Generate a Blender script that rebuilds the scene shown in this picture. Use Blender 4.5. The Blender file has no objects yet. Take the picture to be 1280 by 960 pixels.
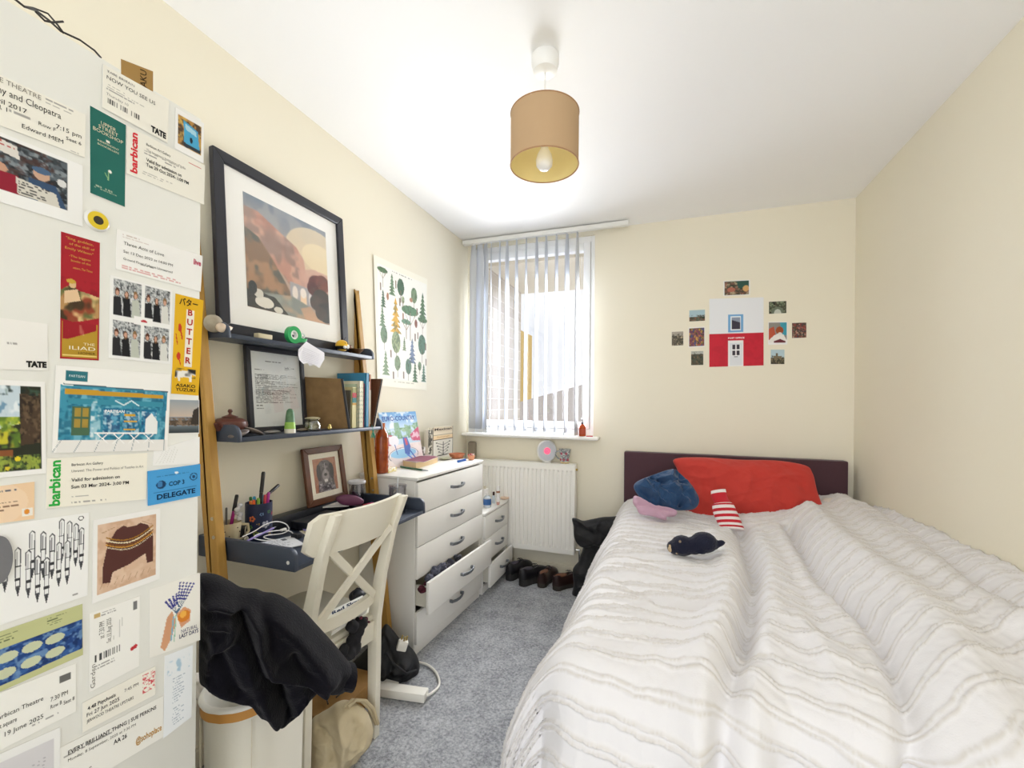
import bpy, bmesh, math, random
import numpy as np
from mathutils import Vector, Matrix
random.seed(7)
PI = math.pi
COL = bpy.context.scene.collection
SC = bpy.context.scene

# ---------- camera model (room metres: x right, y into the room, z up; back wall y=3.2) ----------
CF, CYAW, CROLL, CY0 = 545.0, math.radians(19.39), math.radians(0.51), 502.7
CC = Vector((0, 0, 1.27))
_cy, _sy = math.cos(CYAW), math.sin(CYAW)
FW = Vector((-_sy, _cy, 0)); _r = Vector((_cy, _sy, 0)); _u = Vector((0, 0, 1))
RR = _r * math.cos(CROLL) + _u * math.sin(CROLL)
UU = -_r * math.sin(CROLL) + _u * math.cos(CROLL)

def ray(px, py):
    return RR * ((px - 640) / CF) - UU * ((py - CY0) / CF) + FW

def P(px, py, ax, val):
    """point of the axis-aligned plane ax=val seen at that place of the photo"""
    d = ray(px, py); i = 'XYZ'.index(ax)
    return CC + d * ((val - CC[i]) / d[i])

def PP(px, py, o, n):
    d = ray(px, py)
    return CC + d * ((Vector(o) - CC).dot(n) / d.dot(n))

# ---------- materials ----------
def lin(c):
    return c / 12.92 if c <= .04045 else ((c + .055) / 1.055) ** 2.4

def hexc(h):
    h = h.lstrip('#')
    return tuple(lin(int(h[i:i + 2], 16) / 255) for i in (0, 2, 4))

MATS = {}
def M(name, col='#ffffff', rough=.55, metal=0, bump=None, var=None, trans=0, ior=1.45, sheen=0, emit=None,
      wood=None, transl=0, spec=.5, stretch=None, alpha=1, coat=0):
    if name in MATS: return MATS[name]
    m = bpy.data.materials.new(name); m.use_nodes = True
    nt = m.node_tree; N = nt.nodes; L = nt.links; b = N['Principled BSDF']
    c = hexc(col) if isinstance(col, str) else col
    b.inputs['Base Color'].default_value = (*c, 1)
    b.inputs['Roughness'].default_value = rough; b.inputs['Metallic'].default_value = metal
    b.inputs['Specular IOR Level'].default_value = spec
    b.inputs['Transmission Weight'].default_value = trans; b.inputs['IOR'].default_value = ior
    b.inputs['Alpha'].default_value = alpha
    if coat: b.inputs['Coat Weight'].default_value = coat
    if sheen:
        b.inputs['Sheen Weight'].default_value = sheen; b.inputs['Sheen Roughness'].default_value = .5
    if emit:
        b.inputs['Emission Color'].default_value = (*hexc(emit[0]), 1); b.inputs['Emission Strength'].default_value = emit[1]
    tc = None
    def coord():
        nonlocal tc
        if tc is None:
            t = N.new('ShaderNodeTexCoord'); mp = N.new('ShaderNodeMapping'); L.new(t.outputs['Object'], mp.inputs['Vector'])
            if stretch: mp.inputs['Scale'].default_value = stretch
            tc = mp.outputs['Vector']
        return tc
    if var:   # (scale, other colour, contrast)
        n = N.new('ShaderNodeTexNoise'); n.inputs['Scale'].default_value = var[0]; n.inputs['Detail'].default_value = 5
        L.new(coord(), n.inputs['Vector'])
        r = N.new('ShaderNodeValToRGB'); k = var[2] if len(var) > 2 else .2
        r.color_ramp.elements[0].position = .5 - k; r.color_ramp.elements[1].position = .5 + k
        r.color_ramp.elements[0].color = (*c, 1); r.color_ramp.elements[1].color = (*hexc(var[1]), 1)
        L.new(n.outputs['Fac'], r.inputs['Fac']); L.new(r.outputs['Color'], b.inputs['Base Color'])
    if bump:  # (scale, strength, distance)
        n = N.new('ShaderNodeTexNoise'); n.inputs['Scale'].default_value = bump[0]; n.inputs['Detail'].default_value = 4
        L.new(coord(), n.inputs['Vector'])
        bp = N.new('ShaderNodeBump'); bp.inputs['Strength'].default_value = bump[1]
        bp.inputs['Distance'].default_value = bump[2] if len(bump) > 2 else .002
        L.new(n.outputs['Fac'], bp.inputs['Height']); L.new(bp.outputs['Normal'], b.inputs['Normal'])
    if transl:
        tr = N.new('ShaderNodeBsdfTranslucent'); tr.inputs['Color'].default_value = (*c, 1)
        mx = N.new('ShaderNodeMixShader'); mx.inputs[0].default_value = transl
        out = N['Material Output']; L.new(b.outputs[0], mx.inputs[1]); L.new(tr.outputs[0], mx.inputs[2]); L.new(mx.outputs[0], out.inputs['Surface'])
    MATS[name] = m
    return m

def art_mat():
    if 'printed_paper' in MATS: return MATS['printed_paper']
    m = bpy.data.materials.new('printed_paper'); m.use_nodes = True
    nt = m.node_tree; a = nt.nodes.new('ShaderNodeAttribute'); a.attribute_name = 'ink'
    b = nt.nodes['Principled BSDF']; nt.links.new(a.outputs['Color'], b.inputs['Base Color'])
    b.inputs['Roughness'].default_value = .5; b.inputs['Specular IOR Level'].default_value = .25
    MATS['printed_paper'] = m; return m

def glass_mat(name, tint='#ffffff', rough=0.0, fac=.12):
    """thin clear sheet: mostly see-through with a glossy coat"""
    if name in MATS: return MATS[name]
    m = bpy.data.materials.new(name); m.use_nodes = True; nt = m.node_tree; N = nt.nodes; L = nt.links
    N.remove(N['Principled BSDF'])
    t = N.new('ShaderNodeBsdfTransparent'); t.inputs['Color'].default_value = (*hexc(tint), 1)
    g = N.new('ShaderNodeBsdfGlossy'); g.inputs['Roughness'].default_value = rough
    x = N.new('ShaderNodeMixShader'); x.inputs[0].default_value = fac
    L.new(t.outputs[0], x.inputs[1]); L.new(g.outputs[0], x.inputs[2]); L.new(x.outputs[0], N['Material Output'].inputs['Surface'])
    MATS[name] = m; return m

# ---------- objects ----------
def tag(o, label=None, cat=None, group=None, kind=None):
    if label: o['label'] = label
    if cat: o['category'] = cat
    if group: o['group'] = group
    if kind: o['kind'] = kind
    return o

WM = {}
def thing(name, label, cat, loc=(0, 0, 0), rz=0, group=None):
    o = bpy.data.objects.new(name, None); COL.objects.link(o); o.empty_display_size = .05
    o.location = loc; o.rotation_euler = (0, 0, rz)
    WM[o.name] = Matrix.Translation(Vector(loc)) @ Matrix.Rotation(rz, 4, 'Z')
    return tag(o, label, cat, group)

def link_mesh(name, me, parent=None, w=True):
    """w: the mesh is in world coordinates and is brought into its parent's frame"""
    o = bpy.data.objects.new(name, me); COL.objects.link(o)
    if parent is not None:
        base = WM.get(parent.name, Matrix.Identity(4))
        if w: me.transform(base.inverted())
        o.parent = parent; WM[o.name] = base
    else:
        if w:  # origin at the mesh's base
            if len(me.vertices):
                a = np.empty(len(me.vertices) * 3); me.vertices.foreach_get('co', a); a = a.reshape(-1, 3)
                c = Vector(((a[:, 0].min() + a[:, 0].max()) / 2, (a[:, 1].min() + a[:, 1].max()) / 2, a[:, 2].min()))
                me.transform(Matrix.Translation(-c)); o.location = c; WM[o.name] = Matrix.Translation(c)
    return o

class B:
    """mesh builder"""
    def __init__(s): s.bm = bmesh.new(); s.mi = 0; s.mats = []
    def mat(s, m):
        if m not in s.mats: s.mats.append(m)
        s.mi = s.mats.index(m); return s
    def _mark(s, fs):
        for f in fs: f.material_index = s.mi
    def add(s, verts, faces):
        vs = [s.bm.verts.new(v) for v in verts]; out = []
        for f in faces:
            try: out.append(s.bm.faces.new([vs[i] for i in f]))
            except ValueError: pass
        s._mark(out); return vs
    def box(s, x0, y0, z0, x1, y1, z1, bev=0, T=None, seg=2):
        t = bmesh.new(); r = bmesh.ops.create_cube(t, size=1)
        bmesh.ops.scale(t, vec=(abs(x1 - x0), abs(y1 - y0), abs(z1 - z0)), verts=t.verts)
        if bev: bmesh.ops.bevel(t, geom=list(t.edges), offset=min(bev, .45 * min(abs(x1 - x0), abs(y1 - y0), abs(z1 - z0))), segments=seg, profile=.5, affect='EDGES')
        bmesh.ops.translate(t, vec=((x0 + x1) / 2, (y0 + y1) / 2, (z0 + z1) / 2), verts=t.verts)
        if T: bmesh.ops.transform(t, matrix=T, verts=t.verts)
        s.merge(t); return s
    def merge(s, t):
        t.verts.index_update(); vs = [s.bm.verts.new(v.co) for v in t.verts]; out = []
        for f in t.faces:
            try: out.append(s.bm.faces.new([vs[v.index] for v in f.verts]))
            except ValueError: pass
        s._mark(out); t.free()
    def bar(s, a, b, w, h, up=(0, 0, 1), bev=0):
        a = Vector(a); b = Vector(b); d = b - a; L = d.length; d.normalize()
        sd = d.cross(Vector(up))
        if sd.length < 1e-4: sd = d.cross(Vector((1, 0, 0)))
        sd.normalize(); u = sd.cross(d)
        T = Matrix((( d.x, sd.x, u.x, a.x), (d.y, sd.y, u.y, a.y), (d.z, sd.z, u.z, a.z), (0, 0, 0, 1)))
        return s.box(0, -w / 2, -h / 2, L, w / 2, h / 2, bev, T)
    def tube(s, pts, r, n=8, cap=True, closed=False):
        pts = [Vector(p) for p in pts]; rs = r if isinstance(r, (list, tuple)) else [r] * len(pts)
        k = len(pts); prev = None; rings = []
        for i, p in enumerate(pts):
            if closed: t = pts[(i + 1) % k] - pts[i - 1]
            else: t = pts[min(i + 1, k - 1)] - pts[max(i - 1, 0)]
            t.normalize()
            if prev is None:
                a = t.cross(Vector((0, 0, 1)))
                if a.length < 1e-3: a = t.cross(Vector((1, 0, 0)))
            else: a = prev - t * prev.dot(t)
            a.normalize(); prev = a; b = t.cross(a)
            rings.append([s.bm.verts.new(p + (a * math.cos(j * 2 * PI / n) + b * math.sin(j * 2 * PI / n)) * rs[i]) for j in range(n)])
        out = []
        for i in range(k if closed else k - 1):
            A, Bq = rings[i], rings[(i + 1) % k]
            for j in range(n): out.append(s.bm.faces.new((A[j], A[(j + 1) % n], Bq[(j + 1) % n], Bq[j])))
        if cap and not closed:
            out.append(s.bm.faces.new(rings[0][::-1])); out.append(s.bm.faces.new(rings[-1]))
        s._mark(out); return s
    def lathe(s, prof, c=(0, 0, 0), n=32, T=None, sx=1, sy=1, a0=0, a1=2 * PI):
        """prof: [(radius, z)] ; open ended unless radius 0"""
        full = abs(a1 - a0 - 2 * PI) < 1e-6; m = n if full else n + 1
        T = T or Matrix.Identity(4); c = Vector(c); rings = []
        for r, z in prof:
            if r < 1e-6: rings.append([s.bm.verts.new(c + T @ Vector((0, 0, z)))])
            else: rings.append([s.bm.verts.new(c + T @ Vector((r * sx * math.cos(a0 + (a1 - a0) * j / n), r * sy * math.sin(a0 + (a1 - a0) * j / n), z))) for j in range(m)])
        out = []
        for A, Bq in zip(rings, rings[1:]):
            for j in range(n):
                k = (j + 1) % m if full else j + 1
                f = [A[j % len(A)] if len(A) > 1 else A[0], A[k] if len(A) > 1 else A[0], Bq[k] if len(Bq) > 1 else Bq[0], Bq[j] if len(Bq) > 1 else Bq[0]]
                g = []
                for v in f:
                    if v not in g: g.append(v)
                if len(g) > 2: out.append(s.bm.faces.new(g))
        s._mark(out); return s
    def prism(s, poly, z0, z1, T=None, bev=0):
        """poly in local xy, extruded z0..z1, then T"""
        t = bmesh.new(); vs = [t.verts.new((x, y, z0)) for x, y in poly]; f = t.faces.new(vs)
        r = bmesh.ops.extrude_face_region(t, geom=[f]); bmesh.ops.translate(t, vec=(0, 0, z1 - z0), verts=[v for v in r['geom'] if isinstance(v, bmesh.types.BMVert)])
        bmesh.ops.recalc_face_normals(t, faces=t.faces)
        if bev: bmesh.ops.bevel(t, geom=list(t.edges), offset=bev, segments=2, profile=.5, affect='EDGES')
        if T: bmesh.ops.transform(t, matrix=T, verts=t.verts)
        s.merge(t); return s
    def ball(s, c, r, sc=(1, 1, 1), n=16, T=None):
        t = bmesh.new(); bmesh.ops.create_uvsphere(t, u_segments=n, v_segments=max(6, n * 2 // 3), radius=r)
        bmesh.ops.scale(t, vec=sc, verts=t.verts)
        if T: bmesh.ops.transform(t, matrix=T, verts=t.verts)
        bmesh.ops.translate(t, vec=c, verts=t.verts); s.merge(t); return s
    def me(s, name, smooth=False, angle=None):
        bmesh.ops.recalc_face_normals(s.bm, faces=s.bm.faces)
        me = bpy.data.meshes.new(name); s.bm.to_mesh(me); s.bm.free()
        for m in s.mats: me.materials.append(m)
        if smooth:
            me.polygons.foreach_set('use_smooth', [True] * len(me.polygons))
            me.set_sharp_from_angle(angle=math.radians(angle if angle else 40))
        return me
    def obj(s, name, mat=None, parent=None, smooth=True, w=True, label=None, cat=None, group=None, kind=None, angle=None):
        if mat and not s.mats: s.mats.append(mat)
        o = link_mesh(name, s.me(name, smooth, angle), parent, w)
        return tag(o, label, cat, group, kind)

def bx(name, c, m, parent=None, bev=.002, **k):
    return B().box(*c, bev=bev).obj(name, m, parent, **k)

def AX(o, x, y, z):
    """matrix with columns x,y,z and origin o"""
    x, y, z, o = Vector(x), Vector(y), Vector(z), Vector(o)
    return Matrix(((x.x, y.x, z.x, o.x), (x.y, y.y, z.y, o.y), (x.z, y.z, z.z, o.z), (0, 0, 0, 1)))

def copy_tree(o, loc=None, rz=None, parent=None):
    c = o.copy(); COL.objects.link(c)
    if parent is not None: c.parent = parent
    if loc is not None: c.location = loc
    if rz is not None: c.rotation_euler = (0, 0, rz)
    for ch in list(o.children): copy_tree(ch, None, None, c)
    return c

def smooth_noise(shape, cells, rs):
    """value noise on an h x w raster"""
    h, w = shape; gy = max(2, int(cells * h / max(h, w)) + 2); gx = max(2, int(cells * w / max(h, w)) + 2)
    g = rs.rand(gy, gx); yy = np.linspace(0, gy - 1.001, h); xx = np.linspace(0, gx - 1.001, w)
    y0 = yy.astype(int); x0 = xx.astype(int); fy = (yy - y0)[:, None]; fx = (xx - x0)[None]
    fy = fy * fy * (3 - 2 * fy); fx = fx * fx * (3 - 2 * fx)
    a = g[y0][:, x0]; b = g[y0][:, x0 + 1]; c = g[y0 + 1][:, x0]; d = g[y0 + 1][:, x0 + 1]
    return a * (1 - fx) * (1 - fy) + b * fx * (1 - fy) + c * (1 - fx) * fy + d * fx * fy

class Art:
    """flat printed artwork, a colour per grid point; x,y in 0..1, y down"""
    def __init__(s, w, h, bg='#ffffff', seed=1):
        s.w, s.h = w, h; s.a = np.zeros((h, w, 3)) + s.c(bg); s.rs = np.random.RandomState(seed)
        s.Y, s.X = np.mgrid[0:h, 0:w].astype(float); s.X /= (w - 1); s.Y /= (h - 1)
    @staticmethod
    def c(h):
        if not isinstance(h, str): return np.array(h, float)
        h = h.lstrip('#'); return np.array([int(h[i:i + 2], 16) / 255 for i in (0, 2, 4)])
    def put(s, m, col, op=1):
        m = (m.astype(float) * op)[..., None]; s.a = s.a * (1 - m) + s.c(col) * m; return s
    def rect(s, x0, y0, x1, y1, col, op=1): return s.put((s.X >= x0) & (s.X <= x1) & (s.Y >= y0) & (s.Y <= y1), col, op)
    def ell(s, cx, cy, rx, ry, col, op=1, rot=0):
        dx, dy = s.X - cx, s.Y - cy
        if rot: c, q = math.cos(rot), math.sin(rot); dx, dy = dx * c + dy * q, -dx * q + dy * c
        return s.put((dx / rx) ** 2 + (dy / ry) ** 2 <= 1, col, op)
    def pm(s, pts):
        m = np.zeros(s.X.shape, bool); n = len(pts)
        for i in range(n):
            x0, y0 = pts[i]; x1, y1 = pts[(i + 1) % n]
            if y0 == y1: continue
            m ^= ((s.Y >= min(y0, y1)) & (s.Y < max(y0, y1)) & (s.X < (x1 - x0) * (s.Y - y0) / (y1 - y0) + x0))
        return m
    def poly(s, pts, col, op=1): return s.put(s.pm(pts), col, op)
    def line(s, x0, y0, x1, y1, wd, col, op=1):
        asp = s.h / s.w; dx, dy = x1 - x0, (y1 - y0) * asp; L = dx * dx + dy * dy + 1e-9
        t = np.clip(((s.X - x0) * dx + (s.Y - y0) * asp * dy) / L, 0, 1)
        return s.put(np.hypot(s.X - x0 - t * dx, (s.Y - y0) * asp - t * dy) <= wd / 2, col, op)
    def grad(s, x0, y0, x1, y1, c0, c1):
        m = (s.X >= x0) & (s.X <= x1) & (s.Y >= y0) & (s.Y <= y1); t = np.clip((s.Y - y0) / (y1 - y0 + 1e-9), 0, 1)[..., None]
        s.a = np.where(m[..., None], s.c(c0) * (1 - t) + s.c(c1) * t, s.a); return s
    def mottle(s, mask, cols, cells=12, k=1.):
        """patches of several colours inside mask"""
        if mask is None: mask = np.ones(s.X.shape, bool)
        for col in cols:
            n = smooth_noise(s.X.shape, cells, s.rs) * .6 + smooth_noise(s.X.shape, cells * 2.7, s.rs) * .4
            s.put(mask * np.clip((n - .5) * 6, 0, 1) * k, col)
        return s
    def blur(s, k=1):
        for _ in range(k):
            p = np.pad(s.a, ((1, 1), (1, 1), (0, 0)), 'edge'); s.a = (p[:-2, 1:-1] + p[2:, 1:-1] + p[1:-1, :-2] + p[1:-1, 2:] + 2 * p[1:-1, 1:-1]) / 6
        return s
    def box(s, x0, y0, x1, y1): return (s.X >= x0) & (s.X <= x1) & (s.Y >= y0) & (s.Y <= y1)
    def dashes(s, x0, y0, x1, y1, rows, col, th=.4, op=.75):
        """lines of print too small to read"""
        step = (y1 - y0) / rows
        for r in range(rows):
            e = x0 + (x1 - x0) * (.55 + .45 * s.rs.rand()); yy = y0 + r * step; n = smooth_noise((1, s.w), 60, s.rs)[0] > .36
            s.put(s.box(x0, yy, e, yy + step * th) & n[None], col, op)
        return s
    def bars(s, x0, y0, x1, y1, n, col, vert=True):
        for i in range(n):
            if s.rs.rand() < .6:
                t = i / n
                if vert: s.rect(x0 + (x1 - x0) * t, y0, x0 + (x1 - x0) * (t + .7 / n), y1, col)
                else: s.rect(x0, y0 + (y1 - y0) * t, x1, y0 + (y1 - y0) * (t + .7 / n), col)
        return s

_tc = {}
def glyphs(body, bold=0, res=2):
    k = (body, bold)
    if k in _tc: return _tc[k]
    cu = bpy.data.curves.new('t', 'FONT'); cu.body = body; cu.size = 1; cu.resolution_u = res; cu.offset = bold; cu.fill_mode = 'FRONT'
    o = bpy.data.objects.new('t', cu); COL.objects.link(o); dg = bpy.context.evaluated_depsgraph_get(); dg.update()
    me = bpy.data.meshes.new_from_object(o.evaluated_get(dg))
    v = [(p.co.x, p.co.y) for p in me.vertices]; f = [tuple(p.vertices) for p in me.polygons]
    bpy.data.objects.remove(o); bpy.data.curves.remove(cu); bpy.data.meshes.remove(me)
    _tc[k] = (v, f); return v, f

def ink(h): return M('ink_' + h.lstrip('#'), h, .6, spec=.2)

def sheet(name, cor, n, art=None, texts=(), thick=.0008, parent=None, label=None, cat=None, group=None, paper=None, curl=0, edge='#e8e6e0', lift=.0004):
    """cor: TL,TR,BR,BL world corners; n: outward unit normal; texts: (body, s, t, height, colour, opts)"""
    TL, TR, BR, BL = [Vector(c) for c in cor]; n = Vector(n).normalized()
    def f(s, t, d=0):
        p = (TL * (1 - s) + TR * s) * (1 - t) + (BL * (1 - s) + BR * s) * t
        q = curl * ((2 * s - 1) ** 2) * 1.0
        return p + n * (d + q)
    w = ((TR - TL).length + (BR - BL).length) / 2; h = ((BL - TL).length + (BR - TR).length) / 2
    V, F, MI, K = [], [], [], []
    mats = [art_mat(), M('paper_edge' + edge, edge, .8)]
    if art is None: art = Art(2, 2, paper or '#f4f3ef')
    W, H = art.w, art.h
    for j in range(H):
        for i in range(W): V.append(f(i / (W - 1), j / (H - 1), thick))
    a = art.a.reshape(-1, 3); a = np.clip(a, 0, 1); a = np.where(a <= .04045, a / 12.92, ((a + .055) / 1.055) ** 2.4)
    for j in range(H - 1):
        for i in range(W - 1):
            q = j * W + i; F.append((q, q + W, q + W + 1, q + 1)); MI.append(0)
    # back and rim
    k = len(V); m = 12 if curl else 1
    top = [(i / m, 0) for i in range(m + 1)]; bot = [(i / m, 1) for i in range(m, -1, -1)]
    ring = top + bot
    for s_, t_ in ring: V.append(f(s_, t_, thick))
    for s_, t_ in ring: V.append(f(s_, t_, 0))
    R = len(ring)
    for i in range(R): j = (i + 1) % R; F.append((k + i, k + j, k + R + j, k + R + i)); MI.append(1)
    for i in range(m): F.append((k + R + i, k + R + i + 1, k + R + (R - 2 - i), k + R + (R - 1 - i))); MI.append(1)
    for tx in texts:
        body, s0, t0, hh, colr = tx[:5]; o = tx[5] if len(tx) > 5 else {}
        v, fc = glyphs(body, o.get('bold', 0))
        if not v: continue
        xs = [p[0] for p in v]; mx, mn = max(xs), min(xs)
        sz = hh * h / .72   # hh: capital height as share of sheet height
        sxk = o['wid'] * w / ((mx - mn) * sz) if 'wid' in o else o.get('sx', 1)   # wid: total width as share of sheet width
        if o.get('rot') and 'wid' in o: sxk = o['wid'] * h / ((mx - mn) * sz)
        al = o.get('al', 'l'); off = {'l': -mn, 'c': -(mx + mn) / 2, 'r': -mx}[al]
        rot = math.radians(o.get('rot', 0)); cr, sr = math.cos(rot), math.sin(rot)
        m_ = ink(colr)
        if m_ not in mats: mats.append(m_)
        mi = mats.index(m_); base = len(V)
        for x, y in v:
            X = (x + off) * sz * sxk; Y = y * sz
            V.append(f(s0 + (X * cr - Y * sr) / w, t0 - (X * sr + Y * cr) / h, thick + lift))
        for q in fc: F.append(tuple(base + i for i in q)); MI.append(mi)
    me = bpy.data.meshes.new(name); me.from_pydata([tuple(v) for v in V], [], F)
    for m_ in mats: me.materials.append(m_)
    me.polygons.foreach_set('material_index', MI)
    at = me.color_attributes.new('ink', 'FLOAT_COLOR', 'POINT')
    arr = np.ones((len(V), 4)); arr[:len(a), :3] = a; at.data.foreach_set('color', arr.ravel())
    me.update()
    o = link_mesh(name, me, parent)
    return tag(o, label, cat, group)

def facing(p):
    """upright plane through p turned towards the middle of the room's near end"""
    p = Vector(p); n = Vector((CC.x - p.x, CC.y - p.y, 0)).normalized(); return p, n

def seg_d(U, V, a, b):
    ax, ay = a; bx_, by = b; dx, dy = bx_ - ax, by - ay; L = dx * dx + dy * dy + 1e-12
    t = np.clip(((U - ax) * dx + (V - ay) * dy) / L, 0, 1)
    return np.hypot(U - ax - t * dx, V - ay - t * dy)

def puff(name, px, o, n, T, mat, folds=(), noise=(0, 8), ctr=None, parent=None, rings=26, N=150, back=1., power=2.2, label=None, cat=None, group=None, seed=3, tilt=0, up=None, zmin=None, crease=None):
    """soft closed body: outline given by photo points on the plane (o,n), real thickness T each side,
    folds = [((x,y),(x,y),...,width_px,height_m)]"""
    n = Vector(n).normalized(); o = Vector(o)
    up = Vector(up or (0, 0, 1)); up = (up - n * up.dot(n)).normalized(); rt = up.cross(n)
    def uv(q): p = PP(q[0], q[1], o, n) - o; return p.dot(rt), p.dot(up)
    pts = [uv(q) for q in px]
    # closed Catmull-Rom resample
    k = len(pts); dense = []
    for i in range(k):
        p0, p1, p2, p3 = [np.array(pts[(i + j) % k]) for j in (-1, 0, 1, 2)]
        for t in np.linspace(0, 1, 12, endpoint=False):
            dense.append(.5 * ((2 * p1) + (-p0 + p2) * t + (2 * p0 - 5 * p1 + 4 * p2 - p3) * t * t + (-p0 + 3 * p1 - 3 * p2 + p3) * t ** 3))
    dense = np.array(dense); seg = np.hypot(*(np.roll(dense, -1, 0) - dense).T); cum = np.concatenate([[0], np.cumsum(seg)])
    tt = np.linspace(0, cum[-1], N, endpoint=False); dd = np.vstack([dense, dense[:1]])
    ring = np.stack([np.interp(tt, cum, dd[:, 0]), np.interp(tt, cum, dd[:, 1])], 1)
    c = np.array(uv(ctr)) if ctr else ring.mean(0)
    ss = np.linspace(1, 0, rings + 1)[:-1] ** .8
    U = c[0] + np.outer(ss, ring[:, 0] - c[0]); V = c[1] + np.outer(ss, ring[:, 1] - c[1])
    prof = T * (1 - np.clip(ss, 0, 1) ** power)[:, None] ** .5 * np.ones((1, N))
    D = prof.copy(); rs = np.random.RandomState(seed)
    fall = np.clip((1 - ss) * 5, 0, 1)[:, None]
    for fo in folds:
        *pl, wd, hh = fo; q = [uv(p) for p in pl]; sc_ = (Vector(PP(px[0][0] + 1, px[0][1], o, n)) - Vector(PP(px[0][0], px[0][1], o, n))).length
        d = np.min([seg_d(U, V, q[i], q[i + 1]) for i in range(len(q) - 1)], 0)
        D += hh * np.exp(-(d / (wd * sc_)) ** 2) * fall
    if noise[0]:
        for s_, a_ in ((1, 1), (2.3, .45), (5, .2)):
            ph = rs.rand(6) * 6.28; w_ = noise[1] * s_
            D += noise[0] * a_ * (np.sin(U * w_ * 6 + ph[0] + 2 * np.sin(V * w_ * 3 + ph[1])) * np.sin(V * w_ * 5 + ph[2] + 2 * np.sin(U * w_ * 2.5 + ph[3]))) * fall
    if crease:
        ca, cf_ = crease
        for s_, a_ in ((1, 1), (1.9, .6), (3.3, .3)):
            ph = rs.rand(6) * 6.28; w_ = cf_ * s_ * 6; an = rs.rand() * 3.14; uu = U * math.cos(an) + V * math.sin(an); vv = -U * math.sin(an) + V * math.cos(an)
            q = np.sin(uu * w_ + ph[0] + 1.6 * np.sin(vv * w_ * .45 + ph[1]) + 1.1 * np.sin((uu + vv) * w_ * .6 + ph[2]))
            D += ca * a_ * ((1 - np.abs(q)) ** 1.5 * 1.6 - .5) * fall
    vs = []; fc = []
    def pt(u, v, d):
        q = o + rt * u + up * v + n * d
        if zmin is not None and q.z < zmin: q.z = zmin
        return tuple(q)
    for i in range(rings):
        for j in range(N): vs.append(pt(U[i, j], V[i, j], D[i, j]))
    cf = len(vs); vs.append(pt(c[0], c[1], float(D[-1].mean())))
    cb0 = len(vs)
    for i in range(1, rings):
        for j in range(N): vs.append(pt(U[i, j], V[i, j], -back * prof[i, j]))
    cb = len(vs); vs.append(pt(c[0], c[1], -back * T))
    for i in range(rings - 1):
        for j in range(N):
            k2 = (j + 1) % N; fc.append((i * N + j, i * N + k2, (i + 1) * N + k2, (i + 1) * N + j))
    for j in range(N): fc.append(((rings - 1) * N + j, (rings - 1) * N + (j + 1) % N, cf))
    def bi(i, j): return j if i == 0 else cb0 + (i - 1) * N + j
    for i in range(rings - 1):
        for j in range(N):
            k2 = (j + 1) % N; fc.append((bi(i, k2), bi(i, j), bi(i + 1, j), bi(i + 1, k2)))
    for j in range(N): fc.append((bi(rings - 1, (j + 1) % N), bi(rings - 1, j), cb))
    me = bpy.data.meshes.new(name); me.from_pydata(vs, [], fc); me.materials.append(mat)
    me.polygons.foreach_set('use_smooth', [True] * len(me.polygons)); me.update()
    ob = link_mesh(name, me, parent); return tag(ob, label, cat, group)

def soften(o, voxel=.008, it=3, cl=None):
    m = o.modifiers.new('r', 'REMESH'); m.mode = 'VOXEL'; m.voxel_size = voxel; m.use_smooth_shade = True
    if it: s = o.modifiers.new('s', 'SMOOTH'); s.iterations = it; s.factor = .5
    if cl:
        t = bpy.data.textures.new('c' + o.name, 'CLOUDS'); t.noise_scale = cl[0]; t.noise_depth = 1
        d = o.modifiers.new('d', 'DISPLACE'); d.texture = t; d.strength = cl[1]; d.texture_coords = 'LOCAL'
    return o
# ================= the room =================
XL, XR, YB, ZC = -1.515, 1.085, 3.2, 2.535
YN = -2.0            # near end of the room part that is built (end wall left off to admit fill light)
wallm = M('cream_wall_paint', '#efe9d7', .75, bump=(90, .12, .001), var=(1.3, '#ede6d1', .4), spec=.2)
ceilm = M('white_ceiling_paint', '#fafafa', .85, bump=(60, .1, .001), spec=.1)
trimm = M('white_gloss_paint', '#f4f3ef', .35)
upvc = M('white_window_plastic', '#f7f8f9', .3)
def carpet_mat():
    m = bpy.data.materials.new('grey_carpet'); m.use_nodes = True; nt = m.node_tree; N = nt.nodes; L = nt.links; b = N['Principled BSDF']
    t = N.new('ShaderNodeTexCoord'); n1 = N.new('ShaderNodeTexNoise'); n1.inputs['Scale'].default_value = 105; n1.inputs['Detail'].default_value = 6; n1.inputs['Roughness'].default_value = .7
    n2 = N.new('ShaderNodeTexNoise'); n2.inputs['Scale'].default_value = 9; n2.inputs['Detail'].default_value = 3
    mx = N.new('ShaderNodeMath'); mx.operation = 'MULTIPLY_ADD'; mx.inputs[1].default_value = .3; mx.inputs[2].default_value = -.15
    ad = N.new('ShaderNodeMath'); r = N.new('ShaderNodeValToRGB')
    for n in (n1, n2): L.new(t.outputs['Object'], n.inputs['Vector'])
    L.new(n2.outputs['Fac'], mx.inputs[0]); L.new(n1.outputs['Fac'], ad.inputs[0]); L.new(mx.outputs[0], ad.inputs[1]); L.new(ad.outputs[0], r.inputs['Fac'])
    e = r.color_ramp.elements; e[0].position = .33; e[0].color = (*hexc('#787a7f'), 1); e[1].position = .66; e[1].color = (*hexc('#c2c4c8'), 1)
    L.new(r.outputs['Color'], b.inputs['Base Color']); b.inputs['Roughness'].default_value = .95; b.inputs['Specular IOR Level'].default_value = .1
    bp = N.new('ShaderNodeBump'); bp.inputs['Strength'].default_value = .8; bp.inputs['Distance'].default_value = .006
    L.new(n1.outputs['Fac'], bp.inputs['Height']); L.new(bp.outputs['Normal'], b.inputs['Normal'])
    return m
carpet = carpet_mat()
S = dict(kind='structure')
bx('floor', (XL - .2, YN, -.1, XR + .2, YB + .15, 0), carpet, bev=0, **S)
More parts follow.
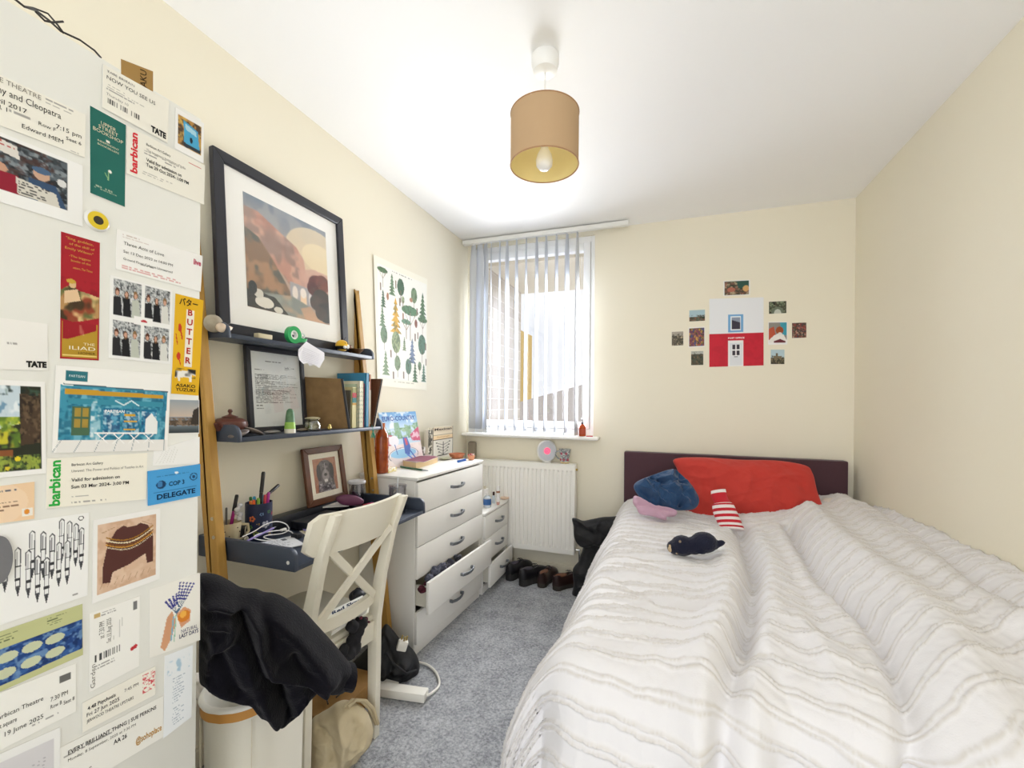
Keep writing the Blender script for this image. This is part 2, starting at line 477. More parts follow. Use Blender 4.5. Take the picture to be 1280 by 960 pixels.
bx('ceiling', (XL - .2, YN, ZC, XR + .2, YB + .15, ZC + .15), ceilm, bev=0, **S)
bx('wall_left', (XL - .15, YN, 0, XL, YB + .15, ZC), wallm, bev=0, **S)
bx('wall_right', (XR, YN, 0, XR + .15, YB + .15, ZC), wallm, bev=0, **S)
# back wall with the window opening
WX0, WX1, WZ0, WZ1 = -1.49, -.495, 1.03, 2.50
w = B(); y0, y1 = YB, YB + .14
w.box(XL, y0, 0, XR, y1, WZ0); w.box(XL, y0, WZ1, XR, y1, ZC); w.box(XL, y0, WZ0, WX0, y1, WZ1); w.box(WX1, y0, WZ0, XR, y1, WZ1)
w.obj('wall_back', wallm, smooth=False, **S)
sk = lambda nm, c: bx(nm, c, M('skirting_paint', '#ece4cf', .4), bev=.006, **S)
sk('baseboard_back', (XL, YB - .016, 0, XR, YB - .0005, .068)); sk('baseboard_left', (XL + .0005, YN, 0, XL + .016, YB - .02, .068)); sk('baseboard_right', (XR - .016, YN, 0, XR - .0005, YB - .02, .068))
# window
wy0, wy1 = YB + .015, YB + .075
fr = B(); t = .03
for c in ((WX0, wy0, WZ0, WX0 + t, wy1, WZ1), (WX1 - t, wy0, WZ0, WX1, wy1, WZ1), (WX0 + t, wy0, WZ0, WX1 - t, wy1, WZ0 + .045), (WX0 + t, wy0, WZ1 - .045, WX1 - t, wy1, WZ1)): fr.box(*c, bev=.004)
win = fr.obj('window_1', upvc, **S)
s_ = B(); a, b_, c_, d_ = WX0 + t + .003, WX1 - t - .003, WZ0 + .048, WZ1 - .048; q = .05
for c in ((a, wy0 - .012, c_, a + q, wy1 - .01, d_), (b_ - q, wy0 - .012, c_, b_, wy1 - .01, d_), (a + q, wy0 - .012, c_, b_ - q, wy1 - .01, c_ + q), (a + q, wy0 - .012, d_ - q - .01, b_ - q, wy1 - .01, d_)): s_.box(*c, bev=.005)
s_.obj('window_sash', upvc, win)
B().box(a + q - .004, wy0 + .02, c_ + q - .004, b_ - q + .004, wy0 + .026, d_ - q - .006).obj('window_pane', glass_mat('window_glass', fac=.04), win, smooth=False)
g = B().box(b_ - .03, wy0 - .024, 1.60, b_ - .012, wy0 - .012, 1.66, .003); g.box(b_ - .028, wy0 - .04, 1.545, b_ - .014, wy0 - .024, 1.64, .005); g.obj('window_handle', upvc, win)
sill = B().box(XL + .001, YB - .105, WZ0 - .028, -.447, YB - .0008, WZ0 - .003, .011, seg=3); sill.box(WX0 + .001, YB - .02, WZ0 - .024, WX1 - .001, wy0 - .001, WZ0 - .0005)
sill.obj('window_sill', trimm, win)

# outside, seen through the glass
brick = M('pale_brick', '#c9bfae', .9)
nt = brick.node_tree; bt = nt.nodes.new('ShaderNodeTexBrick'); tc_ = nt.nodes.new('ShaderNodeTexCoord'); mp_ = nt.nodes.new('ShaderNodeMapping')
mp_.inputs['Rotation'].default_value = (PI / 2, 0, PI / 2); nt.links.new(tc_.outputs['Object'], mp_.inputs['Vector']); nt.links.new(mp_.outputs[0], bt.inputs['Vector'])
bt.inputs['Scale'].default_value = 5; bt.inputs['Color1'].default_value = (*hexc('#bfb5a7'), 1); bt.inputs['Color2'].default_value = (*hexc('#aea193'), 1); bt.inputs['Mortar'].default_value = (*hexc('#cfc9c1'), 1); bt.inputs['Mortar Size'].default_value = .015
nt.links.new(bt.outputs['Color'], nt.nodes['Principled BSDF'].inputs['Base Color'])
bx('balcony_side_wall', (-1.75, 3.42, -.5, -1.44, 4.35, 2.42), brick, bev=0, smooth=False, label='pale brick side wall of the recess outside the window', cat='outside wall')
bx('balcony_soffit', (-1.75, 3.42, 2.42, 1.2, 4.40, 2.62), M('soffit_render', '#cdc4b2', .8), bev=0, smooth=False, label='beige overhanging slab above the outside of the window', cat='overhang')
hb = thing('neighbouring_house', 'grey roofed brick house seen low through the window', 'house', (-3.2, 12.6, -3))
B().prism([(-3.0, 0), (1.6, 0), (1.6, 3.75), (-3.0, 3.75)], 0, 4, AX((-3.2, 12, -3), (1, 0, 0), (0, 0, 1), (0, 1, 0))).obj('house_wall', M('house_brick', '#857a6d', .9, var=(3, '#94897c')), hb, smooth=False)
B().prism([(-3.1, 3.65), (1.75, 4.95), (1.75, 3.65)], -.1, 4.1, AX((-3.2, 12, -3), (1, 0, 0), (0, 0, 1), (0, 1, 0))).obj('roof', M('house_roof', '#77716c', .9), hb, smooth=False)
for i, x in enumerate((-4.6, -3.2, -2.5)):
    wv = B().box(x, 11.96, -.55, x + .5, 12.0, .15).obj('window', M('house_window', '#e9edf0', .4), hb, smooth=False)
bx('tall_building', (-6.75, 18, -3, -6.05, 20, 4.45), M('yellow_render', '#a98f55', .8), bev=0, smooth=False, label='narrow yellow building rising behind the house outside', cat='building')

# vertical blind
vb = thing('vertical_blind', 'white vertical slat blind hanging in front of the window', 'blind', (-.9, 3.1, WZ0))
B().box(XL + .01, 3.075, 2.494, -.25, 3.115, 2.526, .003).box(-1.5, 3.10, 2.512, -.26, 3.14, 2.53).obj('head_rail', M('blind_rail', '#eeeeea', .4), vb)
slm = M('blind_fabric', '#dfe3ea', .8, transl=.15, bump=(200, .1, .0005))
sl_px = [(591, 62), (599, 70), (606, 55), (613, 20), (624, 12), (633, 6), (645, 4), (657, 2), (670, 0), (682, 0), (695, -2), (708, -4), (721, -6)]
for i, (px, ang) in enumerate(sl_px):
    c = P(px, 420, 'Y', 3.095); a = math.radians(ang + 3 * math.sin(i * 2.1)); d = Vector((-math.sin(a), math.cos(a), 0)); nn = Vector((d.y, -d.x, 0))
    bq = B(); hw = .0445; rows = 10; vs = []; z0, z1 = WZ0 + .028, 2.488
    for k in range(rows + 1):
        z = z0 + (z1 - z0) * k / rows
        for j in range(7):
            u_ = (j / 6 * 2 - 1); tw = math.radians(3 * math.sin(i + k * .4)); dd = d * math.cos(tw) + nn * math.sin(tw)
            taper = 1 if k < rows else .55
            vs.append(Vector((c.x, c.y, z)) + dd * (u_ * hw * taper) + nn * (.004 * (1 - u_ * u_)))
    bq.add(vs, [(k * 7 + j, k * 7 + j + 1, (k + 1) * 7 + j + 1, (k + 1) * 7 + j) for k in range(rows) for j in range(6)])
    so = bq.obj('slat', slm, vb); md = so.modifiers.new('t', 'SOLIDIFY'); md.thickness = .0008
    h_ = B().box(c.x - .004, c.y - .006, 2.486, c.x + .004, c.y + .006, 2.5); h_.obj('slat_hook', upvc, so)
    wb = B().box(-.043, -.0018, 0, .043, .0018, .026, T=AX((c.x, c.y, WZ0 + .002 + .004), d, nn, (0, 0, 1))); wb.obj('slat_weight', M('weight_plastic', '#dfe3e8', .5), so)
B().tube([P(727, 320, 'Y', 3.08), P(728, 400, 'Y', 3.08), P(727, 500, 'Y', 3.08), P(729, 530, 'Y', 3.08)], .0015, 5).obj('cord', upvc, vb)

# radiator
rx0, rx1, rz0, rz1, ry = -1.40, -.607, .175, .82, 3.10
rad = thing('radiator', 'white panel radiator on the wall under the window', 'radiator', ((rx0 + rx1) / 2, 3.15, rz0))
rm = M('radiator_enamel', '#f3f1ea', .35)
n = 24; V = []; steps = []
xs = np.linspace(rx0 + .012, rx1 - .012, n * 8 + 1)
zs = [rz0, rz0 + .035, rz0 + .05, rz1 - .055, rz1 - .04, rz1]
ph = (xs - xs[0]) / (xs[-1] - xs[0]) * n
groove = np.where(np.abs((ph % 1) - .5) < .2, .010, 0.0)
b_ = B(); V = []
for k, z in enumerate(zs):
    for x, g_ in zip(xs, groove): V.append((x, ry + (g_ if 2 <= k <= 3 else 0), z))
Wn = len(xs); b_.add(V, [(k * Wn + j, k * Wn + j + 1, (k + 1) * Wn + j + 1, (k + 1) * Wn + j) for k in range(len(zs) - 1) for j in range(Wn - 1)])
b_.box(rx0 + .012, ry + .012, rz0, rx1 - .012, ry + .03, rz1); b_.obj('front_panel', rm, rad, angle=25)
B().box(rx0 + .012, YB - .045, rz0, rx1 - .012, YB - .03, rz1, .002).obj('back_panel', rm, rad)
gr = B().box(rx0, ry - .004, rz1, rx1, YB - .028, rz1 + .006, .002)
gr.obj('top_grille', rm, rad)
for x in (rx0, rx1 - .012): B().box(x, ry - .004, rz0 + .0, x + .012, YB - .028, rz1, .002).obj('side_panel', rm, rad)
B().tube([(rx1 - .001, 3.13, rz1 - .035), (rx1 + .014, 3.13, rz1 - .035)], .008, 10).obj('bleed_valve', M('brass', '#b29a58', .3, 1), rad)
B().tube([(rx1 + .0, 3.14, rz0 + .03), (rx1 + .03, 3.14, rz0 + .03), (rx1 + .03, 3.14, rz0 - .01), (rx1 + .03, 3.14, .003)], .008, 10).obj('valve_pipe', M('chrome', '#d0d0d0', .2, 1), rad)
for x in (rx0 + .1, rx1 - .1): B().box(x - .012, YB - .031, rz0 + .05, x + .012, YB - .0008, rz1 - .05).obj('bracket', rm, rad)

# camera
cam = bpy.data.cameras.new('camera'); co = bpy.data.objects.new('camera', cam); COL.objects.link(co)
cam.sensor_fit = 'HORIZONTAL'; cam.sensor_width = 36; cam.lens = 36 * CF / 1280
cam.shift_y = (CY0 - 480) / 1280; cam.clip_start = .02
co.matrix_world = AX(CC, RR, UU, -FW)
SC.camera = co

# ---------- light: overcast sky, unseen near half brightened as added fill through the open end ----------
wd = bpy.data.worlds.new('sky'); SC.world = wd; wd.use_nodes = True; nt = wd.node_tree; N = nt.nodes; L = nt.links
bg = N['Background']; tcw = N.new('ShaderNodeTexCoord'); sp = N.new('ShaderNodeSeparateXYZ'); L.new(tcw.outputs['Generated'], sp.inputs[0])
mr = N.new('ShaderNodeMapRange'); mr.inputs['From Min'].default_value = -.5; mr.inputs['From Max'].default_value = .3; mr.inputs['To Min'].default_value = 2.7; mr.inputs['To Max'].default_value = .86
L.new(sp.outputs['Y'], mr.inputs['Value']); L.new(mr.outputs[0], bg.inputs['Strength'])
cn = N.new('ShaderNodeTexNoise'); cn.inputs['Scale'].default_value = 4; cn.inputs['Detail'].default_value = 5; L.new(tcw.outputs['Generated'], cn.inputs['Vector'])
cr = N.new('ShaderNodeValToRGB'); cr.color_ramp.elements[0].position = .35; cr.color_ramp.elements[0].color = (.80, .84, .92, 1); cr.color_ramp.elements[1].position = .65; cr.color_ramp.elements[1].color = (1, 1, 1, 1)
L.new(cn.outputs['Fac'], cr.inputs[0]); L.new(cr.outputs[0], bg.inputs['Color'])
def area(name, loc, rot, sx, sy, power, col=(1, 1, 1)):
    l = bpy.data.lights.new(name, 'AREA'); l.shape = 'RECTANGLE'; l.size = sx; l.size_y = sy; l.energy = power; l.color = col
    o = bpy.data.objects.new(name, l); COL.objects.link(o); o.location = loc; o.rotation_euler = rot; return o
area('window_daylight', ((WX0 + WX1) / 2 + .05, YB - .006, 1.62), (-PI / 2, 0, 0), .86, 1.05, 32, (.95, .97, 1)).data.spread = 2.3
SC.view_settings.view_transform = 'Standard'; SC.view_settings.look = 'None'; SC.view_settings.gamma = 1; SC.view_settings.use_curve_mapping = False
SC.view_settings.exposure = 0.0
SC.cycles.use_denoising = True
SC.cycles.max_bounces = 10; SC.cycles.diffuse_bounces = 6; SC.cycles.transparent_max_bounces = 24
# ================= pendant lamp =================
lx, ly = -.425, 1.54
pl = thing('pendant_lamp', 'tan drum pendant lampshade hanging from the white ceiling', 'lamp', (lx, ly, ZC))
B().lathe([(0, -.062), (.03, -.062), (.043, -.056), (.047, -.035), (.05, -.03), (.05, -.0006), (0, -.0006)], (lx, ly, ZC), 40).obj('ceiling_rose', M('rose_plastic', '#f1f1ef', .35), pl)
B().tube([(lx, ly, ZC - .06), (lx, ly, 2.25)], .0035, 8).obj('flex', M('rose_plastic'), pl)
sh0, sh1, sr = 2.135, 2.322, .124
B().lathe([(sr, sh0), (sr, sh1), (sr - .0015, sh1), (sr - .0015, sh0), (sr, sh0)], (lx, ly, 0), 72).obj('lamp_shade', M('shade_outside', '#c9a983', .85, bump=(260, .25, .0006), transl=.15), pl)
B().lathe([(sr - .002, sh0 + .002), (sr - .002, sh1 - .002)], (lx, ly, 0), 72).obj('shade_lining', M('shade_lining', '#efdc9c', .6), pl)
for z in (sh0, sh1): B().tube([(lx + sr * math.cos(t * PI / 32), ly + sr * math.sin(t * PI / 32), z) for t in range(64)], .0022, 6, closed=True).obj('shade_rim', M('shade_edge', '#a87e55', .7), pl)
sp_ = B()
for k in range(3):
    t = k * 2 * PI / 3 + .4; sp_.tube([(lx + .02 * math.cos(t), ly + .02 * math.sin(t), 2.24), (lx + sr * math.cos(t), ly + sr * math.sin(t), sh1 - .002)], .0015, 5)
sp_.tube([(lx + .02 * math.cos(t * PI / 12), ly + .02 * math.sin(t * PI / 12), 2.24) for t in range(24)], .0018, 5, closed=True)
sp_.obj('shade_spider', M('rose_plastic'), pl)
B().lathe([(.019, 2.255), (.019, 2.215), (.016, 2.21), (0, 2.21)], (lx, ly, 0), 24).obj('lamp_holder', M('rose_plastic'), pl)
B().lathe([(.013, 2.215), (.015, 2.195), (.026, 2.175), (.031, 2.155), (.029, 2.135), (.018, 2.122), (0, 2.117)], (lx, ly, 0), 28).obj('bulb', M('bulb_glass', '#f2f0ec', .25), pl)

# ================= tall white cupboard side carrying the papers =================
FX = -.905; FYE = .632; FZT = 1.846
wardrobe = thing('wardrobe', 'tall white wardrobe covered with tickets and postcards at left edge of photo', 'wardrobe', ((XL + FX) / 2, .2, 0))
wm = M('white_laminate', '#e9e9e3', .4, bump=(30, .05, .001))
bx('side_panel', (FX - .018, -.28, 0, FX, FYE, FZT), wm, wardrobe, bev=.0015)
bx('far_panel', (XL + .02, FYE - .018, 0, FX - .019, FYE, FZT), wm, wardrobe, bev=.0015)
bx('top_panel', (XL + .02, -.28, FZT - .02, FX - .019, FYE - .019, FZT), wm, wardrobe, bev=.0015)
bx('near_panel', (XL + .02, -.28, 0, FX - .019, -.262, FZT - .021), wm, wardrobe, bev=.0015)
cb = B(); pts = [P(20, 0, 'X', FX - .03), P(30, 8, 'X', FX - .03), P(45, 13, 'X', FX - .04), P(62, 26, 'X', FX - .05), P(76, 39, 'X', FX - .04), P(100, 50, 'X', FX - .04), P(118, 63, 'X', FX - .04), P(126, 72, 'X', FX - .05)]
cb.tube([P(-30, -35, 'X', FX - .03)] + pts, .0017, 6)
cb.tube([P(30, 8, 'X', FX - .03), P(42, 10, 'X', FX - .05), P(60, 17, 'X', FX - .05), P(72, 31, 'X', FX - .04), P(80, 42, 'X', FX - .04)], .0014, 6)
cb.tube([P(44, 14, 'X', FX - .03), P(56, 26, 'X', FX - .03), P(66, 28, 'X', FX - .03), P(79, 27, 'X', FX - .03)], .0016, 6)
cb.obj('cable', M('black_cable', '#2b2724', .5), label='thin dark cable trailing over the top edge of the white wardrobe', cat='cable')

# ================= chests of drawers =================
lam = M('drawer_laminate', '#efede8', .42); edge = M('drawer_edge', '#dcd8cb', .5); hm = M('drawer_handle', '#868a90', .28, .85)
dark = M('drawer_gap', '#3a3532', .9)
def handle(p, y, z, x, L=.134):
    h = B(); pts = [(x, y - L / 2, z), (x + .018, y - L / 2 + .004, z), (x + .026, y - L / 4, z - .003), (x + .029, y, z - .004), (x + .026, y + L / 4, z - .003), (x + .018, y + L / 2 - .004, z), (x, y + L / 2, z)]
    for (a, b) in zip(pts[1:-2], pts[2:-1]): h.bar(a, b, .006, .016, (0, 0, 1), .002)
    for q in (pts[0], pts[-1]):
        s = 1 if q is pts[0] else -1; h.box(x, q[1] - .001 if s > 0 else q[1] - .012, z - .008, x + .021, q[1] + .012 if s > 0 else q[1] + .001, z + .008, .002)
    return h.obj('handle', hm, p)
def chest(label, x, y0, y1, zt, cuts, openings, group, rot=0):
    t = thing('chest_of_drawers', label, 'chest of drawers', ((XL + x) / 2, (y0 + y1) / 2, 0), group=group)
    xb = XL + .022; xi = x - .017
    bx('side_panel', (xb, y0, 0, xi, y0 + .016, zt - .0165), lam, t); bx('side_panel', (xb, y1 - .016, 0, xi, y1, zt - .0165), lam, t)
    bx('top_panel', (xb, y0 - .004, zt - .016, x + .002, y1 + .004, zt), lam, t, bev=.003)
    bx('back_panel', (xb, y0 + .017, .02, xb + .006, y1 - .017, zt - .017), edge, t)
    bx('plinth', (x - .035, y0 + .0165, 0, xi - .002, y1 - .0165, cuts[-1] - .004), lam, t)
    bx('inner_rail', (xi - .04, y0 + .0165, cuts[0] + .004, xi - .02, y1 - .0165, zt - .0165), dark, t, bev=0)
    for i in range(len(cuts) - 1):
        z1, z0 = cuts[i] - .002, cuts[i + 1] + .002; op = openings.get(i, 0)
        xf = x + op
        d = bx('drawer_front', (xf - .016, y0 + .003, z0, xf, y1 - .003, z1), lam, t, bev=.0015)
        db = B(); xo = xf - .017; ys, ye = y0 + .03, y1 - .03; zb = z0 + .02; zt_ = z1 - .035
        db.box(xo - .31, ys, zb, xo, ys + .012, zt_); db.box(xo - .31, ye - .012, zb, xo, ye, zt_); db.box(xo - .31, ys + .012, zb, xo - .3, ye - .012, zt_); db.box(xo - .3, ys + .012, zb, xo, ye - .012, zb + .005)
        db.obj('drawer_box', edge, d)
        handle(d, (y0 + y1) / 2 + (.02 if y1 - y0 > .6 else .02), (z0 + z1) / 2 + .005, xf)
    t.rotation_euler = (0, 0, rot)
    return t
DX = -1.133
chest('tall white chest of five drawers with its fourth drawer open', DX, 1.885, 2.622, .892, [.868, .705, .546, .385, .223, .062], {3: .068}, 'white chests of drawers', -.046)
chest('low white three drawer chest between the tall chest and radiator', -1.108, 2.642, 3.085, .538, [.518, .362, .205, .052], {2: .038}, 'white chests of drawers')

# ================= ladder desk =================
nav = M('slate_blue_paint', '#3c4453', .42, bump=(40, .06, .001)); wd_ = M('honey_wood', '#c49a50', .45, var=(3.5, '#a87c38', .3), stretch=(14, 14, 1.2), bump=(20, .05, .001))
desk = thing('ladder_desk', 'navy ladder desk with honey wood legs leaning on the wall', 'desk', (-1.35, 1.48, 0))
def leg(ya, yb, ztop=1.84):
    xf = lambda z: -1.270 - .128 * z
    cl_ = XL + .004; zc = (-cl_ - 1.270 - .058) / .128
    poly = [(xf(0), 0), (xf(ztop - .02), ztop - .02), (xf(ztop) - .010, ztop), (cl_, ztop), (cl_, zc), (xf(0) - .058, 0)]
    return B().prism([(x, z) for x, z in poly], ya, yb, AX((0, 0, 0), (1, 0, 0), (0, 0, 1), (0, 1, 0)), bev=.003).obj('leg', wd_, desk, smooth=False)
L1 = leg(1.020, 1.050); L2 = leg(1.842, 1.872)
for lg, y in ((L1, 1.019), (L2, 1.841)):
    for z in (.82, .88, .10): B().tube([(-1.284 - .125 * z, y - .001, z), (-1.284 - .125 * z, y + .002, z)], .006, 10).obj('screw_cap', M('screw_steel', '#b9b3a4', .35, .8), lg)
def tray(name, x, zb, h, y0=1.056, y1=1.840, xb=XL + .006, rear=.03, r=.03):
    b = B(); b.box(xb, y0 + .016, zb, x, y1 - .016, zb + .016, .002)
    pass
    b.box(xb, y0 + .016, zb + .016, xb + .012, y1 - .016, zb + .016 + rear, .003)
    arc = [(x - r + r * math.sin(t), zb + h - r + r * math.cos(t)) for t in np.linspace(0, PI / 2, 7)]
    poly = [(xb, zb), (xb, zb + h)] + arc + [(x + .002, zb)]
    for ya in (y0, y1 - .0165): b.prism(poly, ya, ya + .0165, AX((0, 0, 0), (1, 0, 0), (0, 0, 1), (0, 1, 0)), bev=.003)
    return b.obj(name, nav, desk)
SH1, SH2, DK = 1.478, 1.128, .733
tray('shelf', -1.385, SH1, .055, rear=.02, r=.035)
tray('shelf', -1.33, SH2, .058, rear=.02, r=.035)
dtop = tray('desktop', -1.085, DK, .072, rear=.03, r=.03)
bo = B()
bo.tube([(-1.11, 1.0575, DK + .028), (-1.11, 1.055, DK + .028)], .006, 12); bo.obj('screw_cap', M('screw_white', '#dcdcd8', .4), dtop)
bx('cable_box', (XL + .02, 1.074, DK + .017, XL + .075, 1.822, DK + .07), M('box_black', '#23252b', .4), desk, bev=.004)

# ================= dining chair =================
cwm = M('chair_cream_paint', '#ece7d8', .4, bump=(25, .06, .0015), var=(6, '#e6e0ce', .25))
ch = thing('dining_chair', 'cream wooden cross-back chair pulled up to the navy desk', 'chair', (-1.05, 1.235, 0), math.radians(174))
def rleg(y):
    prof = [(.018, 0), (.020, .25), (.022, .45), (-.008, .62), (-.058, .80), (-.118, .925)]
    fr_ = [(x, z) for x, z in prof]; bk_ = [(x - w, z) for (x, z), w in zip(prof, (.036, .042, .046, .042, .036, .028))]
    return B().prism(fr_ + bk_[::-1], y - .0135, y + .0135, AX((0, 0, 0), (1, 0, 0), (0, 0, 1), (0, -1, 0)), bev=.003).obj('leg', cwm, ch, w=False)
for y in (.155, -.155): rleg(y)
def curved(z0, z1, xc0, hw, depth, th, name, rx=0, lean=0):
    b = B(); n_ = 16; V = []
    for i in range(n_ + 1):
        u = i / n_ * 2 - 1; y = u * hw; x = xc0 - depth * (1 - u * u)
        e = 0
        if rx and abs(u) > 1 - rx / hw: e = rx - math.sqrt(max(0, rx * rx - (abs(y) - (hw - rx)) ** 2))
        for (xx, zz) in ((x, z0 + e), (x + th, z0 + e), (x + th + lean * .0, z1 - e), (x, z1 - e)):
            V.append((xx - lean * (zz - z0) / (z1 - z0), y, zz))
    F = []
    for i in range(n_):
        for k in range(4): F.append((i * 4 + k, i * 4 + (k + 1) % 4, (i + 1) * 4 + (k + 1) % 4, (i + 1) * 4 + k))
    F += [(0, 1, 2, 3), tuple(n_ * 4 + k for k in (3, 2, 1, 0))]
    b.add(V, F); return b.obj(name, cwm, ch, w=False, angle=50)
curved(.79, .925, -.050, .202, .045, .020, 'top_rail', rx=.022, lean=.045)
curved(.515, .555, -.008, .143, .028, .02, 'lower_rail')
def xb(ya, yb, off):
    pts = [(-.016 + off, ya, .545), (-.045 + off, ya * .5 + yb * .5, .675), (-.080 + off, yb, .812)]
    b = B(); P_ = []
    for i in range(13):
        t = i / 12; a, c, d = [Vector(q) for q in pts]; P_.append(a * (1 - t) ** 2 + c * 2 * t * (1 - t) + d * t * t)
    for a, c in zip(P_, P_[1:]): b.bar(a, c + (c - a) * .08, .026, .012, (1, 0, 0))
    return b.obj('cross_brace', cwm, ch, w=False, smooth=False)
xb(-.138, .138, .006); xb(.138, -.138, -.006)
seat = [(-.005, .165), (.0, .19), (.20, .205), (.34, .21), (.385, .195), (.405, .15), (.412, 0)]
seat = seat + [(x, -y) for x, y in seat[-2::-1]]
B().prism(seat[::-1], .447, .468, bev=.006).obj('seat', M('chair_seat_paint', '#d9d4c5', .45), ch, w=False)
ap = B(); ap.box(.01, .150, .375, .36, .170, .446, .003); ap.box(.01, -.170, .375, .36, -.150, .446, .003); ap.box(.34, -.15, .375, .36, .15, .446, .003); ap.box(-.012, -.141, .375, .006, .141, .446, .003)
ap.obj('seat_frame', cwm, ch, w=False)
for y in (.163, -.163): B().prism([(-.019, -.019), (.019, -.019), (.019, .019), (-.019, .019)], 0, .375, AX((.345, y, 0), (1, 0, 0), (0, 1, 0), (0, 0, 1)), bev=.004).obj('leg', cwm, ch, w=False)

# ================= bed =================
bed = thing('double_bed', 'double bed with a dark plum upholstered headboard', 'bed', (.38, 2.1, 0))
BX0, BX1, BY0, BY1 = -.285, 1.055, 1.2, 3.10
bx('headboard', (-.268, 3.115, .22, 1.032, 3.185, .934), M('plum_fabric', '#4a2d36', .8, bump=(300, .3, .0006), sheen=.2), bed, bev=.008)
bx('divan_base', (BX0 + .02, BY0 + .02, .05, BX1 - .01, BY1, .32), M('divan_fabric', '#d8d3ca', .8), bed, bev=.02)
bx('mattress', (BX0 + .01, BY0 + .01, .322, BX1 - .005, BY1, .53), M('mattress_fabric', '#f1efea', .8), bed, bev=.05)
for x in (BX0 + .1, BX1 - .1):
    for y in (BY0 + .1, BY1 - .1): B().tube([(x, y, 0), (x, y, .05)], .025, 14).obj('foot', M('castor_black', '#2a2a2a', .5), bed)

# duvet: a draped sheet with tufted double lines
rs = np.random.RandomState(5)
na, nb = 430, 760
def profile(pts, L, flat_to, n):
    """rounded edge profile: pts (position, height below the top) from the hem up, then flat to flat_to"""
    p = np.array(pts, float)
    for _ in range(4):
        q = np.empty((2 * len(p), 2)); q[0::2][:-1] = p[:-1] * .75 + p[1:] * .25; q[1::2][:-1] = p[:-1] * .25 + p[1:] * .75
        p = np.vstack([p[:1], q[:-2], p[-1:]])
    p = np.vstack([p, [[flat_to, 0]]]); cum = np.concatenate([[0], np.cumsum(np.hypot(*np.diff(p, axis=0).T))])
    a = np.linspace(0, cum[-1], n); return a, np.interp(a, cum, p[:, 0]), np.interp(a, cum, p[:, 1])
A, xa, dza = profile([(-.41, -.57), (-.415, -.45), (-.40, -.33), (-.348, -.20), (-.285, -.07), (-.23, -.005), (-.14, 0)], 0, 1.083, na)
Bb, yb, dzb = profile([(1.02, -.56), (1.03, -.40), (1.06, -.25), (1.10, -.10), (1.18, -.02), (1.34, 0)], 0, 3.10, nb)
X, Y = np.meshgrid(xa, yb); DA, DB = np.meshgrid(dza, dzb); AA, BBm = np.meshgrid(A, Bb)
DM = -np.hypot(DA, DB); DM = np.maximum(DM, -.585)
# rounded plan corner
top = .615 + .13 * np.clip((X - .25) / .75, 0, 1) ** 1.2 * np.clip((Y - 1.0) / .5, .35, 1)
top -= .05 * np.exp(-((X - 1.085) / .06) ** 2) * (Y > 2.9)
def wl(px, z=.66): p = P(px[0], px[1], 'Z', z); return p.x, p.y
def fold(pts, wdt, h):
    q = [wl(p) for p in pts]; d = np.min([seg_d(X, Y, q[i], q[i + 1]) for i in range(len(q) - 1)], 0); return h * np.exp(-(d / wdt) ** 2)
H = np.zeros_like(X)
for f_ in [  # creases and ridges, traced in the photo and laid on the bed
    ([(925, 650), (943, 700), (938, 750), (918, 800), (895, 870), (888, 950)], .035, -.072),
    ([(890, 660), (915, 700), (905, 760), (880, 820), (860, 890)], .06, .045),
    ([(960, 680), (955, 760), (950, 810), (915, 870)], .045, .022),
    ([(985, 655), (1030, 720), (1085, 770), (1115, 810), (1150, 880), (1165, 960)], .028, -.058),
    ([(1010, 648), (1060, 700), (1120, 750), (1180, 810), (1260, 900)], .07, .055),
    ([(940, 720), (990, 770), (1040, 800), (1090, 850), (1130, 930)], .04, .018),
    ([(1080, 640), (1150, 690), (1220, 745), (1290, 790)], .03, -.03),
    ([(1050, 640), (1110, 690), (1180, 740), (1270, 800)], .05, .02),
    ([(760, 700), (830, 740), (900, 745)], .03, -.014), ([(700, 780), (800, 800), (880, 790)], .03, .010), ([(760, 660), (800, 680), (900, 700)], .04, .012),
    ([(960, 800), (1000, 850), (1010, 900)], .025, -.018), ([(850, 830), (800, 880), (790, 950)], .03, -.012),
    ([(1180, 700), (1230, 760), (1290, 850)], .05, -.012), ([(960, 660), (1000, 720), (1030, 780)], .03, -.014),
    ([(930, 760), (960, 830), (1010, 900), (1050, 960)], .025, -.016), ([(1000, 760), (1060, 850), (1090, 930)], .022, .012),
]: H += fold(*f_)
def wav(s, n):
    o = 0
    for k in range(n):
        ph = rs.rand(4) * 6.28; s2 = s * (1 + .5 * k)
        o = o + np.sin(X * s2 * (.6 + .8 * rs.rand()) + ph[0] + 1.3 * np.sin(Y * s2 * .7 + ph[1])) * np.sin(Y * s2 * (.6 + .8 * rs.rand()) + ph[2] + 1.3 * np.sin(X * s2 * .8 + ph[3]))
    return o / n
puffy = np.clip(1 + DM / .3, .4, 1)
H += .006 * np.sin(Y * 62 + 2.5 * np.sin(X * 7 + 1) + 2 * np.sin(Y * 9)) * np.clip((.35 - X) / .3, 0, 1) * (.5 + .5 * np.sin(X * 8 + Y * 5)) + .007 * wav(9, 3) + .0035 * wav(24, 4) + .0016 * wav(60, 4)
# tufted double lines: rows follow the cloth; the right half is pulled askew
w1 = wl((945, 760)); sk_ = np.clip((X - .10) / .35, 0, 1); sk2 = np.clip((X - .45) / .5, 0, 1)
Sx = BBm + .03 * wav(4, 2) + .13 * sk_ ** 1.3 - .30 * sk2 ** 1.4 - .05 * np.clip(.05 - X, 0, .5) + .010 * wav(22, 3) + .0025 * wav(90, 3)
per = .078; phs = (Sx / per) % 1
jit = .75 + .25 * np.sin(AA * 420 + 3 * np.sin(AA * 130 + Sx * 50)) + .0
R_ = np.exp(-((phs - .40) / .062) ** 2) + np.exp(-((phs - .62) / .062) ** 2)
H += .0088 * R_ * jit + .0028 * wav(38, 4)
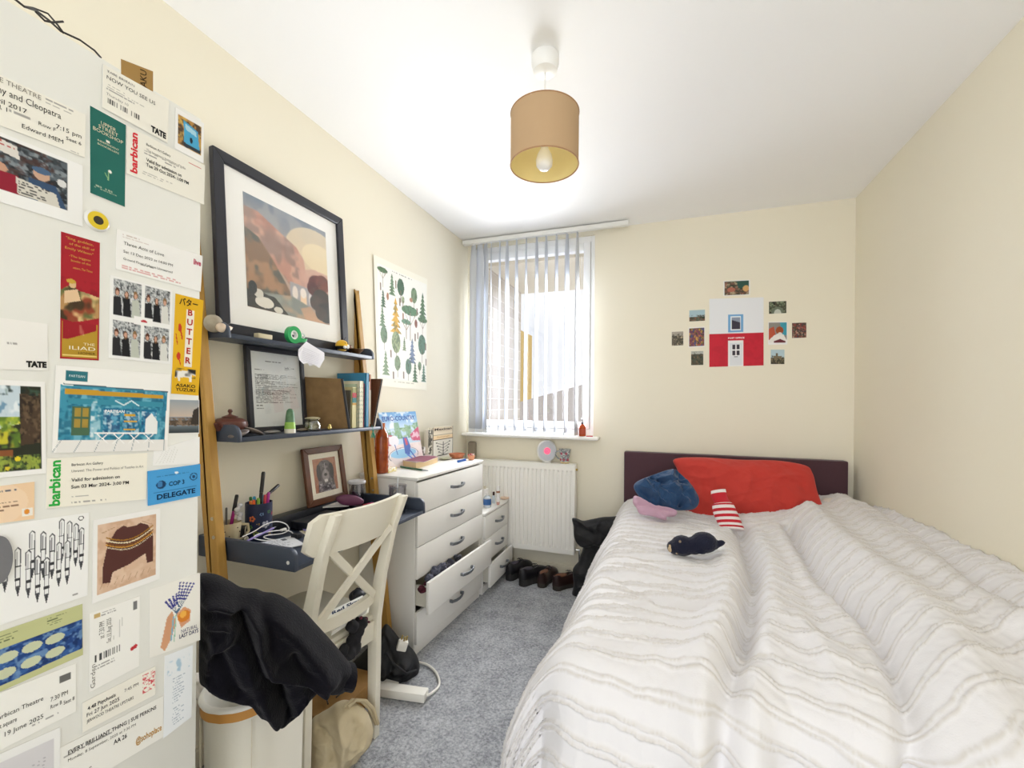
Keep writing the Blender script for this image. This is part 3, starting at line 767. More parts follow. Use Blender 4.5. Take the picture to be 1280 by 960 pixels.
# outward push on the hanging sides
Z = np.maximum(top + DM + H * np.clip(1 + DM / .12, 0, 1), .02)
side = np.clip(-DA / .15, 0, 1); foot = np.clip(-DB / .15, 0, 1)
Xo = X - side * (H * .9 + .008 * np.sin(BBm * 11 + .6)) + foot * side * .02 - side * .045 * np.clip((1.55 - Y) / .45, 0, 1)
Yo = Y - foot * (H * 1.2 + .02 * np.sin(AA * 9)) + foot * side * .05
cs = (side * foot) ** 1; Xo += cs * .03; Yo += cs * .04
me = bpy.data.meshes.new('duvet')
co_ = np.stack([Xo, Yo, Z], -1).reshape(-1, 3); co_[:, 0] = np.minimum(co_[:, 0], XR - .003)
i_, j_ = np.meshgrid(np.arange(nb - 1), np.arange(na - 1), indexing='ij'); q = (i_ * na + j_).ravel()
fc = np.stack([q, q + 1, q + na + 1, q + na], 1)
me.from_pydata(co_.tolist(), [], fc.tolist()); me.polygons.foreach_set('use_smooth', [True] * len(fc))
dm = M('duvet_cotton', '#e0deda', .9, bump=(240, .35, .0012), sheen=.1)
_nt = dm.node_tree; _a = _nt.nodes.new('ShaderNodeAttribute'); _a.attribute_name = 'tuft_shade'; _x = _nt.nodes.new('ShaderNodeMix'); _x.data_type = 'RGBA'
_x.inputs['A'].default_value = (*hexc('#e3e1e2'), 1); _x.inputs['B'].default_value = (*hexc('#d3cec8'), 1)  # tuft rows in warmer grey thread, ridge shading put into that colour
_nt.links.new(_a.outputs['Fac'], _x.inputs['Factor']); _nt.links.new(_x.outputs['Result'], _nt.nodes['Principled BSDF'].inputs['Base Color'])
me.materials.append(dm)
_t = me.attributes.new('tuft_shade', 'FLOAT', 'POINT'); _t.data.foreach_set('value', np.clip((R_ * (.7 + .3 * np.sin(AA * 300 + 4 * np.sin(AA * 90 + Sx * 60)))), 0, 1).ravel())
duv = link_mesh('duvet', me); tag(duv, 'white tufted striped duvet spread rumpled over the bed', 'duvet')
md = duv.modifiers.new('s', 'SOLIDIFY'); md.thickness = .012; md.offset = -1
# ================= papers on the wardrobe side =================
FN = (1, 0, 0)
_lift = [0]
def wp(name, q, art, texts, label, cat, lift=.0006, **k):
    """q: the four corners (TL,TR,BR,BL) read off the photo, laid on the wardrobe side"""
    return sheet(name, [P(x, y, 'X', FX + lift) for x, y in q], FN, art, texts, label=label, cat=cat, **k)
CRM = '#f1eee3'; BK = '#2b2a2c'; GY = '#8f8d8a'; RD = '#c8343c'
b1 = dict(bold=.022)
def tk(w, h, bg=CRM, seed=1): return Art(w, h, bg, seed)

a = tk(110, 60, seed=2).rect(0, .9, 1, .905, '#cfcabd'); a.dashes(.62, .04, .97, .2, 2, GY); a.dashes(.30, .60, .62, .72, 1, GY); a.dashes(.86, .95, .98, 1, 1, GY)
wp('theatre_ticket', [(-42, 74), (107, 143.5), (105.6, 197), (-42, 141)], a, [('SHAKESPEARE THEATRE', .58, .14, .10, '#8b867d', dict(al='r', sx=.9)), ('Antony and Cleopatra', .76, .36, .14, BK, dict(al='r', wid=.70)), ('April 2017', .46, .56, .10, BK, dict(al='r')), ('DOOR 1', .30, .68, .09, BK, dict(al='r')), ('Row F', .56, .68, .08, BK), ('7:15 pm', .96, .60, .10, BK, dict(al='r')), ('Seat 6', .96, .76, .08, BK, dict(al='r')), ('Edward MEM', .42, .88, .09, BK)],
   'cream theatre ticket reading and Cleopatra at top left of the wardrobe', 'ticket', group=None)

def people(w, h, bg, seed, n=4):
    a = Art(w, h, bg, seed); a.mottle(None, ['#1f2427', '#c9c6c0', '#5a5f63', '#e8e6e2'], 22, .8); return a
a = Art(90, 90, '#f3f3f1', 4); m = a.box(-1, .06, .84, .82)
a.put(m, '#3a4046'); a.mottle(m, ['#202428', '#9aa3a8', '#606a72', '#4a3330'], 14, .8); a.poly([(0, .05), (.35, .12), (.38, .3), (0, .22)], '#ded9d2'); a.dashes(.02, .1, .33, .2, 2, '#b0383a', .5)
a.ell(.18, .5, .09, .08, '#c79a80'); a.poly([(0, .55), (.36, .55), (.38, .84), (0, .84)], '#8f1f33'); a.poly([(.02, .25), (.09, .22), (.14, .45), (.08, .48)], '#c79a80')
a.ell(.58, .40, .08, .09, '#c9a58d'); a.ell(.58, .34, .09, .05, '#4b6685'); a.poly([(.46, .5), (.72, .5), (.83, .82), (.45, .82)], '#38506f')
a.poly([(.34, .56), (.72, .62), (.76, .82), (.36, .80)], '#d7d3c8'); a.dashes(.37, .60, .72, .80, 5, '#333333', .55); a.ell(.78, .42, .05, .06, '#dddddd')
a.rect(.84, 0, 1, 1, '#f3f3f1'); a.rect(0, 0, 1, .05, '#f3f3f1'); a.rect(0, .82, 1, 1, '#f3f3f1')
wp('postcard', [(-32, 152), (103, 207), (103, 283.5), (-32, 243)], a, [], 'white bordered colour postcard of demonstrators holding placards', 'postcard')

a = Art(50, 110, '#23695f', 5)
a.ell(.55, .655, .05, .018, '#f2efe6'); a.line(.52, .665, .50, .76, .025, '#9fc08a'); a.line(.42, .70, .50, .75, .03, '#7fae7a'); a.dashes(.12, .88, .9, .93, 2, '#d7d2b8', .4); a.rect(.44, .295, .54, .325, '#e9e6da')
wp('bookmark', [(112, 132), (157, 156.5), (155.7, 258.7), (112.4, 241)], a, [('UPPER', .5, .15, .042, '#e7dfc2', dict(al='c', wid=.42)), ('STREET', .5, .20, .042, '#e7dfc2', dict(al='c', wid=.55)), ('BOOKSHOP', .5, .255, .042, '#e7dfc2', dict(al='c', wid=.84)), ('INDEPENDENT', .5, .36, .022, '#e7dfc2', dict(al='c', wid=.6)), ('BOOKSELLERS', .5, .40, .022, '#e7dfc2', dict(al='c', wid=.6))],
   'dark green bookshop bookmark with a small white flower', 'bookmark')

a = Art(30, 30, '#a5824a', 6)
wp('gold_card', [(150.6, 73.7), (191, 89.4), (191, 122), (151, 104)], a, [('OTAKU', .78, .10, .24, '#3b2c17', dict(rot=90, bold=.01, al='r'))], 'small gold card poking above the top edge of the wardrobe', 'card', lift=.0003)
a = tk(90, 70, seed=7); a.dashes(.06, .10, .6, .14, 1, GY); a.dashes(.05, .40, .65, .56, 3, GY, .35); a.bars(.04, .72, .55, .84, 60, '#4b4a48')
wp('gallery_ticket', [(128.6, 80), (211, 126), (209, 178.8), (127.3, 134)], a, [('TATE BRITAIN', .05, .14, .06, GY), ('NOW YOU SEE US', .05, .29, .085, BK), ('Thursday 10', .05, .66, .06, GY), ('TATE', .72, .93, .13, BK, dict(bold=.06, wid=.25))],
   'cream gallery ticket with TATE printed in its lower right corner', 'ticket', lift=.0014)
a = tk(100, 70, seed=8); a.dashes(.2, .34, .7, .44, 2, GY, .4); a.dashes(.18, .8, .6, .9, 2, GY, .3); a.rect(.76, .12, .94, .14, RD)
wp('gallery_ticket', [(158.4, 157), (256, 207), (254.6, 256), (158, 216.7)], a, [('barbican', .115, .93, .13, '#d8343f', dict(rot=90, bold=.035, wid=.86)), ('Barbican Art Gallery', .22, .22, .06, BK, dict(wid=.3)), ('The Imaginary Institution of India', .22, .34, .06, GY, dict(wid=.5)), ('Valid for admission on', .22, .56, .075, BK, dict(bold=.02, wid=.45)), ('Tue 29 Oct 2024- 1:00 PM', .22, .67, .075, BK, dict(bold=.02, wid=.55))],
   'gallery ticket with barbican in red letters up its side', 'ticket', lift=.0008)
a = Art(50, 60, '#f4f3f1', 9); m = a.box(.1, .13, .9, .84); a.put(m, '#b98b4a'); a.mottle(m, ['#3b2f2b', '#d8b45c'], 7, .8); a.poly([(.28, .2), (.78, .3), (.86, .8), (.3, .72)], '#4aa5cf'); a.poly([(.34, .26), (.72, .33), (.74, .45), (.35, .4)], '#a8d4e6'); a.ell(.55, .6, .05, .07, '#26303a'); a.rect(.3, .74, .88, .82, '#2f3943')
wp('instant_photo', [(219, 134), (254.6, 154.4), (254, 204.5), (218.3, 185.5)], a, [], 'small instant photo with blue picture at the wardrobe top right', 'photo')

bc = P(120.8, 276, 'X', FX); bd = thing('pin_badge', 'round yellow pin badge beneath the dark green bookmark', 'badge', bc)
T_ = AX(bc, (0, 1, 0), (0, 0, 1), (1, 0, 0))
B().lathe([(0, .005), (.010, .005), (.0165, .0035), (.018, .001), (.018, 0)], (0, 0, 0), 32, T_).obj('badge_face', M('badge_yellow', '#e3c62f', .3), bd) if False else None
bq = B(); bq.mat(M('badge_white', '#d9d7cf', .3)).lathe([(.0145, .0046), (.0165, .0035), (.018, .001), (.018, 0)], bc, 32, T_.to_3x3().to_4x4())
bq.mat(M('badge_yellow', '#e3c62f', .3)).lathe([(.007, .0053), (.0145, .0046)], bc, 32, T_.to_3x3().to_4x4()); bq.mat(M('badge_dark', '#3a342c', .3)).lathe([(0, .0056), (.007, .0053)], bc, 32, T_.to_3x3().to_4x4()); bq.obj('badge_face', None, bd)

a = Art(60, 180, '#a81f2c', 10); a.mottle(a.box(0, .35, 1, .72), ['#7d1420'], 10, .5)
m = a.pm([(0, .46), (.25, .40), (.45, .44), (.7, .45), (1, .47), (1, .64), (.6, .68), (.3, .70), (0, .68)]); a.put(m, '#b98f5c'); a.mottle(m, ['#5c6a3c', '#e2c38a', '#8a3a26', '#3d3320'], 8, .9)
a.ell(.30, .40, .09, .03, '#d9b78a'); a.ell(.26, .375, .12, .018, '#caa23e'); a.poly([(.1, .46), (.42, .43), (.5, .52), (.1, .56)], '#e3c39c'); a.rect(.04, .70, .96, .985, '#b8922f'); m = a.box(.06, .70, .92, .84); a.put(m & (a.Y < .84 - (a.X - .2) * .12), '#9c1b27'); a.mottle(a.box(.2, .72, .6, .80), ['#dcb489'], 8, .9); a.rect(.06, .965, .94, .975, '#e9cf7b')
T1 = '#d9a94e'
wp('bookmark', [(75.8, 289.3), (124.6, 303.6), (123.2, 450.7), (74.5, 448)], a, [('"Sing, goddess,', .12, .045, .02, T1, dict(wid=.7)), ('of the skill of', .2, .085, .02, T1, dict(wid=.65)), ('Emily Wilson"', .10, .125, .02, T1, dict(wid=.72)), ('-The biggest', .2, .18, .018, T1, dict(wid=.55)), ('books of the', .25, .215, .018, T1, dict(wid=.5)), ('season, The Times', .30, .27, .018, T1, dict(wid=.5)), ('THE', .88, .882, .022, '#f0e2b8', dict(al='r', wid=.3)), ('ILIAD', .9, .922, .03, '#f4ecd0', dict(al='r', wid=.68)), ('HOMER', .9, .957, .02, '#4d3713', dict(al='r', wid=.45))],
   'tall red bookmark reading THE ILIAD above a gold panel', 'bookmark')
a = tk(110, 60, '#f5f4f1', 11); a.dashes(.06, .08, .42, .2, 2, '#c9b8b0', .4); a.dashes(.04, .86, .96, .97, 2, '#d08080', .5, .6); a.dashes(.25, .7, .5, .78, 1, GY, .4)
wp('ticket', [(145.7, 286), (253.3, 320), (250.5, 364.6), (144.4, 336)], a, [('Three Acts of Love', .07, .34, .085, BK, dict(wid=.44)), ('Sat 13 Dec 2023 at 14:00 PM', .07, .54, .07, BK, dict(wid=.55)), ('Ground Floor Cabaret Unreserved', .07, .72, .06, BK, dict(wid=.55)), ('live', .88, .30, .15, '#b8345a', dict(wid=.1, bold=.03))],
   'white ticket with small pink live mark above the photo strip sheet', 'ticket')
a = Art(90, 96, '#f1f1ef', 12)
for k, (x, y) in enumerate(((.045, .03), (.53, .03), (.045, .53), (.53, .53))):
    m = a.box(x, y, x + .43, y + .435); a.put(m, '#8f9496'); a.mottle(m, ['#e4e6e6', '#2a2c30', '#d2d4d4'], 40, .8)
    for j, (dx, hc, bc_) in enumerate(((.06, '#5a3523', '#26262a'), (.2, '#6b4a30', '#1b1b1f'), (.34, '#8a6a45', '#bfc4b8' if k % 2 == 0 else '#dcdcd6'))):
        a.poly([(x + dx - .05, y + .435), (x + dx - .055, y + .22), (x + dx + .05, y + .2), (x + dx + .08, y + .435)], bc_); a.ell(x + dx, y + .15 + .02 * (j == 1), .034, .05, hc); a.ell(x + dx, y + .165, .022, .032, '#cfa18a')
a.rect(.37, .44, .67, .545, '#f4f3f1'); a.ell(.53, .49, .05, .02, '#c02c3a'); a.rect(.46, .50, .6, .53, '#f4f3f1')
wp('photo_booth_print', [(137.6, 343.7), (215.3, 363.2), (212.6, 455.3), (135.4, 447.2)], a, [], 'sheet of four party photos of women before silver tinsel', 'photo')
a = Art(44, 140, '#e6b41f', 13); a.rect(.40, .13, .68, .715, '#f4efe2')
a.ell(.2, .33, .06, .04, '#c63a26'); a.line(.2, .3, .3, .44, .05, '#c63a26'); a.line(.08, .4, .14, .5, .03, '#c63a26'); a.ell(.2, .62, .07, .04, '#c63a26'); a.line(.18, .6, .28, .7, .04, '#c63a26')
a.poly([(.12, .77), (.7, .75), (.86, .765), (.84, .80), (.72, .79), (.7, .87), (.62, .87), (.6, .82), (.3, .83), (.3, .87), (.22, .87), (.2, .83), (.1, .84)], '#f1eee6'); a.mottle(a.box(.1, .74, .86, .83), ['#1d1c1c'], 9, .95)
K_ = '#241d12'
wp('bookmark', [(218.9, 366.8), (254, 375.4), (247.8, 494.6), (213.5, 491.9)], a, [('バター', .14, .095, .06, K_, dict(wid=.66, bold=.02))] + [(c, .54, .19 + i * .098, .062, '#b9362a', dict(al='c', bold=.03)) for i, c in enumerate('BUTTER')] + [('ASAKO', .5, .925, .032, K_, dict(al='c', wid=.72, bold=.02)), ('YUZUKI', .5, .967, .032, K_, dict(al='c', wid=.72, bold=.02))],
   'yellow bookmark with BUTTER in red letters and a cow', 'bookmark')
a = tk(70, 50, '#f1efea', 14); a.dashes(.45, .45, .62, .55, 1, GY, .4)
wp('gallery_card', [(-40, 392), (59, 405), (59.6, 463.5), (-40, 460)], a, [('TATE', .70, .93, .115, '#242424', dict(wid=.28, bold=.07))], 'blank cream card with TATE in the corner at left edge', 'card')

a = Art(150, 110, '#f6f5f1', 15)   # shopfront drawing
a.line(.06, .21, .97, .235, .012, '#3a5f70'); a.poly([(.04, .22), (.97, .24), (.96, .93), (.04, .93)], '#3f93ae'); m = a.box(.04, .24, .96, .92); a.mottle(m, ['#2a7896', '#79b9cc', '#1f6580'], 16, .8)
a.poly([(.07, .26), (.93, .28), (.93, .33), (.07, .33)], '#c99a2f'); a.rect(.10, .37, .93, .44, '#3b8fa6'); a.line(.55, .43, .62, .37, .012, '#cfe6ec'); a.line(.62, .37, .69, .43, .012, '#cfe6ec'); a.line(.48, .38, .55, .43, .012, '#cfe6ec')
a.rect(.13, .46, .27, .80, '#4b6c52'); [a.rect(x, y, x + .05, y + .1, '#a98f3f') for x in (.15, .21) for y in (.48, .61)]; a.mottle(a.box(.28, .36, .36, .9), ['#e8f1f3', '#9fcbd8'], 16, .9)
for x in (.38, .55, .72): a.rect(x, .47, x + .15, .80, '#1f6d93'); a.mottle(a.box(x, .5, x + .15, .80), ['#7cc0dd', '#2b4f77', '#dceef3'], 22, .7)
a.rect(.56, .62, .68, .64, '#d8a82f'); a.rect(.56, .54, .66, .56, '#d8a82f'); a.rect(.56, .72, .67, .74, '#d8a82f'); a.poly([(.76, .6), (.82, .52), (.88, .62), (.88, .78), (.76, .78)], '#eef0ee')
a.rect(.03, .86, .98, 1, '#eceae6')
for i in range(7): a.line(.06 + i * .15, .86, .0 + i * .16, 1, .005, '#8c9aa0')
for x in (.33, .47, .61, .75): a.line(x, .78, x + .1, .9, .008, '#f7f7f5'); a.line(x + .1, .78, x, .9, .008, '#f7f7f5'); a.line(x - .01, .775, x + .12, .775, .012, '#f7f7f5')
a.rect(.07, .05, .24, .17, '#2c7480')
wp('illustration_print', [(70, 456.3), (213.5, 468), (209, 563), (64.5, 566)], a, [('PARTISAN', .155, .125, .03, '#dfeff0', dict(al='c', wid=.12)), ('PARTISAN', .475, .525, .035, '#f2f6f6', dict(al='c', wid=.17, bold=.02))], 'large drawing of a turquoise shopfront with folding chairs outside', 'picture', lift=.0016)
a = Art(80, 100, '#f3f2ef', 16); m = a.box(-1, .06, .93, .94); a.put(m, '#2b2f23'); a.poly([(0, .06), (.62, .06), (.62, .45), (0, .55)], '#c7d7e0'); a.mottle(a.box(0, .06, .6, .38), ['#5b87a8', '#eef4f7'], 10, .8); a.mottle(a.box(0, .38, .62, .7), ['#d8cf3a', '#8fa83a', '#5c7a2e'], 9, .9)
a.poly([(.6, .14), (.92, .12), (.92, .66), (.62, .68)], '#4a3a2c'); a.mottle(a.box(.6, .14, .92, .66), ['#2a221b', '#6e5a44'], 16, .8); a.mottle(a.box(.3, .06, .92, .16), ['#1d2a26', '#3f5a4a'], 10); a.rect(0, .72, .5, .80, '#8a5330'); a.mottle(a.box(0, .78, .92, .94), ['#5f7a3a', '#23261c', '#a8b84a'], 18, .8); a.ell(.57, .82, .05, .025, '#e3cf2e'); a.ell(.42, .91, .04, .02, '#d7c53a')
a.rect(.93, 0, 1, 1, '#f3f2ef'); a.rect(0, 0, 1, .06, '#f3f2ef'); a.rect(0, .94, 1, 1, '#f3f2ef')
wp('postcard', [(-30, 473), (56, 477.4), (57.4, 591.7), (-30, 600)], a, [], 'white bordered photo of a glasshouse garden at left edge', 'postcard')
a = Art(44, 50, '#efeeea', 17); m = a.box(.02, .02, .98, .97); a.put(m, '#8d98a3'); a.grad(.02, .02, .98, .5, '#9aa3ab', '#c9b7a6'); a.rect(.02, .6, .98, .75, '#4b4238'); a.mottle(a.box(.02, .52, .98, .76), ['#5c4c3e', '#8a7460'], 12); a.grad(.02, .76, .98, .97, '#6f7a80', '#2c3337'); a.poly([(.8, .3), (1, .2), (1, .72), (.7, .72)], '#3a322c')
wp('photo_print', [(211, 499), (248.7, 500), (248.7, 542), (210, 543)], a, [], 'small photo of a harbour at dusk under the yellow bookmark', 'photo')
a = tk(60, 36, '#f3f3f1', 18)
for i in range(6): a.line(.05 + i * .07, .9, .2 + i * .06, .15 + .1 * (i % 2), .012, '#e2e2de')
wp('embossed_card', [(191.8, 563), (249.2, 546), (249.2, 579.5), (191, 582)], a, [], 'plain white embossed card just above the blue delegate badge', 'card', lift=.0004)
a = tk(120, 64, '#f4f0e2', 19); a.dashes(.22, .80, .5, .86, 1, GY, .3); a.dashes(.22, .92, .62, .98, 1, GY, .3); a.rect(.74, .02, .92, .03, '#58b86a')
wp('gallery_ticket', [(58.2, 573.3), (184, 566), (182, 624), (57, 635.6)], a, [('barbican', .115, .965, .16, '#35b04b', dict(rot=90, bold=.035, wid=.92)), ('Barbican Art Gallery', .215, .18, .055, BK, dict(wid=.3)), ('Unravel: The Power and Politics of Textiles in Art', .215, .31, .055, GY, dict(wid=.74)), ('Valid for admission on', .215, .50, .07, BK, dict(wid=.48, bold=.015)), ('Sun 03 Mar 2024- 3:00 PM', .215, .64, .07, BK, dict(wid=.58, bold=.015))],
   'gallery ticket with barbican in green letters up its side', 'ticket', lift=.0009)
a = Art(70, 60, '#4aa0dc', 20); a.ell(.52, .16, .035, .04, '#e9f1f6'); a.ell(.23, .45, .09, .12, '#1d3f66'); a.ell(.21, .43, .05, .09, '#3f80b8'); a.ell(.86, .36, .08, .12, '#1f4a74'); a.ell(.86, .36, .06, .09, '#4aa0dc'); a.ell(.86, .36, .03, .05, '#1f4a74'); a.dashes(.15, .20, .9, .24, 1, '#1e5280', .5); a.rect(.1, .66, .92, .67, '#2b6ba3')
wp('delegate_badge', [(184.2, 589), (249.7, 580), (249.7, 619.6), (184.7, 632.3)], a, [('COP 3', .52, .53, .13, '#0f2b4d', dict(al='c', wid=.3, bold=.02)), ('DELEGATE', .52, .87, .15, '#0f2b4d', dict(al='c', wid=.74, bold=.03))], 'bright blue plastic conference badge reading DELEGATE', 'badge', thick=.0016, edge='#3e93d0', lift=.0008)
a = Art(60, 44, '#f0cfa8', 21); a.ell(.3, .5, .6, .6, '#f6dcc0', .6); a.dashes(.1, .35, .75, .75, 4, '#6f4d3a', .35); a.dashes(.45, .12, .9, .2, 1, '#33405c', .7); a.dashes(.1, .88, .5, .96, 1, '#b05040', .4); a.rect(.80, .68, .97, .90, '#f4efe6'); a.ell(.88, .78, .05, .07, '#e0902f')
wp('train_ticket', [(-44, 613), (42.8, 602), (42.5, 648.5), (-44, 660)], a, [], 'peach coloured printed ticket at left edge below the garden postcard', 'ticket')
# pens drawing
a = Art(150, 150, '#f4f4f2', 22)
for (x, y) in ((.12, .17), (.25, .25), (.40, .10), (.52, .13), (.62, .17), (.73, .02), (.82, .06), (.90, .10), (.97, .16), (.36, .30), (.46, .38), (.56, .42), (.70, .28), (.80, .28)):
    L_ = .52; wv = .034; x -= .06
    a.poly([(x - wv, y + .03), (x, y), (x + wv, y + .03), (x + wv * .8, y + L_ * .8), (x, y + L_), (x - wv * .8, y + L_ * .8)], '#55565a'); a.poly([(x - wv * .7, y + .04), (x, y + .015), (x + wv * .7, y + .04), (x + wv * .5, y + L_ * .78), (x - wv * .5, y + L_ * .78)], '#eeeeee')
    a.line(x - wv * .2, y + .05, x - wv * .2, y + L_ * .4, .008, '#77787c'); a.rect(x - wv, y + L_ * .38, x + wv, y + L_ * .40, '#333336'); a.rect(x - wv * .9, y + L_ * .62, x + wv * .9, y + L_ * .68, '#3a3a3e'); a.line(x, y + L_ * .82, x, y + L_ * .97, .014, '#303034')
a.ell(.90, .055, .035, .028, '#222222'); a.ell(.90, .055, .026, .019, '#f4f4f2'); a.dashes(.80, .93, .92, .96, 1, GY, .6)
wp('pen_print', [(-2, 657), (111, 640.4), (109, 744), (-2, 782)], a, [], 'white print of many silver fountain pens standing in rows', 'picture')
a = Art(16, 60, '#6f6f6d', 23)
dsc = P(-4, 700, 'X', FX); B().lathe([(0, .003), (.034, .003), (.035, .0015), (.035, 0)], (0, 0, 0), 40, AX((0, 0, 0), (0, .42, 0), (0, 0, 1), (1, 0, 0))).obj('coaster', M('grey_felt', '#77777a', .9, bump=(150, .4, .001)), w=False, label='grey round felt coaster cut off by the photo edge', cat='coaster').location = dsc + Vector((.0028, 0, 0))
a = Art(110, 120, '#f2f1ee', 24); m = a.box(.06, .07, .93, .92); a.put(m, '#d8b79c'); a.mottle(m, ['#c9a386', '#e3c7ae'], 8, .7)
for i in range(8): a.line(.1 + i * .1, .86, .14 + i * .1, .79, .008, '#b08a6c')
a.line(.12, .18, .3, .14, .008, '#b08a6c'); a.line(.7, .13, .86, .2, .008, '#b08a6c')
a.poly([(.20, .33), (.32, .18), (.42, .14), (.48, .17), (.62, .17), (.68, .15), (.80, .20), (.88, .34), (.89, .72), (.79, .72), (.76, .58), (.52, .66), (.27, .70), (.24, .82), (.13, .80), (.13, .62)], '#56302a')
for y, c_ in ((.27, '#a0701f'), (.305, '#e6d9b6'), (.335, '#7a4a22'), (.36, '#c99236'), (.39, '#e9dfc2')):
    for i in range(60):
        t = i / 59; x = .18 + .70 * t; yy = y + .10 * math.sin(PI * t) - .02 - .03 * t
        if i % 2 or c_ != '#e9dfc2': a.ell(x, yy, .007, .009, c_)
wp('knitting_print', [(116.2, 650), (200, 635), (199.4, 723.4), (115, 754.6)], a, [], 'white bordered photo of a brown patterned yoke jumper', 'postcard')
a = Art(110, 80, '#c3c691', 25); m = a.pm([(0, .30), (1, .30), (1, .86), (0, .92)]); a.put(m, '#20417f'); a.mottle(m, ['#16305f', '#3f6aa8', '#7fa3c9'], 14, .75)
for x, y in ((.47, .46), (.70, .47), (.46, .72), (.70, .72), (.24, .47), (.22, .73)): a.ell(x, y, .10, .085, '#c9cfae')
a.dashes(.12, .08, .36, .22, 3, '#4f5a3c', .4); a.dashes(.62, .06, .82, .22, 4, '#4f5a3c', .35)
wp('exhibition_card', [(-26, 798), (102.7, 754.6), (103.4, 818.4), (-26, 876)], a, [], 'olive and navy card printed with pale green discs', 'card', lift=.0012)
a = tk(60, 110, '#f2f1ec', 26); a.rect(.08, .03, .2, .09, '#c9ad72'); a.dashes(.22, .04, .6, .1, 2, GY, .5); a.bars(.1, .56, .58, .66, 40, '#3c3c3c'); a.dashes(.1, .7, .5, .78, 2, GY, .4); a.ell(.85, .70, .045, .03, '#c0323a'); a.ell(.91, .69, .045, .03, '#c0323a'); a.rect(.86, .05, .94, .17, '#777777')
for i in range(5): a.line(.42 + i * .05, .16, .40 + i * .06, .46, .008, '#c9c9c4')
wp('ticket', [(112, 767), (174.6, 744.7), (173.6, 832.5), (111.6, 865)], a, [('Sat 10 Aug 2025', .40, .47, .05, '#777570', dict(rot=90, wid=.32)), ('at 7:30 PM', .27, .38, .06, '#777570', dict(rot=90, wid=.22)), ('Garden', .10, .97, .05, '#777570', dict(rot=90, wid=.30))], 'white ticket with barcode and tiny red heart', 'ticket')
a = Art(64, 86, '#f0eee7', 27)
for i in range(9):
    x = .30 + .07 * i; a.line(.52, .50, x, .10 + .02 * abs(i - 4) + (.08 if i < 4 else -.05), .012, '#4f6a86')
    for k in range(6): a.ell(.52 + (x - .52) * (.5 + k * .1), .50 + ((.10 + .02 * abs(i - 4) + (.08 if i < 4 else -.05)) - .50) * (.5 + k * .1), .025, .014, '#3a3d8c')
a.poly([(.20, .90), (.32, .50), (.42, .42), (.50, .60), (.42, .80), (.28, .98)], '#d39d78'); a.poly([(.50, .50), (.66, .42), (.8, .50), (.78, .66), (.60, .72)], '#dda27c'); a.ell(.66, .56, .13, .085, '#d9822b'); a.ell(.64, .53, .07, .05, '#efb14a'); a.line(.45, .52, .40, .85, .03, '#7fb3c9'); a.line(.5, .5, .46, .88, .02, '#8fc3a9')
wp('postcard', [(186.7, 737), (249.7, 715.6), (249.7, 800), (186.7, 822.6)], a, [('NATURAL', .60, .80, .055, '#3d3f66', dict(wid=.34)), ('LAST DAYS', .56, .87, .06, '#3d3f66', dict(wid=.40, bold=.02))], 'postcard of hands holding blue lavender and an orange fruit', 'postcard')
a = tk(100, 56, '#f2efe4', 28); a.mottle(a.box(.80, .1, .99, .75), ['#cf3d45'], 30, .9)
wp('theatre_ticket', [(102.7, 878.6), (194, 832.5), (194, 868), (102.7, 915.8)], a, [('4.48 Psychosis', .06, .34, .13, BK, dict(wid=.36, bold=.015)), ('7:45 PM', .54, .36, .11, BK, dict(wid=.2)), ('Fri 27 Jun 2025', .05, .55, .13, BK, dict(wid=.42, bold=.01)), ('JERWOOD THEATRE UPSTAIRS', .05, .75, .11, BK, dict(wid=.62))], 'cream theatre ticket with a red patch at its right end', 'ticket', lift=.0012)
a = tk(120, 64, '#f1f0ea', 29); a.dashes(.05, .22, .5, .28, 1, GY, .5)
wp('theatre_ticket', [(72, 936), (203.7, 869.7), (203.7, 921), (72, 1000)], a, [('EVERY BRILLIANT THING | SUE PERKINS', .08, .22, .085, BK, dict(wid=.84, bold=.015)), ('Monday, 8 September, 2025 at 7:30 PM', .08, .36, .06, '#55534f', dict(wid=.62)), ('AA 26', .48, .52, .10, BK, dict(wid=.13, bold=.02)), ('STALLS', .10, .80, .10, BK, dict(wid=.18)), ('@sohoplace', .98, .80, .15, '#b98a3a', dict(al='r', wid=.28, bold=.02))],
   'white theatre ticket reading EVERY BRILLIANT THING near the photo bottom', 'ticket', lift=.0006)
a = Art(40, 90, '#eef2f6', 30); a.mottle(a.box(.1, .09, .9, .28), ['#9dbfd6'], 12, .8); a.dashes(.3, .33, .75, .95, 18, '#7b8ea3', .3, .7)
wp('bookmark', [(205.5, 820), (240.9, 806), (239, 896), (203.7, 923)], a, [('VINCENT VAN GOGH', .5, .055, .028, '#6c86a4', dict(al='c', wid=.8))] if False else [], 'pale blue bookmark with fine print at the wardrobe lower right', 'bookmark')
a = tk(90, 64, '#f2f1eb', 31); a.rect(.80, .14, .94, .27, '#6a6a68'); a.dashes(.5, .84, .95, .92, 1, GY, .3)
wp('theatre_ticket', [(-24, 875), (94.6, 829), (94.6, 889), (-24, 950)], a, [('Barbican Theatre', .62, .46, .085, BK, dict(al='r', wid=.50)), ('Hamlet square', .34, .62, .085, BK, dict(al='r', wid=.30)), ('19 June 2025', .62, .80, .085, BK, dict(al='r', wid=.40)), ('7:30 PM', .70, .56, .09, BK, dict(wid=.2)), ('Row B', .70, .70, .08, BK, dict(wid=.13)), ('Seat 8', .85, .74, .08, BK, dict(wid=.13))],
   'white theatre ticket reading 7:30 PM at left edge of photo', 'ticket')
a = Art(60, 60, '#f0f0ee', 32); m = a.box(-1, .12, .9, 2); a.put(m, '#d7d5d8')
for i in range(7): a.line(.1 + i * .05, .5 + .03 * i, .8, .35 + .05 * i, .006, '#a9a7ad')
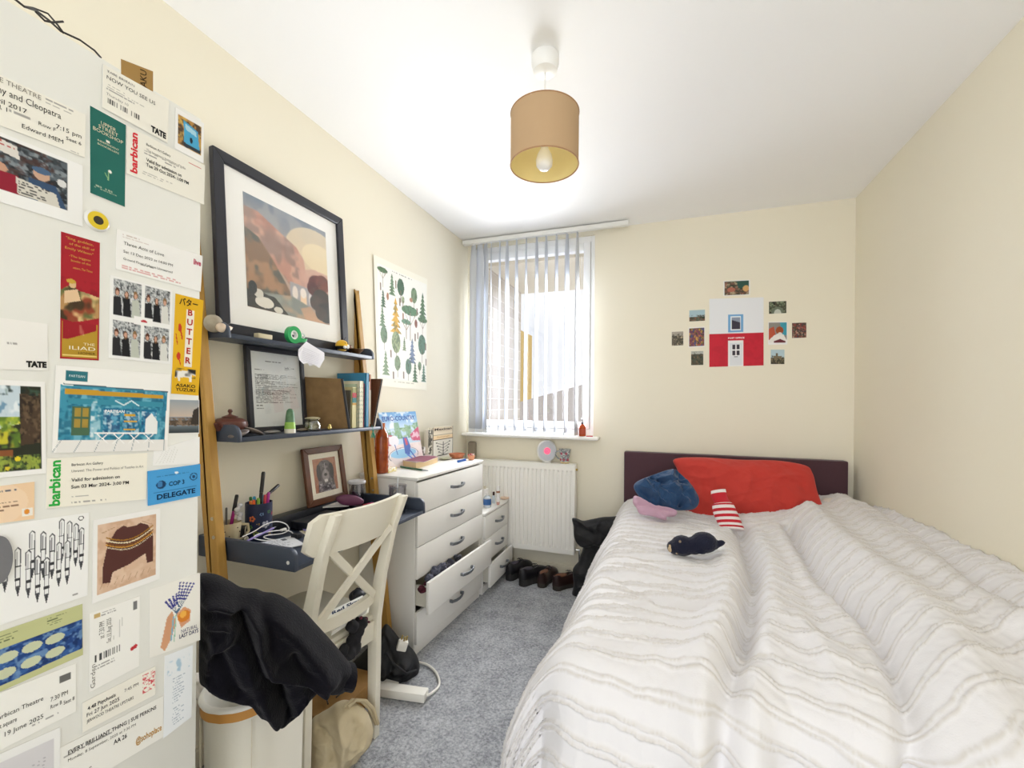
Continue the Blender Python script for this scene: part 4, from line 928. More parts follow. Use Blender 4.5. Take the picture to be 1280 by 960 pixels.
wp('sketch_card', [(-20, 951), (75, 908.7), (75, 990), (-20, 1040)], a, [], 'grey pencil sketch card in the bottom left corner', 'card', lift=.0011)

# ================= papers on the back wall =================
def bp(name, q, art, texts, label, cat='photo', group='small photos around the poster', lift=.0006):
    return sheet(name, [P(x, y, 'Y', YB - lift) for x, y in q], (0, -1, 0), art, texts, label=label, cat=cat, group=group)
def cr5(x0, y0, x1, y1, d=0):
    f = lambda x, y: (820 + x / 4.923, 330 + y / 4.923)
    return [f(x0, y0 + d), f(x1, y0), f(x1, y1), f(x0, y1 + d)]
a = Art(90, 116, '#e9ebee', 40); a.rect(0, .515, 1, 1, '#c81e33'); a.mottle(a.box(0, .515, 1, 1), ['#b91a2e'], 10, .5)
a.rect(.355, .235, .63, .50, '#6fa5d3'); a.rect(.395, .265, .595, .475, '#e7edf2'); a.rect(.425, .285, .575, .455, '#3a3442'); a.poly([(.425, .285), (.575, .285), (.575, .36), (.425, .32)], '#8d97aa')
a.rect(.355, .625, .64, 1, '#f0efee'); a.rect(.385, .655, .61, .985, '#dfe2e6'); a.rect(.425, .68, .575, .845, '#f2f2f2')
for x in (.43, .507):
    for y in (.685, .77): a.rect(x, y, x + .062, y + .068, '#39343f')
a.rect(.47, .86, .53, .866, '#222222')
sheet('poster', [P(x, y, 'Y', YB - .0006) for x, y in cr5(328, 205, 662, 624, 10)], (0, -1, 0), a, [('POST OFFICE', .505, .595, .022, '#f4e9e9', dict(al='c', wid=.30, bold=.03))], label='poster of a house wall painted white above and red below', cat='poster')
def mini(seed, sky, cols, base='#4a4638', hor=.45, bord=0):
    a = Art(40, 36, '#f1f0ec', seed); m = a.box(bord, bord, 1 - bord, 1 - bord); a.put(m, sky); mm = m & (a.Y > hor); a.put(mm, base); a.mottle(mm, cols, 9, .9); a.mottle(m & (a.Y > hor - .15) & (a.Y < hor + .1), [base], 9, .8); return a
a = mini(41, '#6b6a55', ['#3a3a30', '#b9a888', '#8a5a4a'], hor=.1, bord=.05); a.poly([(.5, .05), (.95, .05), (.95, .6), (.55, .5)], '#2f5348'); a.ell(.85, .55, .12, .2, '#d3a56a'); a.ell(.3, .6, .15, .15, '#b06a56')
bp('photo_print', cr5(415, 97, 578, 190, 8), a, [], 'small photo alone above the red and white poster')
bp('photo_print', cr5(205, 281, 301, 349, 5), mini(42, '#a9c3cc', ['#2f3a2c', '#8a5b48', '#5f6f5a'], hor=.6), [], 'small landscape photo of a skyline, upper left of the poster')
a = mini(43, '#7a6a6a', ['#3f5590', '#b05a4a', '#d3a24a', '#6f3f58'], hor=0, bord=.04); bp('photo_print', cr5(200, 386, 301, 508, 6), a, [], 'white bordered photo of a colourful painting, left of the poster')
bp('photo_print', cr5(97, 415, 168, 500, 3), mini(44, '#a79f92', ['#3a3a34', '#c9b89a', '#6a6052'], hor=.3), [], 'farthest left of the small photos around the poster')
bp('photo_print', cr5(216, 535, 291, 621, 2), mini(45, '#b5b6ae', ['#2f342a', '#7a6248', '#4a5040'], hor=.2), [], 'small street photo at the lower left of the poster')
a = mini(46, '#33382f', ['#20241e', '#8f9a7a', '#4e5a44'], hor=0); a.ell(.5, .85, .35, .4, '#6d7563'); a.ell(.5, .95, .2, .3, '#c7cabd'); bp('photo_print', cr5(695, 228, 802, 302, 5), a, [], 'dark photo of an archway, upper right of the poster')
a = Art(50, 56, '#f2f1ee', 47); m = a.box(.04, .03, .96, .92); a.put(m, '#8f8a83'); a.poly([(.62, .03), (.96, .03), (.96, .6), (.7, .6)], '#3f9cb0'); a.poly([(.04, .3), (.3, .2), (.4, .6), (.04, .8)], '#b9543a'); a.ell(.6, .38, .2, .17, '#a3512a'); a.poly([(.04, .8), (.3, .6), (.5, .52), (.8, .55), (.96, .8), (.96, .92), (.04, .92)], '#ece8e2'); a.poly([(.3, .85), (.62, .75), (.9, .85), (.9, .92), (.3, .92)], '#6a2a33'); a.ell(.62, .52, .1, .06, '#e6e0d8')
bp('photo_print', cr5(690, 355, 808, 495, 2), a, [], 'white bordered photo of someone reading, right of the poster')
a = mini(48, '#9c8a7c', ['#5a2f2a', '#c9a08a', '#3f3a44', '#8a3f38'], hor=0); bp('photo_print', cr5(837, 360, 925, 453, 3), a, [], 'farthest right of the small photos around the poster')
a = mini(49, '#b5ccd3', ['#4a4436', '#8a7c5e', '#2f3428'], hor=.55); a.rect(.38, .25, .52, .5, '#6f6450'); a.rect(.2, .45, .8, .62, '#7a6e54'); bp('photo_print', cr5(706, 527, 790, 616, 0), a, [], 'small photo of a fountain at the lower right of the poster')

# ================= tree chart on the left wall =================
a = Art(150, 170, '#f4f0df', 50); a.rect(.05, .05, .98, .93, '#f5f3e9')
def tree(x, y, h, kind, col):
    y -= h * .08; h *= 1.22; w_ = h * .74
    if kind == 'fir':
        for k in range(6): t = k / 5; a.poly([(x, y + h * (t * .75) - .005), (x + w_ * (.15 + .35 * t), y + h * (.18 + t * .75)), (x - w_ * (.15 + .35 * t), y + h * (.18 + t * .75))], col)
    elif kind == 'round': a.ell(x, y + h * .35, w_ * .45, h * .36, col); a.line(x, y + h * .5, x, y + h, .008, '#7a6a55')
    else: a.ell(x, y + h * .18, w_ * .75, h * .13, col); a.line(x, y + h * .25, x, y + h, .01, '#9a8775'); a.line(x, y + h * .6, x + w_ * .5, y + h * .25, .007, '#9a8775'); a.line(x, y + h * .6, x - w_ * .5, y + h * .25, .007, '#9a8775')
    a.mottle(a.box(x - w_, y, x + w_, y + h) & (np.abs(a.a - Art.c(col)).sum(-1) < .02), ['#3f5038'], 45, .5)
G = ['#5d7a58', '#6f8a6a', '#4f6c55', '#7f9573', '#64836f']
for i, tr in enumerate([(.14, .07, .13, 'pine', 0), (.30, .10, .15, 'fir', 1), (.46, .11, .16, 'round', 2), (.72, .14, .15, 'round', 3), (.90, .16, .19, 'fir', 0), (.14, .25, .12, 'fir', 2), (.12, .38, .14, 'fir', 1), (.90, .36, .15, 'pine', 0), (.14, .54, .15, 'round', 1), (.16, .73, .17, 'fir', 3), (.89, .53, .2, 'round', 4), (.60, .76, .15, 'round', 4), (.74, .78, .15, 'fir', 0), (.84, .76, .09, 'round', 3), (.93, .78, .14, 'fir', 4), (.38, .75, .14, 'round', 3)]): tree(tr[0], tr[1], tr[2], tr[3], G[tr[4]])
tree(.36, .29, .25, 'fir', '#d9a83a'); tree(.64, .30, .25, 'pine', '#5f8560'); tree(.56, .42, .14, 'pine', '#6c8f72'); tree(.36, .56, .2, 'round', '#9aa77c'); tree(.68, .58, .19, 'fir', '#7585a0'); tree(.50, .24, .07, 'round', '#a9b58c'); tree(.52, .58, .1, 'fir', '#7f8f6c')
for (x, y) in ((.1, .19), (.37, .13), (.44, .26), (.78, .29), (.80, .50), (.74, .52), (.97, .58), (.26, .70), (.5, .86), (.3, .87), (.98, .72)): a.rect(x - .012, y, x + .012, y + .06, '#8c7a6c')
a.ell(.76, .43, .03, .035, '#8a5a4a'); a.ell(.22, .28, .02, .03, '#a5755a'); a.ell(.5, .40, .015, .03, '#a5755a'); a.ell(.66, .24, .03, .02, '#b5856a'); a.dashes(.3, .06, .7, .075, 1, '#6a6455', .6); a.dashes(.3, .935, .95, .96, 3, '#9a9482', .4)
q = [(466, 318), (533.5, 349), (532.5, 488), (471, 482)]
sheet('tree_poster', [P(x, y, 'X', XL + .001) for x, y in q], (1, 0, 0), a, [], label='cream chart of many kinds of tree on the left wall', cat='poster', curl=.004)
# ================= framed pictures =================
def framed(name, label, cat, o, U, V, w, h, bar, dep, fm, board, inner, art, texts=(), lip=.003):
    """o: bottom-left corner (viewer side), U right, V up; inner=(x0,y0,x1,y1) of the print as shares of the board"""
    U = Vector(U).normalized(); V = Vector(V).normalized(); Nn = U.cross(V)
    t = thing(name, label, cat, Vector(o) + U * w / 2)
    T = AX(o, U, V, Nn); b = B()
    q = [((0, 0), (w, 0), (w - bar, bar), (bar, bar)), ((w, 0), (w, h), (w - bar, h - bar), (w - bar, bar)), ((w, h), (0, h), (bar, h - bar), (w - bar, h - bar)), ((0, h), (0, 0), (bar, bar), (bar, h - bar))]
    for p in q: b.prism(p, 0, dep, T)
    fo = b.obj('frame', fm, t, angle=30); md = fo.modifiers.new('b', 'BEVEL'); md.width = .003; md.segments = 2; md.limit_method = 'ANGLE'
    bb = B().box(bar - .003, bar - .003, dep * .2, w - bar + .003, h - bar + .003, dep * .5, T=T); bb.obj('mount_board', board, t)
    O = Vector(o) + Nn * (dep * .5 + .0004); x0, y0, x1, y1 = inner
    cw, chh = w - 2 * bar, h - 2 * bar
    pt = lambda x, y: O + U * (bar + cw * x) + V * (bar + chh * (1 - y))
    if art: sheet('print', [pt(x0, y0), pt(x1, y0), pt(x1, y1), pt(x0, y1)], Nn, art, texts, parent=t, thick=.0003)
    B().box(bar - .002, bar - .002, dep * .62, w - bar + .002, h - bar + .002, dep * .66, T=T).obj('glass', glass_mat('picture_glass', fac=.05), t, smooth=False)
    return t
SZ1, SZ2, DZ = SH1 + .0165, SH2 + .0165, DK + .0165
# painting: cliffs, bridge arches and dark trees (a plain landscape)
a = Art(200, 200, '#b9a08f', 60); a.grad(0, 0, 1, .35, '#6d7c8c', '#c9b3a0'); a.mottle(a.box(0, 0, 1, .3), ['#7d8996', '#a9a7a6'], 6, .5); a.ell(.85, .30, .40, .26, '#e8d4b0', .8); a.ell(.9, .33, .25, .15, '#f0dfb8', .7)
m = a.pm([(0, .12), (.15, .12), (.38, .22), (.58, .30), (.67, .40), (.70, .60), (.66, .72), (.5, .72), (.4, .62), (0, .35)]); a.put(m, '#c08f7c'); a.mottle(m, ['#a8786a', '#d6ab96', '#8f7a70'], 6, .7)
m = a.pm([(0, .30), (.14, .35), (.28, .50), (.42, .68), (.5, .80), (.45, .86), (0, .88)]); a.put(m, '#8f735c'); a.mottle(m, ['#6f6a5f', '#b98f6d', '#59605c'], 7, .8)
m = a.pm([(.58, .52), (.8, .46), (1, .47), (1, .7), (.62, .7)]); a.put(m, '#cfa394', .7); a.mottle(m, ['#d8b09c'], 6, .6)
a.poly([(.48, .66), (.76, .68), (.76, .86), (.48, .84)], '#a9a6a9'); a.ell(.54, .76, .035, .07, '#e9ddd2'); a.rect(.605, .74, .685, .90, '#efd0ae'); a.ell(.645, .74, .04, .05, '#efe4da'); a.ell(.735, .78, .02, .06, '#ded6d0')
m = a.pm([(.18, .84), (.5, .80), (.72, .86), (1, 1), (.3, 1)]); a.put(m, '#8b918b'); a.mottle(m, ['#a4a69b', '#c9a587'], 6, .7); a.poly([(.60, .9), (.72, .86), (.95, 1), (.66, 1)], '#d0a383', .8)
for (x, y, r, c_) in ((.84, .62, .12, '#6d3c3e'), (.92, .58, .10, '#7d4a44'), (.78, .66, .08, '#5c3438'), (.90, .76, .13, '#3d3b3c'), (.82, .80, .09, '#4a4545'), (.95, .88, .12, '#33363a'), (.88, .90, .08, '#45403f')): a.ell(x, y, r, r * .9, c_)
a.blur(2); a.mottle(a.box(.74, .5, 1, .98) & (a.a.sum(-1) < 1.1), ['#5a4444'], 16, .5); a.poly([(0, .84), (.3, .86), (.45, 1), (0, 1)], '#3a3c3b'); a.ell(.18, .93, .10, .05, '#e4ddcf'); a.ell(.12, .86, .05, .04, '#d9d3c5'); a.ell(.33, .97, .05, .03, '#d9d3c5'); a.ell(.06, .82, .045, .06, '#2d3335')
navf = M('frame_dark', '#24252d', .35)
lean = Vector((-.045, 0, .645)).normalized()
framed('framed_picture', 'large dark framed landscape painting standing on the top shelf', 'picture', (-1.450, 1.068, SZ1 + .001), (0, 1, 0), lean, .640, .650, .040, .022, navf, M('mount_white', '#f3f1eb', .7), (.135, .115, .875, .865), a)
# typed letter in a dark frame
a = Art(130, 170, '#dfe2e1', 61)
for (y0, y1, r) in ((.30, .37, 3), (.385, .43, 2), (.445, .49, 2), (.50, .58, 4), (.59, .66, 4), (.67, .69, 1)): a.dashes(.07, y0, .94, y1, r * 2, '#55585a', .5, .8)
for (y0, y1, r) in ((.30, .69, 22),): a.dashes(.07, y0, .5, y1, r, '#5d6062', .5, .55)
a.dashes(.28, .115, .62, .13, 1, '#333', .9) if False else a.dashes(.28, .115, .62, .13, 1, '#333333', .9); a.dashes(.67, .175, .9, .23, 4, '#6a6c6e', .5); a.dashes(.07, .235, .25, .25, 1, '#55585a', .8); a.dashes(.07, .71, .25, .725, 1, '#55585a', .8); a.dashes(.07, .75, .3, .765, 1, '#55585a', .8)
framed('framed_letter', 'typed letter in a dark frame on the middle shelf', 'picture', (-1.468, 1.205, SZ2 + .001), (0, 1, 0), Vector((-.03, 0, .33)), .275, .332, .020, .018, navf, M('letter_board', '#e3e4e1', .7), (.0, .0, 1, 1), a)
# dog portrait in a brown frame
a = Art(70, 90, '#a5674a', 62); a.mottle(None, ['#8f5a44', '#b98565'], 5, .6)
m = (((a.X - .5) / .36) ** 2 + ((a.Y - .36) / .30) ** 2 < 1) | a.pm([(.2, .4), (.8, .4), (.9, 1), (.12, 1)]); a.put(m, '#4b4346'); a.mottle(m, ['#2e2a2f', '#6f666a', '#8a7f80'], 14, .8)
a.ell(.22, .42, .10, .25, '#2f2a2e'); a.ell(.78, .42, .10, .25, '#2f2a2e'); a.ell(.5, .52, .14, .18, '#8e8484'); a.ell(.5, .50, .07, .045, '#1f1b1e'); a.ell(.38, .34, .03, .02, '#1a1618'); a.ell(.62, .34, .03, .02, '#1a1618'); a.line(.5, .15, .5, .45, .03, '#a39a9a'); a.ell(.5, .68, .08, .05, '#d5cdca'); a.mottle(a.box(.2, .75, .85, 1), ['#c9c1c0'], 14, .7)
framed('framed_photo', 'brown wooden frame with portrait of a grey long-eared dog', 'picture', (-1.452, 1.478, DZ + .055), (0, 1, 0), Vector((-.04, 0, .24)), .245, .255, .028, .016, M('frame_walnut', '#6b4128', .4, var=(20, '#55331f')), M('mount_cream', '#ece4cf', .7), (.13, .12, .87, .88), a)

# ================= top shelf things =================
def at(px, py, x): return P(px, py, 'X', x)
def on(px, x, z):   # point on plane X=x, height z, below that photo column
    p = P(px, 480, 'X', x); return Vector((x, p.y, z))
def y_at(px, x): return P(px, 480, 'X', x).y
c = Vector((-1.43, y_at(266, -1.43) + .0, SZ1)); B().ball(c + Vector((0, 0, .030)), .03, (.8, 1.0, 1.0), 18).obj('pebble', M('stone_grey', '#b5ac99', .6, bump=(40, .3, .002), var=(25, '#9a8f7c')), label='round grey pebble at the left end of the top shelf', cat='pebble')
c = Vector((-1.402, y_at(276, -1.402), SZ1)); b = B(); b.ball(c + Vector((0, 0, .016)), .016, (.9, 1.1, 1), 14); b.lathe([(.013, 0), (.010, .012), (.006, .022), (0, .03)], c + Vector((.002, .012, .012)), 14, Matrix.Rotation(-1.2, 4, 'X')); b.obj('seashell', M('shell_pink', '#cdb198', .4, bump=(60, .3, .002), var=(40, '#e2d2be')), label='pinkish seashell in front of the round grey pebble', cat='shell')
y = y_at(329, -1.398); bx('wooden_block', (-1.412, y - .03, SZ1 + .0005, -1.388, y + .03, SZ1 + .018), M('pale_balsa', '#cbbf9f', .6), bev=.002, label='small pale wooden block on the top shelf edge', cat='block')
# tape dispenser
y = y_at(366, -1.395); tz = SZ1 + .0005; td = thing('tape_dispenser', 'green tape dispenser standing on the top shelf edge', 'tape dispenser', (-1.395, y, tz))
T = AX((-1.405, y, tz + .034), (0, 1, 0), (0, 0, 1), (1, 0, 0)); gm = M('tape_green', '#2fa35c', .25)
B().lathe([(.018, 0), (.034, 0), (.034, .018), (.018, .018), (.018, 0)], (0, 0, 0), 40, T).obj('housing', gm, td)
B().lathe([(.0125, .002), (.0178, .002), (.0178, .016), (.0125, .016), (.0125, .002)], (0, 0, 0), 32, T).obj('tape_roll', M('tape_core', '#eef0ee', .35), td)
B().prism([(.02, -.028), (.062, -.022), (.066, -.006), (.056, -.008), (.03, -.008)], .001, .017, T, bev=.001).obj('cutter_arm', gm, td)
B().tube([T @ Vector((.050 + .009 * math.cos(k * PI / 8), .003 + .009 * math.sin(k * PI / 8), .009)) for k in range(16)], .003, 6, closed=True).obj('tape_loop', M('clear_tape', '#d9e3df', .2), td)
# torn note
nx = -1.378; pts = [(382, 427), (404, 441), (403.5, 449), (398, 460), (391, 456), (386, 457.5), (383, 454), (377, 455), (373, 450), (371, 444), (372, 437)]
V = [P(x, y_, 'X', nx) for x, y_ in pts]; V2 = [v + Vector((.004 + .006 * ((i * 37) % 5) / 5, 0, 0)) for i, v in enumerate(V)]
b = B(); n_ = len(V); pm_ = M('note_paper', '#e9e8ee', .8); b.mat(pm_); b.add(V2 + [v - Vector((.0008, 0, 0)) for v in V2], [tuple(range(n_)), tuple(range(2 * n_ - 1, n_ - 1, -1))] + [(i, (i + 1) % n_, n_ + (i + 1) % n_, n_ + i) for i in range(n_)])
b.mat(M('note_pen', '#b3aebc', .8))
for k in range(8):
    p0 = P(379 - k * .3, 434.5 + k * 2.3, 'X', nx + .0115); p1 = P(400 - k * .5, 443.5 + k * 1.9, 'X', nx + .0115); b.bar(p0, p1, .0003, .0006)
b.obj('torn_note', None, smooth=False, label='torn handwritten white note hanging from the top shelf edge', cat='note')
# bee toy
y = y_at(427, -1.405); bee = thing('plush_bee', 'small yellow and black plush bee on the top shelf', 'soft toy', (-1.405, y, SZ1)); c = Vector((-1.405, y, SZ1 + .028))
fm_ = M('plush_yellow', '#e7b62e', .95, bump=(200, .6, .002), sheen=.3); fk = M('plush_black', '#1c1a1a', .95, bump=(200, .6, .002))
B().ball(c, .028, (1, 1.05, .95), 24).obj('body', fm_, bee)
b = B(); b.lathe([(.0286 * math.cos(t), .0273 * math.sin(t)) for t in np.linspace(-.75, -.15, 6)], c, 30, sy=1.05); b.obj('stripe', fk, bee)
B().ball(c + Vector((.020, .010, -.004)), .013, (.8, 1.1, .8), 14).obj('wing', M('plush_white', '#ecebe6', .95), bee); B().ball(c + Vector((.024, -.008, -.008)), .009, (.8, 1.1, .8), 14).obj('wing', M('plush_white'), bee)
for s in (-1, 1): B().tube([c + Vector((.004, s * .008, .025)), c + Vector((.006, s * .013, .037)), c + Vector((.008, s * .017, .04))], .0012, 5).obj('antenna', fk, bee)
for s in (-1, 1): B().ball(c + Vector((.024, s * .007, .010)), .0028, n=8).obj('eye', fk, bee)
# small brown bowl with bits and a brown bottle
y = y_at(446, -1.41); bw = Vector((-1.415, y, SZ1)); B().lathe([(0, 0), (.012, 0), (.028, .016), (.036, .024), (.034, .025), (.026, .018), (0, .006)], bw, 32).obj('dish', M('brown_bronze', '#6d4d2c', .35, .5), label='small brown bronze dish at the right end of the top shelf', cat='dish')
b = B(); rs = np.random.RandomState(3)
for k in range(9): b.ball(bw + Vector((rs.uniform(-.018, .018), rs.uniform(-.018, .018), .017 + rs.uniform(0, .006))), .006, (1, 1, .6), 8)
b.obj('trinkets', M('trinket_gold', '#b59a55', .35, .6), label='heap of small gold trinkets lying in the brown dish', cat='trinkets', kind='stuff')
y = 1.745; B().lathe([(0, 0), (.013, 0), (.014, .003), (.014, .028), (.010, .034), (.006, .036), (.006, .046), (0, .046)], (-1.455, y, SZ1), 20).obj('small_bottle', M('amber_small', '#7d4a26', .2), label='tiny brown bottle behind the bronze dish', cat='bottle')

# ================= middle shelf things =================
y = y_at(288, -1.425); tp = thing('teapot', 'dark red clay teapot on the middle shelf', 'teapot', (-1.425, y, SZ2)); c = Vector((-1.425, y, SZ2)); cm = M('zisha_clay', '#5c3329', .4, bump=(60, .1, .001))
B().lathe([(0, .001), (.030, .001), (.033, .004), (.047, .018), (.055, .036), (.052, .050), (.038, .060), (.024, .063), (.0, .064)], c, 40).obj('body', cm, tp)
ld = B().lathe([(.025, .064), (.025, .0665), (.014, .071), (.005, .074), (.004, .079), (.008, .085), (.005, .092), (0, .093)], c, 28).obj('lid', cm, tp)
B().tube([c + Vector((.01, -.046, .028)), c + Vector((.018, -.060, .036)), c + Vector((.02, -.068, .047))], [.010, .007, .0045], 12).obj('spout', cm, tp)
B().tube([c + Vector((-.01, .046, .040)), c + Vector((-.015, .066, .046)), c + Vector((-.015, .073, .030)), c + Vector((-.012, .062, .014)), c + Vector((-.008, .046, .014))], .0045, 10).obj('handle', cm, tp)
st = [(299, -1.36, .036, .026, .009, '#4c4248', 'dark oval slate stone in front of the red teapot', .3), (318, -1.37, .038, .024, .007, '#5a4a45', 'brown flat stone leaning between teapot and framed letter', -.4), (341, -1.385, .034, .02, .006, '#8f9499', 'silvery grey flat stone in front of the framed letter', 0), (379, -1.385, .028, .016, .006, '#7d6d50', 'speckled brown flat stone beside the glass jar', 0)]
for px, x, ry_, rx_, hz, col, lb, tl in st:
    y = y_at(px, x); B().ball((0, 0, 0), 1, (rx_, ry_, hz), 20, Matrix.Rotation(tl, 4, 'X')).obj('flat_stone', M('stone' + col, col, .45, bump=(70, .3, .002), var=(30, '#8a8078')), w=False, label=lb, cat='stone').location = (x, y, SZ2 + max(hz, abs(math.sin(tl)) * ry_) + .0005)
# green and white candle
y = y_at(363, -1.355); cd = thing('cone_candle', 'tapered green candle with a white foot on the middle shelf', 'candle', (-1.355, y, SZ2)); c = Vector((-1.355, y, SZ2))
B().lathe([(0, 0), (.0195, 0), (.0195, .016), (0, .016)], c, 28).obj('foot', M('candle_white', '#e3dfd0', .5), cd)
B().lathe([(.0192, .0162), (.0185, .035), (.017, .042)], c, 28).obj('lower_band', M('candle_lime', '#86b84a', .5, var=(40, '#a9cc66')), cd)
B().lathe([(.017, .042), (.0155, .065), (.0125, .084), (.007, .092), (0, .094)], c, 28).obj('upper_part', M('candle_green', '#3f6b48', .5, var=(50, '#6d9070')), cd)
# glass jar
y = y_at(391, -1.37); jr = thing('glass_jar', 'small clear glass jar of shells on the middle shelf', 'jar', (-1.37, y, SZ2)); c = Vector((-1.37, y, SZ2)); jg = glass_mat('jar_glass', '#e4e6de', .02, .16)
B().lathe([(0, .001), (.026, .001), (.031, .006), (.032, .022), (.026, .038), (.022, .043), (.027, .047), (.027, .049), (.021, .045), (.025, .038), (.0305, .022), (.0295, .007), (0, .004)], c, 32).obj('jar_body', jg, jr)
B().lathe([(.028, .0492), (.030, .052), (.022, .056), (.006, .058), (0, .058)], c, 28).obj('lid', M('jar_lid', '#b5ac8c', .35), jr)
b = B()
for k in range(26): b.ball(c + Vector((rs.uniform(-.019, .019), rs.uniform(-.019, .019), rs.uniform(.010, .032))), .0065, (1, 1.3, .7), 8)
b.obj('shells', M('shell_bits', '#a8987c', .6, var=(60, '#e0d8c4')), jr, kind='stuff')
y = y_at(412, -1.345); b = B(); c = Vector((-1.345, y, SZ2)); b.ball(c + Vector((0, 0, .010)), .011, (.8, 1, .9), 12); b.ball(c + Vector((0, .001, .020)), .006, n=10); b.obj('brass_figure', M('brass_fig', '#b5a05c', .35, .7), label='tiny brass figure on the middle shelf beside the jar', cat='ornament')
# notebook leaning
def book(label, y0, y1, x0, x1, z0, h, cover, spine=None, tilt=0, name='book', pages='#e9e3d2', arts=None, group='books on the middle shelf'):
    """upright book, spine towards +X; y thickness"""
    t = thing(name, label, 'book', ((x0 + x1) / 2, (y0 + y1) / 2, z0), group=group); cm_ = M('cover' + cover, cover, .45)
    yy = (y1 - y0) / 2; d = (x1 - x0) / 2
    b = B(); b.box(-d, -yy, 0, d, -yy + .002, h); b.box(-d, yy - .002, 0, d, yy, h); b.box(d - .002, -yy, 0, d, yy, h); b.obj('cover', cm_, t, w=False, smooth=False)
    B().box(-d + .003, -yy + .0022, .003, d - .0022, yy - .0022, h - .003).obj('pages', M('pages' + pages, pages, .8, bump=(300, .2, .0005)), t, w=False, smooth=False)
    if spine: spine(t, d, yy, h)
    t.rotation_euler = (tilt, 0, 0); return t
kraft = M('kraft_board', '#8c6f4a', .8, var=(30, '#7f6340'))
nb_ = thing('notebook', 'large brown kraft notebook with black spine, leaning on books', 'notebook', (-1.40, 1.55, SZ2), group=None)
def quadbox(nm, q, off, m, parent):
    q = [Vector(v) for v in q]; n = (q[1] - q[0]).cross(q[3] - q[0]).normalized() * off
    b = B(); b.add(q + [v + n for v in q], [(0, 1, 2, 3), (7, 6, 5, 4), (0, 4, 5, 1), (1, 5, 6, 2), (2, 6, 7, 3), (3, 7, 4, 0)]); return b.obj(nm, m, parent, smooth=False)
nbp = [(-1.49, 1.515, SZ2 + .001), (-1.345, 1.605, SZ2 + .001), (-1.345, 1.555, SZ2 + .222), (-1.49, 1.485, SZ2 + .228)]
quadbox('cover', nbp, .004, kraft, nb_)
quadbox('spine', [(-1.345, 1.6055, SZ2 + .001), (-1.337, 1.611, SZ2 + .001), (-1.337, 1.561, SZ2 + .222), (-1.345, 1.5555, SZ2 + .222)], .006, M('spine_black', '#26262a', .5), nb_)
def lines_spine(cols):
    def f(t, d, yy, h):
        b = B(); n = len(cols)
        for i, (c_, z0, z1) in enumerate(cols): B().box(d + .0001, -yy + .0005, h * z0, d + .0008, yy - .0005, h * z1).obj('spine_band', M('band' + c_, c_, .5), t, w=False, smooth=False)
    return f
bs = [('thin dark grey paperback nearest the kraft notebook', 1.597, 1.606, -1.47, -1.35, .16, '#6e6a60', None),
      ('paperback with olive, red, teal and cream spine bands', 1.609, 1.637, -1.475, -1.345, .175, '#d8cf9a', lines_spine([('#8f8f4e', .86, .98), ('#b3222c', .74, .86), ('#2c7472', .62, .74), ('#c9983a', .56, .61)])),
      ('thin book with white and blue spine beside the banded paperback', 1.639, 1.649, -1.48, -1.352, .19, '#c4d3b8', None),
      ('cream book with scalloped green line pattern', 1.651, 1.681, -1.49, -1.34, .205, '#e3dfc4', None),
      ('thin pink spined book beside the scallop patterned one', 1.683, 1.691, -1.48, -1.342, .195, '#c9506a', None),
      ('tallest book on the middle shelf, plain blue cover', 1.693, 1.713, -1.505, -1.335, .245, '#3c86ac', None),
      ('white spined book between the blue and orange ones', 1.716, 1.727, -1.50, -1.34, .205, '#d9cdb9', None),
      ('orange brown spined book right of the tall blue one', 1.729, 1.741, -1.505, -1.345, .240, '#b5663a', lines_spine([('#d8cdb8', .05, .70)]))]
for (lb, y0, y1, x0, x1, h, col, sp) in bs: book(lb, y0 + .022, y1 + .022, x0, x1, SZ2 + .001, h + .012, col, sp)
# scallops drawn on the cream one, both on its open side and the spine
sc = [o for o in COL.objects if o.get('label', '').startswith('cream book with scalloped')][0]; b = B()
for r in range(9):
    for k in range(5):
        z = .19 - r * .02; x = .075 - .008 - k * .016; b.tube([(x + .008 * math.cos(t), -.0153, z - .007 * math.sin(t)) for t in np.linspace(0, PI, 6)], .0005, 4)
    for k in range(2): b.tube([(.0753, -.0075 + k * .015 + .0075 * math.cos(t), .19 - r * .02 - .007 * math.sin(t)) for t in np.linspace(0, PI, 6)], .0005, 4)
b.obj('scallop_pattern', M('scallop_ink', '#4f8c7c', .5), sc, w=False)
lb = thing('photo_album', 'brown album with black edge slanting at the books end', 'album', (-1.42, 1.775, SZ2), group=None)
q0 = [(-1.49, 1.768, SZ2 + .001), (-1.335, 1.768, SZ2 + .001), (-1.335, 1.832, SZ2 + .235), (-1.49, 1.832, SZ2 + .235)]
quadbox('cover', q0, .004, M('album_brown', '#5a3a26', .5), lb)
quadbox('edge', [Vector(q0[1]) + Vector((.0003, 0, 0)), Vector(q0[1]) + Vector((.003, .004, 0)), Vector(q0[2]) + Vector((.003, .004, 0)), Vector(q0[2]) + Vector((.0003, 0, 0))], .003, M('spine_black'), lb)
quadbox('pages', [Vector(v) + Vector((0, .0045, 0)) for v in q0], -.012, M('album_pages', '#d6cdbd', .8), lb)
y = 1.797; B().lathe([(.014, 0), (.026, 0), (.026, .022), (.014, .022), (.014, 0)], (0, 0, 0), 32, AX((-1.375, y, SZ2 + .027), (0, 1, 0), (0, 0, 1), (1, 0, 0))).obj('tape_roll', M('grey_tape', '#5b5e66', .35), label='grey roll of tape at the right end of the middle shelf', cat='tape')
tsx = thing('tassel', 'teal tassel hanging from the middle shelf edge', 'tassel', (-1.325, y_at(466, -1.325), SH2 + .012)); c = tsx.location.copy()
B().tube([c + Vector((-.006, 0, .013)), c + Vector((.0, 0, .006)), c + Vector((.003, .001, -.012))], .001, 5).obj('cord', M('tassel_teal', '#2f9c86', .9), tsx)
